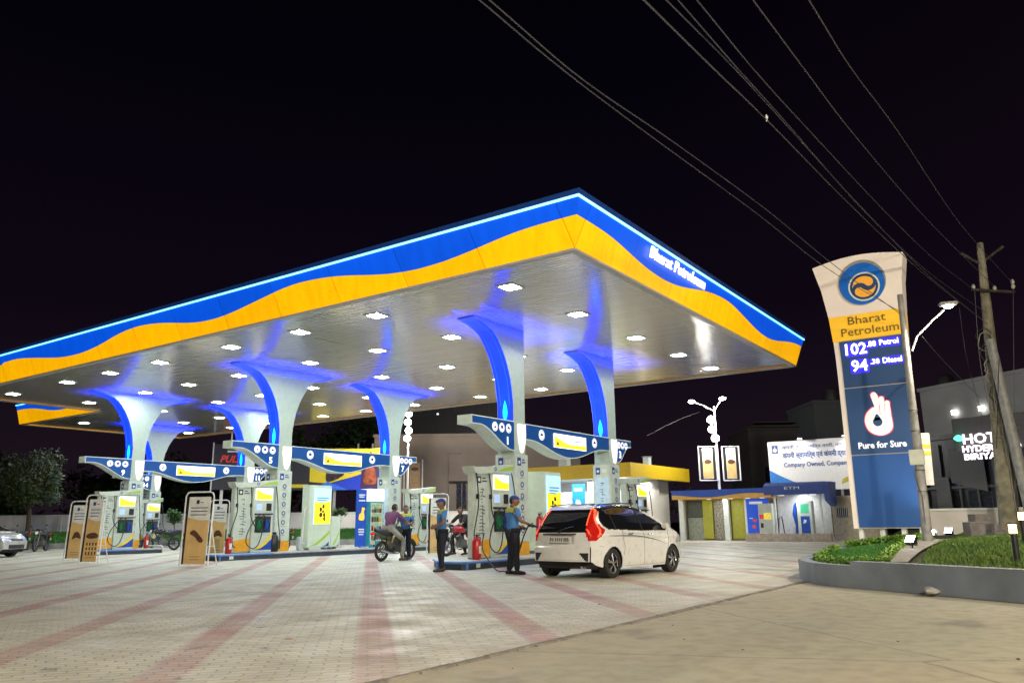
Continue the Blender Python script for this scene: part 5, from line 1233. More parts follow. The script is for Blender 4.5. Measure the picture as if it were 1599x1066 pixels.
# ================================================================ planter with lawn, hedge, lamps
kw = mat('planter_wall', (.23, .27, .32), .6, noise=.15, bump=.35, scale=1.4)
pl = thing('planter_wall', 'low grey painted kerb wall curving round the lawn', 'planter wall', (2, -5, 0))
front = [(24, -1.5), (14, -2.15), (6.5, -3.05), (3.2, -3.42), (2.3, -3.55), (1.75, -3.75), (1.25, -3.98), (.75, -4.25), (.4, -4.6), (.1, -5.05), (-.35, -5.85), (-1.1, -7.0), (-2.6, -9.3), (-5, -13)]
def strip(q, pts, z0, z1, wd):
    n = len(pts); ns = []
    for i in range(n):
        a = Vector(pts[max(i-1, 0)]); b = Vector(pts[min(i+1, n-1)]); d = (b-a).normalized(); ns.append(Vector((-d.y, d.x)))
    vs = []
    for p, m_ in zip(pts, ns): vs += [(p[0], p[1], z0), (p[0], p[1], z1), (p[0]+m_.x*wd, p[1]+m_.y*wd, z1), (p[0]+m_.x*wd, p[1]+m_.y*wd, z0)]
    q.add(vs, [(4*i+a, 4*i+4+a, 4*i+4+b, 4*i+b) for i in range(n-1) for a, b in ((0, 1), (1, 2), (2, 3))]+[(0, 1, 2, 3), (4*n-1, 4*n-2, 4*n-3, 4*n-4)])
fr2 = [(a, b) for a, b in front]
q = MB(); strip(q, fr2[:10], 0, .36, .20); q.build('curb', kw, pl)
q = MB(); strip(q, [(.13, -5.0)]+fr2[10:], 0, .43, .24); q.build('curb', kw, pl)
lawn_poly = [(a, b) for a, b in front]+[(8, -16), (30, -16), (30, -1.5)]
def zlawn(x, y):
    d = 1e9
    for (a, b), (c, e_) in zip(front, front[1:]):
        vx, vy = c-a, e_-b; t_ = max(0, min(1, ((x-a)*vx+(y-b)*vy)/(vx*vx+vy*vy))); d = min(d, sqrt((x-a-t_*vx)**2+(y-b-t_*vy)**2))
    return d
def hmap(x, y):
    d = zlawn(x, y); return .28+.46*(1-math.exp(-d/2.4))+.04*sin(x*.9)*cos(y*.7) if d > .1 else .28
gm = MB(); st = .35; idx = {}
xs = [-5+st*i for i in range(int(32/st))]; ys = [-15+st*i for i in range(int(14/st))]
for x in xs:
    for y in ys:
        if inpoly((x+st/2, y+st/2), lawn_poly) and zlawn(x+st/2, y+st/2) > .28: gm.add([(x, y, hmap(x, y)), (x+st, y, hmap(x+st, y)), (x+st, y+st, hmap(x+st, y+st)), (x, y+st, hmap(x, y+st))], [(0, 1, 2, 3)])
soil = mat('planter_soil', (.035, .05, .015), .95, noise=.3, bump=.5)
tagp(gm.build('planter_mound', soil), kind='structure')
q = MB(); q.add([(*p, .27) for p in lawn_poly], [tuple(range(len(lawn_poly)))]); tagp(q.build('planter_soil', soil), kind='structure')
# concrete strip between the two lawns
PA, PB = on(1388, 889, 2, .37), on(1450, 852, 2, .52); PD = Vector((PB.x-PA.x, PB.y-PA.y)).normalized(); PN = Vector((-PD.y, PD.x))
def pside(x, y): return (Vector((x, y))-PA.xy).dot(PN)      # > 0: left lawn
q = MB(); P = [tuple(PA.xy+PD*s_) for s_ in [k_*.25 for k_ in range(0, 34)] if inpoly(tuple(PA.xy+PD*s_), lawn_poly) and zlawn(*(PA.xy+PD*s_)) > .30]
vs = []
for i, (x, y) in enumerate(P):
    wq = .13+.012*i; vs += [(x-PN.x*wq, y-PN.y*wq, hmap(x, y)+.07), (x+PN.x*wq, y+PN.y*wq, hmap(x, y)+.07)]
q.add(vs, [(2*i, 2*i+2, 2*i+3, 2*i+1) for i in range(len(P)-1)]); tagp(q.build('planter_path', mat('path_concrete', (.26, .25, .22), .8, noise=.15, bump=.4)), kind='structure')
g1 = mk_grass('lawn_green', (.03, .13, .015), (.065, .24, .03)); g2 = mk_grass('lawn_olive', (.05, .12, .012), (.12, .20, .03)); g3 = mk_grass('hedge_lime', (.10, .24, .01), (.20, .36, .03))
rg = random.Random(5)
def blades(name, region, n, m, hmin, hmax, kind='grass', label=None, wd=.012, x0=-3, x1=16, y0=-11, y1=-2.5, lean=.4, tries=12):
    q = MB(); V = []; Fc = []
    cnt = 0
    for _ in range(n*tries):
        if cnt >= n: break
        f = rg.random()**1.5; x = x0+(x1-x0)*f; y = rg.uniform(y0, y1)
        if not region(x, y): continue
        cnt += 1; z = hmap(x, y)-.01; h = rg.uniform(hmin, hmax); a = rg.uniform(0, 6.28); w_ = wd*(1+max(0, x)/8)*rg.uniform(.7, 1.4)
        dx, dy = cos(a)*w_, sin(a)*w_; lx, ly = rg.gauss(0, lean)*h, rg.gauss(0, lean)*h
        k = len(V); V += [(x-dx, y-dy, z), (x+dx, y+dy, z), (x+lx, y+ly, z+h)]; Fc.append((k, k+1, k+2))
    q.add(V, Fc); o = q.build(name, m); tagp(o, label, kind, kind='stuff'); return o
inl = lambda x, y: inpoly((x, y), lawn_poly) and zlawn(x, y) > .27
blades('lawn', lambda x, y: inl(x, y) and pside(x, y) > .3, 60000, g1, .03, .075, label='bright green lawn before the price tower', x1=12, y0=-5.6, y1=-2.2)
blades('lawn', lambda x, y: inl(x, y) and pside(x, y) < -.3, 75000, g2, .03, .09, label='olive green lawn right of the concrete strip', x1=14, y0=-12, y1=-4.4, x0=-4)
def hedge_r(x, y): d = zlawn(x, y); p_ = pside(x, y); return inl(x, y) and p_ > .12 and ((.27 < d < .43 and x < 6) or (p_ < .38 and x > .5))
hb = MB(); V = []; Fc = []; cnt = 0
while cnt < 9000:
    x = 0+9*rg.random()**1.4; y = rg.uniform(-5.8, -3.0)
    if not hedge_r(x, y): continue
    cnt += 1; z = hmap(x, y)+rg.uniform(0, .15)+.03*sin(x*9)*cos(y*8); s_ = rg.uniform(.015, .035); a = rg.uniform(0, 6.28); t_ = rg.uniform(-.9, .9)
    u_ = Vector((cos(a), sin(a), t_)).normalized()*s_; v_ = Vector((-sin(a), cos(a), rg.uniform(-.5, .9))).normalized()*s_*.6; c = Vector((x, y, z)); k = len(V)
    V += [c-u_, c+v_, c+u_, c-v_]; Fc.append((k, k+1, k+2, k+3))
hb.add(V, Fc); tagp(hb.build('hedge', g3), 'low lime green clipped edging plants round the bright lawn', 'hedge', kind='stuff')
# low plants at the foot of the tower
V = []; Fc = []
for _ in range(3500):
    y = rg.uniform(-5.0, -2.8); x = 9.55+rg.gauss(0, .14); z = hmap(x, y)+rg.uniform(0, .22); s_ = rg.uniform(.02, .05); a = rg.uniform(0, 6.28)
    u_ = Vector((cos(a), sin(a), rg.uniform(-.9, .9))).normalized()*s_; v_ = Vector((-sin(a), cos(a), rg.uniform(-.5, .9))).normalized()*s_*.5; c = Vector((x, y, z)); k = len(V)
    V += [c-u_, c+v_, c+u_, c-v_]; Fc.append((k, k+1, k+2, k+3))
q = MB(); q.add(V, Fc); tagp(q.build('ground_cover', g3), 'low leafy plants along the foot of the price tower', 'plants', kind='stuff')
# ground spot lamps
def floodlamp(label, x, y, target, rz, warm=False, pw=22):
    z = hmap(x, y); t = thing('garden_floodlight', label, 'floodlight', (x, y, z), rz, group='white floodlights on the lawn')
    q = MB(); q.tube([(0, 0, 0), (0, 0, .12)], .015, 6); q.tube([(0, -.1, .12), (0, -.1, .2)], .01, 5); q.tube([(0, .1, .12), (0, .1, .2)], .01, 5); q.tube([(0, -.1, .12), (0, .1, .12)], .01, 5); q.build('bracket', dark, t, world=False)
    q = MB(Matrix.Translation((0, 0, .2)) @ Matrix.Rotation(radians(-35), 4, 'Y')); q.box((-.03, -.1, -.08), (.05, .1, .08), .012); q.build('housing', dark, t, world=False, smooth=True)
    q = MB(Matrix.Translation((0, 0, .2)) @ Matrix.Rotation(radians(-35), 4, 'Y')); q.box((.051, -.085, -.065), (.056, .085, .065)); q.build('lens', mat('flood_lens', (.9, .9, .9), .4, emit=40, ecol=(1, .93, .93), noise=0), t, world=False)
    spot('floodlight_beam', (x+.12*cos(rz), y+.12*sin(rz), z+.3), target, pw, (1, .92, .85), 100, .8)
floodlamp('white garden floodlight nearest the kerb wall, between the two lawns', 2.4, -5.62, (10, -4, 6), radians(150), pw=160)
floodlamp('left of the two garden floodlights at the far lawn edge', 9.2, -5.05, (10.0, -4.0, 5), radians(165), pw=60)
floodlamp('right of the two garden floodlights at the far lawn edge', 9.6, -5.4, (10.4, -4.5, 5), radians(165), pw=60)
def bollard(label, x, y, pw=16):
    z = hmap(x, y); t = thing('bollard_lamp', label, 'bollard lamp', (x, y, z), group='warm bollard lamps on the lawn')
    q = MB(); q.tube([(0, 0, 0), (0, 0, .42)], .045, 14); q.build('post', dark, t, world=False, smooth=True)
    q = MB(); q.tube([(0, 0, .42), (0, 0, .55)], .05, 14); q.build('lamp_glass', mat('bollard_glow', (1, .7, .3), .4, emit=26, ecol=(1, .36, .07), noise=0), t, world=False, smooth=True)
    q = MB(); q.tube([(0, 0, .55), (0, 0, .57)], .07, 14); q.build('lamp_cap', dark, t, world=False, smooth=True)
p = at(1588, 870, 12.2); bollard('warm glowing bollard lamp on a dark post at the right edge of the lawn', p.x, p.y)
p = at(1603, 860, 14.5); bollard('second bollard lamp farther back, cut by the right edge', p.x, p.y)
# rock, slabs, litter
def rock(name, label, cat, loc, s, m, seed=1, group=None):
    r_ = random.Random(seed); bm = bmesh.new(); bmesh.ops.create_icosphere(bm, subdivisions=3, radius=1)
    off = [Vector([r_.gauss(0, 1) for _ in range(3)]).normalized() for _ in range(9)]
    for v in bm.verts:
        d = v.co.normalized()
        for o_ in off:
            k = d.dot(o_); 
            if k > .62: v.co -= o_*(k-.62)*.9
        v.co = Vector((v.co.x*s[0], v.co.y*s[1], v.co.z*s[2]+s[2]*.55))*r_.uniform(.97, 1.03)
    me = bpy.data.meshes.new(name); bm.to_mesh(me); bm.free(); me.materials.append(m); o = bpy.data.objects.new(name, me); COL.objects.link(o); o.location = loc; o.rotation_euler = (0, 0, seed); tagp(o, label, cat, group); return o
p = on(1457, 930, 2, 0); rock('rock', 'pale broken rock lying against the planter wall', 'rock', (p.x-.05, p.y, 0), (.17, .13, .09), mat('pale_rock', (.36, .35, .33), .85, noise=.2, bump=.8, bscale=20), 4)
litm = mat('litter_paper', (.55, .42, .30), .8, noise=.2)
for k, (px, py, s_) in enumerate(((452, 997, .06), (936, 943, .03), (1050, 975, .015), (800, 1042, .012), (1402, 1000, .02), (1160, 1013, .02), (1590, 1028, .03), (1068, 997, .018))):
    p = on(px, py, 2, 0); rock('paper_scrap' if k == 0 else 'pebble', 'crumpled pale paper scrap lying on the block paving' if k == 0 else ['', 'larger pebble left of the middle of the concrete road', 'dark pebble near the pale lane of the concrete road', 'tiny pebble at the bottom edge of the photo', 'pebble on the road below the planter wall', 'tiny pebble in the middle of the worn road', 'flat pebble at the right edge of the road', 'tiny pebble just right of the brown one on the road'][k], 'litter' if k == 0 else 'pebble', (p.x, p.y, -.004), (s_, s_*.7, s_*.3), litm if k == 0 else mat('pebble_grey', (.2, .19, .17), .9), 10+k, None if k == 0 else 'pebbles on the road')
slabm = mat('slab_concrete', (.16, .15, .14), .85, noise=.2, bump=.5)
t = thing('slab_stack', 'grey stone slabs stacked against the white wall behind the lawn', 'slabs', (15, -5, .4))
for k, (px0, px1, z0, z1, D) in enumerate(((1512, 1545, .3, 1.0, 21), (1522, 1547, 1.01, 1.2, 21.2), (1549, 1572, .3, .6, 20.6), (1549, 1573, .61, .78, 20.6), (1550, 1572, .79, .95, 20.6))):
    a = at(px0, 800, D); b = at(px1, 800, D); d = (Vector((b.x, b.y))-Vector((a.x, a.y))); L = d.length; q = MB(frame((a.x, a.y, 0), (d.x, d.y, 0), (0, 0, 1))); q.box((0, z0, -.35), (L, z1, 0)); q.build('slab', slabm, t)
# ================================================================ street lamp pole before the tower
t = thing('street_lamp', 'grey street lamp pole crossing the price tower with its lamp lit', 'street lamp', tuple(at(1451, 858, 17).xy)+(.4,))
pm = mat('lamp_pole_grey', (.22, .22, .20), .6, noise=.2)
b0 = at(1451, 860, 17); t0 = at(1405, 460, 17)
q = MB(); n = 10; q.tube([b0.lerp(t0, i/n) for i in range(n+1)], .08, 12, rs=[.105-.05*i/n for i in range(n+1)]); q.build('pole', pm, t, smooth=True)
a0 = at(1424, 548, 17); a1 = at(1432, 525, 17.0); a2 = at(1456, 500, 16.8); a3 = at(1474, 484, 16.6)
q = MB(); q.tube([a0, a1, a2, a3], .022, 8); q.build('arm', pm, t, smooth=True)
lh = at(1479, 477, 16.5)
q = MB(Matrix.Translation(lh) @ Matrix.Rotation(radians(20), 4, 'Z')); q.box((-.1, -.2, 0), (.1, .16, .07), .02); q.build('lamp_head', pm, t, smooth=True)
q = MB(Matrix.Translation(lh) @ Matrix.Rotation(radians(20), 4, 'Z')); q.ball((0, -.02, -.01), .085, 12, 8, (1, 1.1, .7)); q.build('lamp_glass', mat('street_lamp_glow', (1, 1, 1), .4, emit=70, ecol=(1, .95, .86), noise=0), t, smooth=True)
spot('street_lamp_light', lh-Vector((0, 0, .12)), (lh.x+.8, lh.y-.5, 0), 1100, (1, .88, .70), 165, .6, .1)
jb = at(1432, 715, 16.9); q = MB(); q.box((jb.x-.08, jb.y-.14, jb.z-.14), (jb.x+.06, jb.y+.14, jb.z+.18), .01); q.build('junction_box', mat('pole_box', (.42, .44, .36), .5), t, smooth=True)
q = MB()
for f in (.22, .3, .38, .45, .53): c = b0.lerp(t0, f); q = MB(); q.ring(c, 'z', .095, .008, 14, 5); q.build('cable_tie', dark, t)
q = MB(); q.tube([b0.lerp(t0, .33)+Vector((-.1, .05, 0)), b0.lerp(t0, .28)+Vector((-.12, .1, 0)), b0.lerp(t0, .2)+Vector((-.1, 0, 0)), b0.lerp(t0, .1)+Vector((-.1, 0, 0))], .012, 5); q.build('loose_cable', dark, t)
sb = thing('hanging_sign_board', 'narrow white board with yellow marks fixed right of the lamp pole', 'sign board', tuple(at(1448, 740, 17.4)))
a = at(1438, 676, 17.3); b = at(1451, 676, 17.3); c = at(1459, 757, 17.3); d = at(1447, 757, 17.3)
q = MB(); o_ = FW*.03; q.add([a, b, c, d, a+o_, b+o_, c+o_, d+o_], [(0, 3, 2, 1), (4, 5, 6, 7), (0, 1, 5, 4), (1, 2, 6, 5), (2, 3, 7, 6), (3, 0, 4, 7)]); q.build('board', mat('board_white', (.6, .6, .57), .5, emit=.05), sb)
q = MB(); o_ = -FW*.004
for f0, f1 in ((.22, .28), (.36, .42)): q.quad(a.lerp(d, f0)+o_, a.lerp(d, f1)+o_, b.lerp(c, f1)+o_, b.lerp(c, f0)+o_)
q.build('board_print', yelm, sb)
# ================================================================ utility poles and wires
t = thing('utility_pole', 'concrete utility pole with crossarm and looped cables', 'utility pole', tuple(at(1578, 845, 25).xy)+(.3,))
cm = mat('pole_concrete', (.24, .225, .155), .85, noise=.3, bump=.6, scale=3)
b0 = at(1580, 850, 25); t0 = at(1530, 380, 25); n = 14
q = MB(); q.tube([b0.lerp(t0, i/n) for i in range(n+1)], .2, 8, rs=[.30-.20*i/n for i in range(n+1)]); q.build('pole', cm, t)
ca, cb = at(1518, 452, 24.7), at(1584, 456, 24.9)
q = MB(); q.tube([ca, cb], .05, 6); q.build('crossarm', mat('rusty_iron', (.07, .055, .045), .7, .3, noise=.3), t); q = MB(); q.tube([at(1500, 395, 24.9), at(1530, 412, 25), at(1566, 385, 25)], .05, 6); q.build('crossarm', mat('rusty_iron', (.07, .055, .045), .7, .3, noise=.3), t)
q = MB(); 
for p in (at(1520, 448, 24.7), at(1553, 450, 24.8), at(1582, 447, 24.9), at(1581, 440, 24.9)): q.ball(p, .06, 8, 6, (1, 1, 1.6))
q.build('insulator', mat('porcelain', (.4, .38, .34), .3), t, smooth=True)
rr_ = random.Random(9)
for k in range(6):
    c = b0.lerp(t0, rr_.uniform(.42, .68))+R2*rr_.uniform(-.35, -.05)-FW*.25; R_ = rr_.uniform(.15, .32); th = rr_.uniform(0, 3)
    q = MB(); q.tube([c+(R2*cos(2*pi*i/16+th)*R_*rr_.uniform(.8, 1.1)+U2*sin(2*pi*i/16+th)*R_*1.2) for i in range(17)], .018, 5); q.build('cable_loop', dark if k % 2 else mat('cable_grey', (.25, .24, .2), .6), t)
q = MB()
for k in range(9):
    f0 = rr_.uniform(.05, .5); f1 = f0+rr_.uniform(.1, .3); s_ = rr_.uniform(-.22, .22); q.tube([b0.lerp(t0, f0)-FW*.3+R2*s_, b0.lerp(t0, (f0+f1)/2)-FW*.34+R2*(s_+rr_.uniform(-.1, .1)), b0.lerp(t0, f1)-FW*.24+R2*s_*.6], .014, 5)
for k in range(14):
    c = b0.lerp(t0, rr_.uniform(.33, .40))-FW*.3; q.tube([c, c+R2*rr_.uniform(-.5, .5)+U2*rr_.uniform(-.15, .3)], .012, 4)
q.build('loose_cable', mat('cable_grey', (.25, .24, .2), .6), t)
t = thing('leaning_pole', 'plain round steel pole leaning against the concrete utility pole', 'pole', tuple(at(1610, 850, 24).xy)+(.3,))
q = MB(); a, b = at(1614, 820, 24.3), at(1546, 530, 24.5); q.tube([a.lerp(b, i/8) for i in range(9)], .14, 12, rs=[.17-.004*i for i in range(9)]); q.build('pole', mat('pole_steel', (.26, .27, .25), .5, noise=.15), t, smooth=True)
q = MB(); q.tube([at(1556, 700, 24.2), at(1560, 560, 24.2)], .012, 5); q.build('loose_cable', dark, t)
wirem = mat('wire_grey', (.055, .055, .055), .5, noise=0)
def wire(label, pts, r=.0085):
    P = [at(*p) for p in pts]; out = []
    if pts[0][1] < 0: P = [P[0]+(P[0]-P[1])*2]+P      # the wires run on overhead, past the frame
    for i in range(len(P)-1):
        p0, p1, p2, p3 = P[max(i-1, 0)], P[i], P[i+1], P[min(i+2, len(P)-1)]
        for s_ in range(6): t_ = s_/6; out.append(.5*((2*p1)+(p2-p0)*t_+(2*p0-5*p1+4*p2-p3)*t_*t_+(3*p1-p0-3*p2+p3)*t_**3))
    out.append(P[-1]); q = MB(); q.tube(out, r, 5); o = q.build('overhead_wire', wirem); tagp(o, label, 'wire', 'overhead wires'); return o
wire('upper of the two thin wires sagging from top centre to the tower emblem', [(758, -5, 7), (912, 126, 9), (1056, 225, 12), (1200, 330, 16), (1300, 412, 19), (1404, 489, 21)])
wire('lower of the two thin wires sagging from top centre to the tower emblem', [(742, -5, 7), (880, 110, 9), (1010, 208, 12), (1180, 332, 16), (1290, 418, 19), (1404, 486, 20.9)])
wire('thick wire left of the bundle, passing close over the emblem tower', [(1000, -5, 7), (1115, 108, 9), (1200, 190, 11.5), (1330, 322, 17), (1440, 425, 22), (1535, 500, 25)], .010)
wire('wire of the bundle beside the thick one, second from its left', [(1035, -5, 7.4), (1140, 100, 9.4), (1214, 180, 11.8), (1340, 318, 17), (1450, 430, 22), (1545, 508, 25)])
wire('wire in the middle of the overhead bundle, with the pale bird below it', [(1054, -5, 7.5), (1150, 105, 9.5), (1222, 185, 12), (1350, 330, 17.3), (1450, 425, 22), (1540, 488, 24.9)])
wire('rightmost wire of the bundle, ending at the left of the crossarm', [(1084, -5, 7.6), (1180, 112, 9.8), (1260, 200, 12.5), (1380, 328, 18), (1456, 402, 22), (1518, 450, 24.7)])
wire('single wire running from the top to the middle insulator of the crossarm', [(1172, -5, 8), (1256, 108, 10), (1340, 218, 13), (1450, 345, 20), (1553, 448, 24.8)])
wire('rightmost bright wire running to the right end of the crossarm', [(1260, -5, 8), (1330, 108, 10.5), (1402, 205, 14), (1500, 350, 21), (1581, 442, 24.9)])
wire('short slack wire from the lamp pole down to the building on the right', [(1440, 525, 17.2), (1480, 570, 21), (1530, 620, 28)])
wire('thin drop wire hanging below the lit street lamp', [(1498, 480, 24.4), (1510, 560, 26), (1536, 660, 32)])
wire('thin drop wire from the left insulator down along the concrete pole', [(1522, 455, 24.6), (1530, 560, 24.7), (1545, 640, 24.8)])
wire('thin drop wire hanging from the right insulator', [(1582, 452, 24.9), (1583, 560, 24.8), (1584, 650, 24.7)])
wire('short wire running from the twin armed light mast towards the shop', [(1092, 643, 50), (1060, 655, 49), (1010, 680, 47)], .009)
p = at(1197, 183, 11.4); q = MB(); q.ball(p, .026, 10, 7, (.8, .8, 1.6)); q.tube([p+Vector((0, 0, -.04)), p+Vector((.01, .01, -.07))], .01, 5); o = q.build('insulator_bulb', mat('bulb_white', (.6, .58, .55), .3, emit=.2)); tagp(o, 'small pale bulb hanging on the overhead wire bundle', 'bulb')
# ================================================================ shop with yellow fascia
us, vs_ = 27.35, 12.55
sh = thing('station_shop', 'station shop with mustard yellow roof band behind the pumps', 'shop', (31, 18, 0))
wallw = mat('shop_wall', (.62, .60, .55), .6, noise=.08, scale=.8)
yb2 = mat('roof_band_yellow', (.62, .42, .015), .4, noise=.04, emit=.05, ecol=(1, .7, .02))
q = MB(); q.box((us, vs_, 3.62), (us+.2, 24.4, 4.45)); q.box((us+.2, vs_, 3.62), (us+8.6, vs_+.2, 4.45)); q.build('roof_band', yb2, sh)
b_('roof', white, sh, ((us+.2, vs_+.2, 3.68), (us+8.6, 24.4, 4.2)))
b_('wall', wallw, sh, ((29.63, vs_+.6, 0), (32.4, vs_+.9, 3.68)), ((32.4, vs_+.9, 0), (34.5, vs_+1.2, 3.68)), ((32.2, vs_+.95, 0), (32.45, 24.4, 3.68)))
b_('pillar', offw, sh, ((29.4, 16.2, 0), (29.8, 16.6, 3.68)), ((29.4, 19.9, 0), (29.8, 20.3, 3.68)))
gl = mat('shop_glass_lit', (.5, .55, .6), .2, emit=.9, ecol=(.85, .9, 1), noise=.25, scale=.9)
for k, (a, b) in enumerate(((14.0, 16.1), (16.7, 18.2), (18.3, 19.8), (20.4, 22.0), (22.1, 24.2))):
    g_ = b_('window', gl, sh, ((30.3, a, .1), (30.35, b, 2.9))); b_('window_frame', white, g_, ((30.27, a-.05, 0), (30.38, a, 3.0)), ((30.27, b, 0), (30.38, b+.05, 3.0)), ((30.27, a, 2.9), (30.38, b, 3.0)), ((30.28, a, 1.3), (30.36, b, 1.36)))
b_('ceiling_light', litw, sh, ((28.6, 13.6, 3.655), (28.9, 14.3, 3.675)), ((28.6, 18.6, 3.655), (28.9, 19.3, 3.675)), ((28.6, 22.1, 3.655), (28.9, 22.8, 3.675)))
area('shop_porch_lamp', (28.9, 16.5, 3.55), 2.5, 260, (.95, .97, 1), (0, 0, -1), None, sy=6)
area('shop_porch_lamp', (30.5, 12.8, 3.5), 1.2, 60, (1, .98, .95), (0, 0, -1), None, sy=.3)
q = MB(); q.cyl((29.2, 18.9, 3.0), 'x', .42, .08, 28); q.build('round_sign', mat('round_sign_blue', (.01, .1, .4), .4, emit=.35, ecol=(0, .2, .7)), sh)
pb = MB(); pb.box((29.3, 16.75, 1.2), (29.36, 17.65, 3.45)); o = pb.build('blue_poster', mat('sky_poster', (.02, .25, .7), .4, emit=.7, ecol=(.02, .35, .95)), sh)
F = frame((29.296, 17.2, 0), (0, -1, 0), (0, 0, 1)); q = MB(F); q.prism([(-.3, 3.0), (.3, 3.0), (.3, 3.2), (-.3, 3.2)], 0, .003); q.prism([(-.25, 2.2), (.2, 2.2), (.1, 2.45), (-.15, 2.5)], 0, .003); q.build('poster_print', litw2, o)
b_('white_poster', mat('white_poster', (.8, .8, .78), .4, emit=1.3, ecol=(1, .97, .9)), sh, ((29.3, 15.2, 2.3), (29.35, 16.1, 3.4)))
b_('door_board', mat('cream_board', (.6, .6, .35), .4, emit=.45, ecol=(.9, .9, .5)), sh, ((29.4, 13.4, .3), (29.5, 14.2, 3.3)))
t = thing('vent_chimney', 'short white chimney standing on the yellow edged shop roof', 'chimney', (33.5, 14.5, 4.2)); b_('shaft', white, t, ((33.3, 14.2, 4.2), (33.7, 14.6, 5.2))); b_('cap', grey, t, ((33.25, 14.15, 5.2), (33.75, 14.65, 5.26)))
t = thing('roof_pillar', 'white square pillar rising above the shop roof behind the wing sign', 'pillar', (29.5, 18.4, 4.2)); b_('shaft', white, t, ((29.3, 18.0, 4.2), (29.8, 18.6, 5.6))); b_('cap', wallw, t, ((29.25, 17.95, 5.6), (29.85, 18.65, 5.68)))
# ================================================================ blue kiosk, small arch kiosk
uk = 31
kb = thing('blue_kiosk', 'low kiosk with blue and orange waved roof edge and olive doors', 'kiosk', (32, 8.5, 0))
b_('side_post', white, kb, ((uk, 11.0, 0), (uk+.25, 11.3, 2.35)), ((uk, 8.25, 0), (uk+.25, 8.55, 2.35)), ((uk, 7.2, 0), (uk+.15, 7.32, 2.35)))
b_('back_wall', mat('kiosk_wall', (.45, .46, .42), .6, noise=.1), kb, ((uk+2.4, 5.6, 0), (uk+2.5, 11.4, 2.4)), ((uk+.1, 11.15, 0), (uk+2.4, 11.25, 2.4)))
q = MB(); q.prism([(y, 2.4+.10*sin((y-8.5)*1.1)) for y in [5.5+.25*i for i in range(24)]]+[(11.3, 2.7), (5.5, 2.7)], uk-.6, uk-.5, 'x') if False else None
n = 24; ys_ = [5.55+(11.45-5.55)*i/n for i in range(n+1)]
def wz(y): return 2.52+.09*sin((y-5.5)*1.25)
A = MB(); B = MB()
for i in range(n):
    a, b = ys_[i], ys_[i+1]
    A.add([(uk-.6, a, wz(a)), (uk-.6, b, wz(b)), (uk-.6, b, 2.86), (uk-.6, a, 2.86)], [(0, 3, 2, 1)]); B.add([(uk-.58, a, 2.34), (uk-.58, b, 2.34), (uk-.58, b, wz(b)+.01), (uk-.58, a, wz(a)+.01)], [(0, 3, 2, 1)])
A.box((uk-.598, 5.55, 2.76), (uk+2.6, 11.5, 2.862)); rf = A.build('roof_edge', mat('kiosk_blue', (.02, .07, .33), .4, emit=.12, ecol=(.04, .12, .6)), kb)
B.box((uk-.578, 5.6, 2.34), (uk+2.5, 11.3, 2.40)); B.build('orange_edge', mat('kiosk_orange', (.6, .33, .06), .4, emit=.1, ecol=(1, .55, .1)), rf)
olive = mat('olive_door', (.30, .30, .03), .45, emit=.10, ecol=(.6, .6, .05)); wovn = mat('woven_screen', (.38, .36, .27), .7, noise=.5, scale=14)
b_('olive_door', olive, kb, ((uk+.35, 9.35, .08), (uk+.42, 9.95, 2.3))); b_('olive_door', olive, kb, ((uk+.35, 7.35, .08), (uk+.42, 8.2, 2.3)))
b_('woven_screen', wovn, kb, ((uk+.5, 8.6, .05), (uk+.58, 9.33, 2.3)))
b_('side_glass', mat('kiosk_glass', (.1, .12, .10), .2), kb, ((uk+.5, 10.0, 1.3), (uk+.52, 10.95, 2.3))); b_('side_panel', mat('kiosk_side', (.32, .35, .28), .5, noise=.15), kb, ((uk+.5, 10.0, 0), (uk+.55, 10.95, 1.28)))
bd = b_('blue_board', mat('board_blue2', (.01, .06, .4), .4, emit=.35, ecol=(.01, .1, .8)), kb, ((uk-.05, 5.9, .12), (uk+.0, 7.18, 2.3)))
F = frame((uk-.055, 6.55, 0), (0, -1, 0), (0, 0, 1)); q = MB(F); q.prism([(-.45, 2.0), (.3, 2.0), (.3, 2.14), (-.45, 2.14)], 0, .003); q.prism([(-.5, 1.2), (-.3, 1.2), (-.3, 1.24), (-.5, 1.24)], 0, .003); q.build('board_print', litw2, bd)
q = MB(F)
for x, z in ((-.2, 1.1), (.2, 1.35), (-.25, .75), (.2, .8), (-.1, .35), (.25, .4)): q.prism(blob([(x+.13*cos(k), z+.1*sin(k)) for k in range(6)], 3), 0, .003)
q.build('board_print', mat('board_red', (.6, .08, .05), .4, emit=.2), bd)
b_('ceiling_light', litw, kb, ((uk-.3, 9.2, 2.32), (uk-.1, 9.4, 2.335)), ((uk-.3, 6.9, 2.32), (uk-.1, 7.1, 2.335)), ((uk-.3, 6.1, 2.32), (uk-.1, 6.3, 2.335)), ((uk-.3, 7.9, 2.32), (uk-.1, 8.1, 2.335)))
area('kiosk_lamp', (uk-.3, 8.5, 2.28), .3, 55, (.95, .97, 1), (.1, 0, -1), None, sy=5.0)
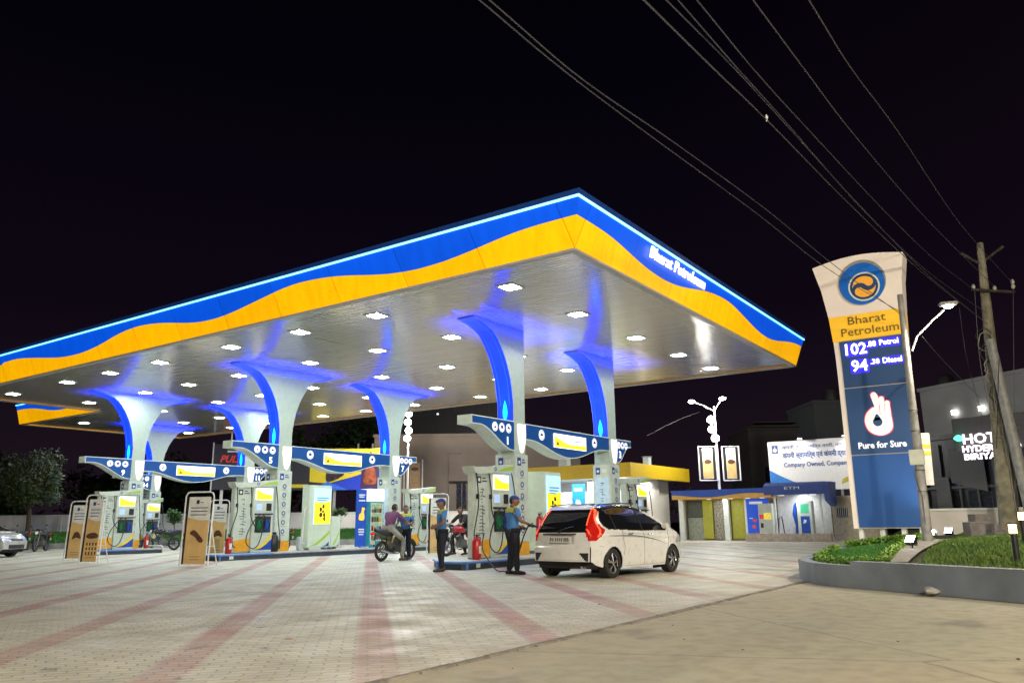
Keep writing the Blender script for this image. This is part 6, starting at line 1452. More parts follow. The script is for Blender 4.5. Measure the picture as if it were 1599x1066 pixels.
# small air and gas point with curved blue roof
kt = thing('service_kiosk', 'small service kiosk with curved blue roof and two bright ceiling lamps', 'kiosk', (uk, 4.2, 0))
b_('post', white, kt, ((uk-.3, 5.45, 0), (uk-.2, 5.55, 2.5)), ((uk-.3, 3.0, 0), (uk-.2, 3.12, 2.5))); b_('back_wall', mat('service_wall', (.6, .62, .6), .5, emit=.03), kt, ((uk+1.2, 2.9, 0), (uk+1.3, 5.8, 2.5)))
q = MB(); pr = [(uk-.6, 2.45), (uk-.62, 2.95), (uk-.2, 3.12), (uk+1.3, 3.14), (uk+1.3, 2.5)]; q.prism(pr, 2.75, 5.95, 'y'); q.prism([(uk-.5, 2.1), (uk-.62, 2.95), (uk-.2, 3.1), (uk+.9, 3.1), (uk+.6, 1.8)], 2.45, 2.745, 'y'); q.build('roof', mat('kiosk_roof_blue', (.04, .07, .25), .45, emit=.06, ecol=(.1, .2, .7)), kt)
text('ETM', frame((uk-.625, 4.4, 2.8), (0, -1, 0), (0, 0, 1)), .22, litw2, kt, 'lettering', w_=.8)
b_('ceiling_light', litw, kt, ((uk-.2, 5.0, 2.42), (uk+.0, 5.3, 2.44)), ((uk-.2, 3.3, 2.42), (uk, 3.6, 2.44))); area('service_lamp', (uk-.1, 4.3, 2.38), .3, 60, (1, 1, 1), (.1, 0, -1), None, sy=2.2)
fu = thing('service_dispenser', 'white tall service dispenser with green and blue screens under the curved roof', 'dispenser', (uk-.3, 4.0, .1))
b_('body', offw, fu, ((uk-.2, 3.55, .1), (uk+.3, 4.35, 2.1)), bev=.03); b_('screen', mat('screen_green', (.02, .2, .1), .3, emit=.5, ecol=(.1, .7, .4)), fu, ((uk-.21, 3.72, 1.45), (uk-.2, 4.15, 1.95))); b_('front_panel', nozb, fu, ((uk-.21, 3.70, .35), (uk-.2, 4.17, 1.3)))
q = MB(frame((uk-.205, 4.5, 0), (0, -1, 0), (0, 0, 1))); q.prism([(-.05, .1), (.12, .1), (.12, 2.05), (0, 1.9), (-.1, 1.4), (.02, .8)], -.3, 0); q.build('blue_trim', nozb, fu)
q = MB(frame((uk-.22, 3.95, 0), (0, -1, 0), (0, 0, 1))); q.prism([(-.1, .9), (.05, .95), (.08, 1.1), (-.06, 1.12)], 0, .01); q.build('panel_print', white, fu)
uu_ = thing('air_unit', 'low white unit with red and green display left of the service kiosk', 'air pump', (uk-.8, 6.1, .1))
b_('body', offw, uu_, ((uk-.9, 5.5, .1), (uk-.5, 6.25, 2.0)), bev=.03); b_('display', mat('disp_mixed', (.4, .3, .05), .4, emit=.7, ecol=(.9, .7, .1), noise=.4, scale=8), uu_, ((uk-.91, 5.55, 1.15), (uk-.9, 5.95, 1.5))); b_('display', mat('disp_red', (.5, .03, .03), .4, emit=.6), uu_, ((uk-.91, 5.96, 1.18), (uk-.9, 6.2, 1.4))); b_('vent', dark, uu_, ((uk-.91, 6.0, .7), (uk-.9, 6.15, .95)))
q = MB(); q.tube([(uk-.7, 5.3, .1), (uk-.7, 5.2, 1.2), (uk-.5, 5.1, 1.3), (uk-.5, 5.0, .3)], .03, 6); q.build('hose', dark, uu_)
t = thing('low_kerb_wall', 'low beige wall before the service kiosk', 'low wall', (uk-2, 4.5, 0)); b_('wall', mat('beige_wall', (.5, .44, .36), .7, noise=.15), t, ((uk-2.2, 2.2, 0), (uk-1.9, 6.6, .42)))
t = thing('side_shed', 'small pale shed with barred window right of the service kiosk', 'shed', (uk+1, 2, 0)); b_('wall', mat('shed_wall', (.5, .45, .33), .7, noise=.15), t, ((uk+.6, .4, 0), (uk+2.6, 2.7, 2.25))); w_ = b_('window', dark, t, ((uk+.59, 1.9, 1.2), (uk+.6, 2.5, 1.7)))
q = MB(); [q.box((uk+.57, 1.95+.1*k, 1.2), (uk+.585, 1.97+.1*k, 1.7)) for k in range(6)]; q.build('bars', steelw, w_); b_('roof', wallw, t, ((uk+.5, .3, 2.25), (uk+2.7, 2.8, 2.35)))
# hoarding with two lines of Devanagari and one English line
uh = 36
hd = thing('company_hoarding', 'white hoarding with Hindi and English writing left of the price tower', 'hoarding', (uh, 4, 2.5))
b_('sheet', mat('hoarding_sheet', (.78, .78, .77), .5, emit=.05, noise=.03), hd, ((uh, 0.6, 2.85), (uh+.1, 7.25, 5.88)))
q = MB(); [q.box((uh+.1, y, 0), (uh+.25, y+.15, 5.7)) for y in (1.0, 3.0, 5.0, 6.9)]; q.build('back_frame', grey, hd)
F = frame((uh-.002, 7.25, 2.85), (0, -1, 0), (0, 0, 1))
q = MB(F); q.prism([(.25, 2.3), (.62, 2.3), (.62, 2.8), (.25, 2.8)], 0, .004); q.build('sheet_print', inkb, hd); q = MB(F); disc(q, .435, 2.5, .13, .004, h=.003); q.prism([(.37, 2.55), (.5, 2.55), (.435, 2.76)], .004, .007); q.build('sheet_print', white, hd)
q = MB(F); q.prism([(0, 0), (0, 1.3), (.6, .95), (1.4, .55), (2.4, .3), (3.4, .2), (3.6, 0)], 0, .003); q.build('sheet_print', mat('print_sky', (.03, .2, .6), .4, emit=.05), hd)
q = MB(F); q.prism([(4.2, .3), (5.4, .72), (6.6, 1.25), (6.6, 1.65), (5.4, 1.1), (4.3, .6)], 0, .003); q.build('sheet_print', mat('print_yel', (.5, .45, .05), .4, emit=.03), hd)
def ht(s, z, sz, w_, x=.85, m=inkb, bold=0):
    M = F.copy(); M.translation = F @ Vector((x, z, .002)); return text(s, M, sz, m, hd, 'lettering', w_=w_, align='LEFT', bold=bold)
ht('कंपनी स्वामित्व एवं कंपनी द्वारा परिचालित', 2.12, .42, 5.2, .9, bold=.008); ht('Company Owned, Company Operated', 1.55, .40, 5.2, .92, bold=.004); ht('कंपनी के स्वामित्व वाली, कंपनी संचालित', 2.62, .26, 5.0, .9)
fl = mat('flood_white', (1, 1, 1), .4, emit=25, noise=0)
for y in (5.1, 2.5, .9):
    f_ = b_('lamp_bracket', dark, hd, ((uh-.5, y-.03, 5.9), (uh+.1, y+.03, 5.95)), ((uh-.62, y-.14, 5.92), (uh-.45, y+.14, 6.05))); b_('lamp_lens', fl, f_, ((uh-.6, y-.12, 5.905), (uh-.47, y+.12, 5.918))); spot('hoarding_lamp', (uh-.55, y, 5.86), (uh+.05, y, 4.2), 75, (1, 1, 1), 130, .8)
# ================================================================ light masts
def mast(label, px, D, ztop, arms, floods, banner):
    b0 = at(px[0], 800, D); t = thing('light_mast', label, 'light mast', (b0.x, b0.y, 0))
    tp = at(px[1], px[2], D); b0.z = 0; q = MB(); q.tube([b0, b0.lerp(tp, .5), tp], .09, 10, rs=[.1, .08, .05]); q.build('pole', steelw, t, smooth=True)
    gm = mat('mast_glow', (1, 1, 1), .4, emit=60, ecol=(1, .97, .86), noise=0)
    for (x, y) in arms:
        e_ = at(x, y, D); q = MB(); q.tube([tp-Vector((0, 0, .3)), tp.lerp(e_, .5)+Vector((0, 0, -.08)), e_], .04, 6); a_ = q.build('arm', steelw, t); q = MB(); q.ball(e_, .17, 12, 8, (1.2, 1.2, .6)); q.build('lamp', gm, a_, smooth=True)
    for (x, y) in floods:
        e_ = at(x, y, D-.25); q = MB(); q.ball(e_, .27, 12, 8, (.9, .9, .75)); q.build('floodlight', mat('mast_flood', (1, 1, 1), .4, emit=45, ecol=(1, .98, .90), noise=0), t, smooth=True)
        q = MB(); q.tube([e_, tuple(e_+FW*.3)], .3, 12, rs=[.25, .1]); q.build('floodlight_housing', steelw, t, smooth=True)
    if banner:
        for x0, x1, kk in banner:
            a = at(x0, 697, D-.1); b = at(x1, 697, D-.1); z0, z1 = at(x0, 750, D).z, a.z; d = Vector((b.x-a.x, b.y-a.y, 0)); L = d.length; Fb = frame((a.x, a.y, 0), d, (0, 0, 1))
            q = MB(Fb); q.tube([(0, z0, 0), (0, z1, 0), (L, z1, 0), (L, z0, 0), (0, z0, 0)], .05, 6); q.build('banner_frame', steelw, t)
            q = MB(Fb); q.box((.22, z0+.1, -.02), (L-.22, z1-.1, .02)); bn = q.build('banner', mat('banner_white', (.68, .70, .66), .5), t)
            q = MB(Fb); q.prism([(.23, z0+.12), (L-.23, z0+.12), (L-.23, z0+1.1), (.23, z0+1.25)], .021, .025); q.build('banner_print', mat('banner_tan', (.56, .36, .12), .5, noise=.1, scale=2), bn)
            q = MB(Fb); q.prism(blob([(L/2+.25*cos(k)*(.8 if k % 2 else 1), (z0+z1)/2+.1+.14*sin(k)) for k in range(6)], 3), .026, .03); q.build('banner_print', mat('banner_brown', (.14, .06, .035), .5), bn)
            q = MB(Fb); q.box((.06, z0+.1, -.03), (.2, z1-.1, -.02)); q.box((L-.2, z0+.1, -.03), (L-.06, z1-.1, -.02)); q.build('banner_edge', dark, t)
    return t, tp
mt_, tp_ = mast('twin armed light mast with two framed banners beside the blue kiosk', (1126, 1115, 634), 49, 8, [(1080, 627), (1128, 622)], [(1110, 655), (1112, 670), (1117, 684)], [(1090, 1117, 0), (1127, 1153, 1)])
point('mast_light', at(1110, 660, 47.5), 1300, (1, .97, .88), .3)
mast('light mast with stacked glaring floodlights seen left of the pink building', (636, 638, 640), 56, 8, [], [(638, 646), (637, 659), (638, 672), (636, 684)], None)
point('mast_light', at(634, 662, 54), 2400, (1, .97, .88), .3)
t = thing('advert_banner', 'tan banner in a thin frame under wing sign number 7', 'banner', tuple(at(645, 760, 50)))
a, b = at(640, 722, 50), at(656, 722, 50); z0 = at(640, 765, 50).z; d = Vector((b.x-a.x, b.y-a.y, 0)); L = d.length; Fb = frame((a.x, a.y, 0), d, (0, 0, 1))
q = MB(Fb); q.box((0, z0, -.03), (L, a.z, .0)); q.build('sheet', mat('tan_sheet', (.40, .25, .1), .5, noise=.15), t)
q = MB(Fb); q.prism(blob([(L/2+.25*cos(k), z0+1.3+.12*sin(k)) for k in range(6)], 3), .0, .01); q.build('sheet_print', mat('banner_brown', (.14, .06, .035), .5), t)
q = MB(Fb)
for x in (-.55, -.35, -.15, L+.15): q.tube([(x, 0, -.05), (x, a.z+.2, -.05)], .035, 6)
q.build('pole', steelw, t)
# ================================================================ boundary wall, grass strip, shrubs
bw = thing('boundary_wall', 'long white boundary wall behind the left forecourt', 'boundary wall', tuple(at(350, 800, 58).xy)+(0,))
P0, P1 = at(-60, 800, 56), at(745, 800, 60); d = Vector((P1.x-P0.x, P1.y-P0.y, 0)); L = d.length; Fw = frame((P0.x, P0.y, 0), d, (0, 0, 1))
q = MB(Fw); q.box((0, 0, -.2), (L, 1.95, 0)); q.build('wall', mat('white_wall', (.78, .78, .76), .7, noise=.12, scale=.5), bw); q = MB(Fw); q.box((0, 1.952, -.25), (L, 2.02, .05)); q.build('coping', white, bw)
q = MB(Fw); [q.box((x, 0, .0), (x+.25, 1.95, .08)) for x in [2+4.4*k for k in range(int(L/4.4))]]; q.build('pier', wallw, bw)
t = thing('grass_verge_kerb', 'dark kerb edging the grass strip before the white wall', 'kerb', tuple(at(300, 800, 46).xy)+(0,))
Q0, Q1 = at(-60, 800, 44), at(560, 800, 47); d2 = Vector((Q1.x-Q0.x, Q1.y-Q0.y, 0)); L2 = d2.length; Fk = frame((Q0.x, Q0.y, 0), d2, (0, 0, 1))
q = MB(Fk); q.box((0, 0, -.25), (L2, .3, 0)); q.build('kerb', conc, t)
q = MB(Fk); q.quad((0, .26, -.25), (L2, .26, -.25), (L2, .8, -10), (0, .8, -10)); tagp(q.build('grass_bank', mk_grass('bank_green', (.02, .07, .012), (.04, .12, .02))), kind='structure')
V = []; Fc = []
for _ in range(24000):
    x = rg.uniform(0, L2); y = rg.uniform(.3, 9.8); z = .26+.54*(y-.25)/9.75; h = rg.uniform(.08, .2); a = rg.uniform(0, 6.28); w_ = .04; k = len(V)
    for vx, vy, vz in ((-w_*cos(a), -w_*sin(a), 0), (w_*cos(a), w_*sin(a), 0), (rg.gauss(0, .04), rg.gauss(0, .04), h)): V.append((x+vx, z+vz, -(y+vy)))
    Fc.append((k, k+1, k+2))
q = MB(Fk); q.add(V, Fc); tagp(q.build('verge_grass', g1), 'green grass strip along the white boundary wall', 'grass', kind='stuff')
bark = mat('bark', (.07, .05, .035), .9, noise=.25, bump=.7)
def leafm(name, a, b): return mk_grass(name, a, b)
lf1 = leafm('leaf_dark', (.014, .03, .006), (.04, .065, .012)); lf2 = leafm('leaf_black_green', (.008, .02, .008), (.02, .04, .012)); lf3 = leafm('leaf_mid', (.03, .09, .015), (.07, .15, .03))
def tree(name, label, base, h, rx, rz_, cz, n, m, leaf=.13, trunk=.16, seed=1, group=None, nb=7, cat='tree'):
    r_ = random.Random(seed); t = thing(name, label, cat, base, group=group)
    q = MB(); q.tube([(0, 0, 0), (.05, .03, cz*.35), (-.04, .06, cz*.75), (0, 0, cz)], trunk, 8, rs=[trunk, trunk*.8, trunk*.6, trunk*.35])
    cl = []
    for k in range(nb):
        a = 2*pi*k/nb+r_.uniform(-.3, .3); e_ = Vector((cos(a)*rx*r_.uniform(.45, .85), sin(a)*rx*r_.uniform(.45, .85), cz+rz_*r_.uniform(-.6, .8))); s0 = Vector((0, 0, cz*r_.uniform(.5, .9)))
        q.tube([s0, s0.lerp(e_, .5)+Vector((0, 0, .1)), e_], trunk*.3, 5, rs=[trunk*.35, trunk*.22, trunk*.08]); cl.append((e_, r_.uniform(.35, .62)*rx))
    q.build('trunk', bark, t, world=False)
    for k in range(nb+4): 
        d_ = Vector([r_.gauss(0, 1) for _ in range(3)]).normalized(); cl.append((Vector((d_.x*rx*.7, d_.y*rx*.7, cz+d_.z*rz_*.75)), r_.uniform(.22, .5)*rx))
    V = []; Fc = []
    for _ in range(n):
        c, R_ = r_.choice(cl); d_ = Vector([r_.gauss(0, 1) for _ in range(3)]).normalized()*R_*(r_.random()**.45)*r_.choice((1, 1, 1, 1.2)); p = c+d_
        a = Vector([r_.gauss(0, 1) for _ in range(3)]).normalized(); b = a.orthogonal().normalized(); s_ = leaf*r_.uniform(.6, 1.3); k = len(V); V += [p-a*s_, p+b*s_*.42, p+a*s_, p-b*s_*.42]; Fc.append((k, k+1, k+2, k+3))
    q = MB(); q.add(V, Fc); q.build('crown', m, t, world=False); return t
def gb(px, D, z=0): p = at(px, 800, D); return (p.x, p.y, z)
tree('shade_tree', 'dark leafy tree above the parked motorcycles at the far left', gb(46, 43), 5, 1.45, 1.5, 3.45, 4200, lf1, .12, .17, 3, nb=11)
GT = 'dark trees beyond the white wall'
for k, (px, D, cz, rx, rz_, lab) in enumerate(((235, 66, 4.2, 3.0, 2.6, 'dark bushy tree beyond the wall, left of the black billboard'), (300, 64, 3.6, 2.6, 2.2, 'dark tree just left of the black billboard'), (420, 70, 4.5, 3.4, 2.8, 'dark tree between the two billboards beyond the wall'), (560, 74, 7.5, 4.2, 3.6, 'tall dark tree above the yellow billboard'), (150, 68, 3.2, 2.6, 2.2, 'low dark tree beyond the wall behind banner stands'), (-20, 66, 4.0, 3.2, 3, 'dark tree beyond the wall at the left edge'), (480, 72, 6.5, 3, 2.6, 'dark tree rising behind the yellow billboard at its left'))):
    tree('dark_tree', lab, gb(px, D), 6, rx, rz_, cz, 3800, lf2 if k % 2 else lf1, .3, .2, 20+k, GT)
for k, (px, D, s_, lab) in enumerate(((274, 50, .75, 'small round shrub on the grass strip right of column number 14'), (529, 50, .8, 'small round shrub on the grass strip right of the low cabinet'), (214, 50, .5, 'tiny shrub on the grass strip by the wall, half behind a column'))):
    tree('small_shrub', lab, gb(px, D, .55), 1.4, s_*.62, s_*.5, 1.15, 900, lf3, .09, .035, 50+k, 'small shrubs on the grass strip', 5, 'shrub')
tree('bare_tree', 'thin grey tree against the wall between the shop and the blue kiosk', gb(1062, 54), 3, 1.0, 1.2, 2.4, 260, lf2, .12, .1, 71)
# ================================================================ billboards
t = thing('black_billboard', 'black billboard with red slanted lettering above the wall', 'billboard', gb(355, 57)[:2]+(0,))
a, b = at(335, 693, 56), at(392, 697, 57); z0 = at(335, 764, 56).z; d = Vector((b.x-a.x, b.y-a.y, 0)); L = d.length; Fb = frame((a.x, a.y, 0), d, (0, 0, 1)); z1 = a.z
q = MB(Fb); q.box((0, z0, -.12), (L, z1, 0)); q.build('sheet', mat('billboard_black', (.03, .03, .035), .5), t); q = MB(Fb); q.box((-.08, z0-.1, -.12), (0, z1+.1, .03)); q.build('edge', steelw, t); q = MB(Fb); q.box((.6, 0, -.4), (.8, z1, -.15)); q.box((L-.8, 0, -.4), (L-.6, z1, -.15)); q.box((1.1, z1, -.3), (1.2, z1+2.2, -.2)); q.build('leg', steelw, t)
M = Fb.copy(); M.translation = Fb @ Vector((L*.55, z1-1.05, .01)); text('PULSE', M @ Matrix(((1, .3, 0, 0), (0, 1, 0, 0), (0, 0, 1, 0), (0, 0, 0, 1))), .7, mat('billboard_red', (.5, .03, .03), .4, emit=.5), t, w_=1.7, bold=.02)
q = MB(Fb); q.box((.9, z1-.55, 0), (L-.2, z1-.43, .01)); q.box((.5, z0+.9, 0), (L*.8, z0+1.0, .01)); q.build('sheet_print', white, t)
t = thing('yellow_billboard', 'wide billboard in black, yellow and blue with a bearded figure at its right', 'billboard', gb(525, 57)[:2]+(0,))
a, b = at(442, 700, 57), at(601, 701, 58); z0 = at(450, 765, 57).z; d = Vector((b.x-a.x, b.y-a.y, 0)); L = d.length; Fb = frame((a.x, a.y, 0), d, (0, 0, 1)); z1 = a.z; hh = z1-z0
def bq(n, m, pts, z=.0): q = MB(Fb); q.prism([(L*x, z0+hh*y) for x, y in pts], z, z+.01); return q.build(n, m, t)
by = mat('billboard_yellow', (.62, .5, .02), .5, emit=.12, ecol=(1, .8, .02), noise=.03); bb_ = mat('billboard_blue', (.01, .04, .42), .5, emit=.18, ecol=(.01, .05, .9))
q = MB(Fb); q.box((0, z0, -.15), (L, z1, 0)); q.build('sheet', mat('billboard_black', (.03, .03, .035), .5), t); q = MB(Fb); [q.box((x, 0, -.4), (x+.2, z0+1, -.16)) for x in (.5, L/2, L-.7)]; q.build('leg', grey, t)
bq('sheet_print', by, [(.04, .06), (.26, .06), (.26, .14), (.04, .14)]); bq('sheet_print', by, [(.27, .2), (.27, 1.0), (.98, 1.0), (.98, .5), (.45, .16)], .0)
bq('sheet_print', bb_, [(.25, .0), (.45, .12), (.98, .55), (.98, .0)], .012); bq('sheet_print', mat('print_blue_mid', (.02, .12, .6), .5, emit=.2, ecol=(.02, .2, 1)), [(.28, .0), (.45, .2), (.65, .0)], .024)
bq('sheet_print', mat('print_dark_blob', (.05, .03, .04), .5, noise=.4), blob([(.44, .2), (.43, .4), (.47, .56), (.52, .6), (.59, .46), (.6, .36), (.52, .24)], 4), .024)
bq('sheet_print', mat('print_pink', (.6, .2, .2), .5, noise=.6, scale=3, emit=.1), blob([(.65, .40), (.66, .54), (.72, .57), (.78, .53), (.78, .46), (.72, .44)], 4), .024)
M = Fb.copy(); M.translation = Fb @ Vector((L*.86, z0+hh*.4, .04)); q = MB(M); s_ = hh/3.6
q.prism([(-.8*s_, -1.3*s_), (.8*s_, -1.3*s_), (.75*s_, .6*s_), (.4*s_, 1.5*s_), (0, 1.9*s_), (-.4*s_, 1.5*s_), (-.75*s_, .6*s_)], 0, .01); q.build('figure_print', mat('figure_dark', (.05, .02, .08), .5), t)
q = MB(M); q.prism(blob([(-.5*s_, -.9*s_), (.5*s_, -.9*s_), (.5*s_, -.1*s_), (.25*s_, .6*s_), (-.25*s_, .6*s_), (-.5*s_, -.1*s_)], 4), .012, .02); q.build('figure_print', mat('figure_red', (.35, .08, .03), .5, emit=.12, noise=.4, scale=4), t)
q = MB(M); q.prism(blob([(.22*s_*cos(k), .95*s_+.26*s_*sin(k)) for k in range(6)], 3), .022, .03); q.build('figure_print', mat('figure_face', (.5, .36, .25), .5, emit=.1), t)
t = thing('yellow_roof_sign', 'yellow lit box sign strip just above the billboard', 'sign', gb(560, 60)[:2]+(5,))
a, b = at(490, 697, 60), at(603, 697, 60); d = Vector((b.x-a.x, b.y-a.y, 0)); L = d.length; Fb = frame((a.x, a.y, 0), d, (0, 0, 1)); q = MB(Fb); q.prism([(0, a.z-.9), (L, a.z-.9), (L, a.z-.1), (.3*L, a.z-.45)], -.3, 0); q.build('box', lity, t); q = MB(Fb); [q.box((x, a.z-.2, -.3), (x+.1, a.z+.2, -.1)) for x in (.6*L, .8*L)]; q.build('lamp_stem', grey, t)
# ================================================================ far buildings
def facade(name, label, px0, px1, D, ytop, wallm, wins, winm, depth=6, D1=None, extra=None, lit=()):
    a, b = at(px0, ytop, D), at(px1, ytop, D1 or D); d = Vector((b.x-a.x, b.y-a.y, 0)); L = d.length; F = frame((a.x, a.y, 0), d, (0, 0, 1)); t = thing(name, label, 'building', (a.x, a.y, 0)); H = a.z
    q = MB(F); q.box((0, 0, -depth), (L, H, 0)); q.build('wall', wallm, t); q = MB(F); q.box((-.1, H+.003, -depth-.1), (L+.1, H+.25, .15)); q.build('parapet', wallm, t)
    for i, (x, z, w_, h) in enumerate(wins):
        q = MB(F); q.box((L*x, H*z, .0), (L*x+w_, H*z+h, .02)); m = winm if i not in lit else litw
        wv = q.build('window', m, t); q = MB(F)
        for bx in (((L*x-.06, H*z-.06, 0), (L*x, H*z+h+.06, .05)), ((L*x+w_, H*z-.06, 0), (L*x+w_+.06, H*z+h+.06, .05)), ((L*x, H*z+h, 0), (L*x+w_, H*z+h+.06, .05)), ((L*x-.1, H*z-.12, 0), (L*x+w_+.1, H*z-.06, .12)), ((L*x+w_/2-.03, H*z, .021), (L*x+w_/2+.03, H*z+h, .04))): q.box(*bx)
        q.build('window_frame', wallm, wv)
    if extra: extra(t, F, L, H)
    return t
wd_ = mat('dark_window', (.012, .014, .018), .15)
pink = mat('pink_render', (.33, .27, .235), .85, noise=.08, scale=.6, bump=.1)
def pinkx(t, F, L, H):
    for x in (.39, .83): q = MB(F); q.box((L*x-.5, H*.55, 0), (L*x+2.4, H*.55+.12, .7)); q.build('sunshade', pink, t)
    q = MB(F); q.tube([(L*.36, 0, .1), (L*.36, H*.83, .1), (L*.42, H*.83, .1)], .06, 6); q.build('drain_pipe', pink, t)
facade('pink_building', 'pinkish plastered building with two shaded windows behind the shop', 585, 905, 66, 683, pink, [(.40, .28, .9, 2.1), (.45, .28, .9, 2.1), (.85, .3, 1.2, 2.0)], wd_, extra=pinkx)
def gx(t, F, L, H):
    q = MB(F); [q.box((x, H*.55, .02), (x+.12, H, .1)) for x in [L*k/8 for k in range(9)]]; q.box((0, H*.86, .03), (L, H*.86+.2, .12)); q.box((0, H*.72, .03), (L, H*.72+.15, .12)); q.build('mullion', mat('dark_mullion', (.05, .055, .06), .5), t)
    q = MB(F); [q.box((L*x, H*z, .14), (L*x+w_, H*z+.16, .2)) for x, z, w_ in ((.36, .94, .5), (.40, .95, .35), (.44, .94, .3), (.39, .91, .25), (.42, .91, .2), (.5, .87, .2))]; q.build('lamp_reflection_glow', mat('reflection_glow', (.8, .9, 1), .4, emit=1.6), t)  # glowing bars stand in for lamp reflections in the glazing
facade('dark_glass_building', 'dark glazed upper building rising behind the pink one', 575, 790, 84, 622, mat('dark_render', (.02, .026, .034), .4), [], wd_, extra=gx)
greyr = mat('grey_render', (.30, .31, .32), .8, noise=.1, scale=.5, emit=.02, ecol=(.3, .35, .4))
def gry(t, F, L, H):
    q = MB(F); [q.box((L*x, H*.80, .1), (L*x+.35, H*.80+.3, .25)) for x in (.31, .56)]; q.build('wall_lamp', mat('reflection_glow2', (1, .95, .85), .4, emit=9), t)
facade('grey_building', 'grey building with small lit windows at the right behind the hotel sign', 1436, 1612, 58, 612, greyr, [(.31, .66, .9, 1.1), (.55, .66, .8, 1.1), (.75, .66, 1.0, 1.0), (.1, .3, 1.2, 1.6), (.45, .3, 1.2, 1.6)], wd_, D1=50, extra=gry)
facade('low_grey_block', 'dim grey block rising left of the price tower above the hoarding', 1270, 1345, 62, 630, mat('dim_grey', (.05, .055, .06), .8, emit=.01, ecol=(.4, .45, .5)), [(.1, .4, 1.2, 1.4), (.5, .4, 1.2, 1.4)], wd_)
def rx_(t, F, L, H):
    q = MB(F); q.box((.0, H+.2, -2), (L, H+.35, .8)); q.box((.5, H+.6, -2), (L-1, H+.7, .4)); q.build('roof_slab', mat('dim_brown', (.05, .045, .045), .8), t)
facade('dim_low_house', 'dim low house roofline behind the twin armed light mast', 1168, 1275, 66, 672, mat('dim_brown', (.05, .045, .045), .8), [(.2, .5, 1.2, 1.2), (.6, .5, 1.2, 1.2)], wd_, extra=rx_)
for k, (px, py, D, lab) in enumerate(((1478, 612, 56, 'black water tank on the grey building roof at the right'), (1300, 630, 61, 'black water tank on the dim block left of the price tower'))):
    p = at(px, py, D+2); t = thing('water_tank', lab, 'water tank', tuple(p)); q = MB(); q.tube([(0, 0, 0), (0, 0, .3), (0, 0, 1.0), (0, 0, 1.2), (0, 0, 1.3)], .6, 16, rs=[.6, .62, .62, .5, .2]); q.build('tank', mat('tank_black', (.03, .03, .032), .5), t, world=False, smooth=True)
    q = MB(); [q.box((x, y, -.4), (x+.08, y+.08, 0)) for x in (-.4, .35) for y in (-.4, .35)]; q.build('tank_stand', grey, t, world=False)
# hotel shop front with a glowing sign
def hx_(t, F, L, H):
    q = MB(F); [q.box((x, 0, .0), (x+.1, H*.95, .12)) for x in [L*k/7 for k in range(8)]]; q.box((0, H*.5, .0), (L, H*.5+.12, .14)); q.build('shutter_frame', mat('shop_frame', (.06, .065, .07), .5), t)
    for x0, x1, z0_, z1_, sk_ in ((.24, .52, .56, .9, -.1), (.1, .22, .3, .62, 0)): q = MB(F); q.prism([(L*x0, H*z0_), (L*x1, H*(z0_+sk_)), (L*x1, H*(z1_+sk_)), (L*x0, H*z1_)], .15, .2); q.build('hanging_board', mat('dim_board', (.09, .095, .10), .6), t)
facade('hotel_shopfront', 'dark glazed shop front behind the white wall under the hotel sign', 1438, 1640, 44, 690, mat('dark_front', (.015, .018, .024), .35), [(.12, .25, 1.2, 1.2), (.35, .25, 1.2, 1.2)], wd_, D1=38, extra=hx_)
ht_ = thing('hotel_sign', 'glowing white HOTEL sign with a green leaf at the right edge', 'sign', tuple(at(1500, 690, 36)))
a, b = at(1500, 690, 36), at(1600, 690, 34); d = Vector((b.x-a.x, b.y-a.y, 0)); L = d.length; Fh = frame((a.x, a.y, 0), d, (0, 0, 1)); hg = mat('hotel_letter', (1, .9, .95), .4, emit=1.7, ecol=(1, .88, .95), noise=0)
k_ = 36/1234
q = MB(Fh); q.box((-.3, at(0, 722, 36).z, -.25), (L+1, at(0, 670, 36).z, -.06)); q.build('back_board', mat('sign_back', (.10, .105, .11), .7), ht_)
def hl_(s, px, py, w_, sz):
    p = at(px, py, 36); x = (Vector((p.x-a.x, p.y-a.y, 0))).dot(d)/L; M = Fh.copy(); M.translation = Fh @ Vector((x, p.z, 0)); text(s, M, sz, hg, ht_, w_=w_*k_, align='LEFT', bold=.012, ext=.02)
hl_('HOTEL', 1506, 687, 71, .62); hl_('HYDERABAD', 1504, 702, 82, .40); hl_('BIRIYANI', 1508, 714, 62, .38)
p = at(1496, 684, 35.9); q = MB(frame(p, d, (0, 0, 1))); q.prism(blob([(-.18, 0), (0, .14), (.2, .05), (.16, -.1), (0, -.14)], 4), 0, .04); q.build('leaf_logo', mat('leaf_green_glow', (.1, .8, .5), .4, emit=2.5, ecol=(.1, 1, .55)), ht_)
area('hotel_sign_glow', at(1540, 700, 35.2), 3, 25, (1, .9, .95), -FW)
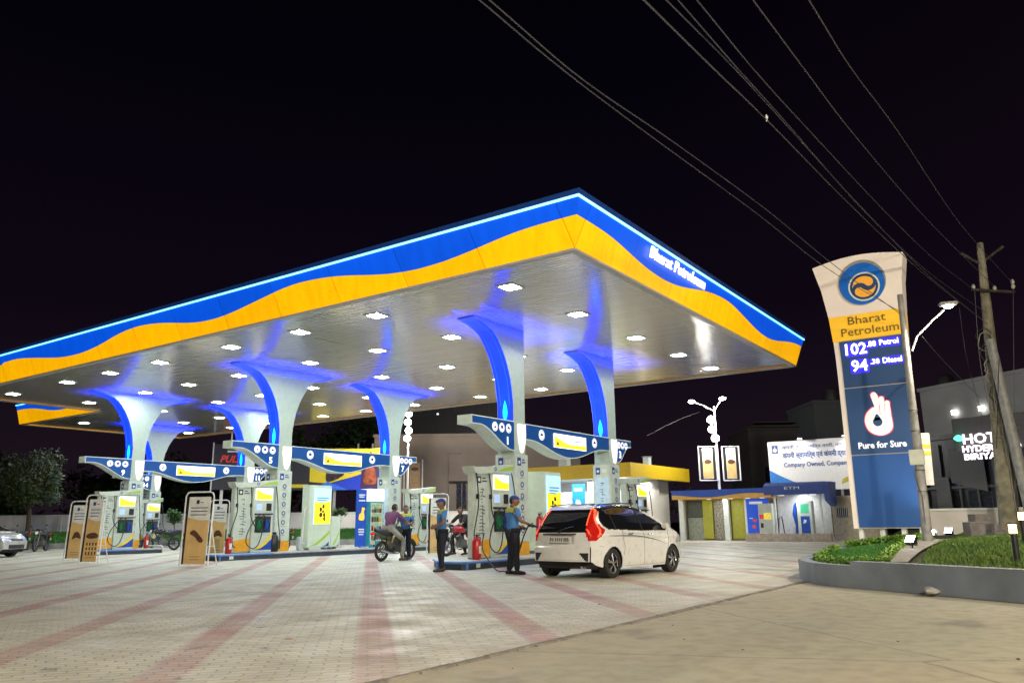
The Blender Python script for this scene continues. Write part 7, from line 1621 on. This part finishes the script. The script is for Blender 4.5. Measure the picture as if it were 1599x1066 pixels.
# white wall at the right
t = thing('white_compound_wall', 'white compound wall behind the lawn at the right', 'boundary wall', tuple(at(1500, 800, 29).xy)+(0,))
a, b = at(1440, 795, 28), at(1640, 797, 26); d = Vector((b.x-a.x, b.y-a.y, 0)); L = d.length; F = frame((a.x, a.y, 0), d, (0, 0, 1)); q = MB(F); q.box((0, 0, -.2), (L, a.z-.06, 0)); q.build('wall', mat('compound_wall', (.72, .68, .60), .8, noise=.12, scale=.8, bump=.2), t); q = MB(F); q.box((0, a.z-.055, -.24), (L, a.z+.02, .04)); q.build('coping', white, t)
# ================================================================ unseen road lamps added behind the camera to light the foreground
sl = thing('added_road_lamp', 'unseen tall road lamp added behind the viewer across the road to light the foreground', 'street lamp', (-24, -17, 0))
q = MB(); q.tube([(-24, -17, 0), (-24, -17, 8.6), (-23.4, -16.5, 9.3), (-22, -15.4, 9.5)], .09, 10); q.build('pole', pm, sl, smooth=True)
q = MB(); q.box((-22.3, -15.6, 9.42), (-21.6, -15.0, 9.54), .03); q.build('lamp_head', pm, sl, smooth=True)
q = MB(); q.box((-22.25, -15.55, 9.40), (-21.65, -15.05, 9.415)); q.build('lamp_glass', mat('street_lamp_glow', (1, 1, 1), .4, emit=70, ecol=(1, .95, .86), noise=0), sl)
spot('added_road_lamp_light', (-21.95, -15.3, 9.36), (-8, -7, 0), 22000, (1, .87, .70), 150, .5, .25)
sl = thing('added_road_lamp', 'unseen road lamp added behind the viewer to the right to light the foreground', 'street lamp', (-9, -22, 0))
q = MB(); q.tube([(-9, -22, 0), (-9, -22, 8.6), (-8.7, -21, 9.3), (-8.2, -19.4, 9.5)], .09, 10); q.build('pole', pm, sl, smooth=True)
q = MB(); q.box((-8.5, -19.5, 9.42), (-7.9, -18.9, 9.54), .03); q.build('lamp_head', pm, sl, smooth=True)
q = MB(); q.box((-8.45, -19.45, 9.40), (-7.95, -18.95, 9.415)); q.build('lamp_glass', mat('street_lamp_glow', (1, 1, 1), .4, emit=70, ecol=(1, .95, .86), noise=0), sl)
spot('added_road_lamp_light', (-8.2, -19.2, 9.36), (-3, -8, 0), 16000, (1, .87, .70), 150, .5, .25)
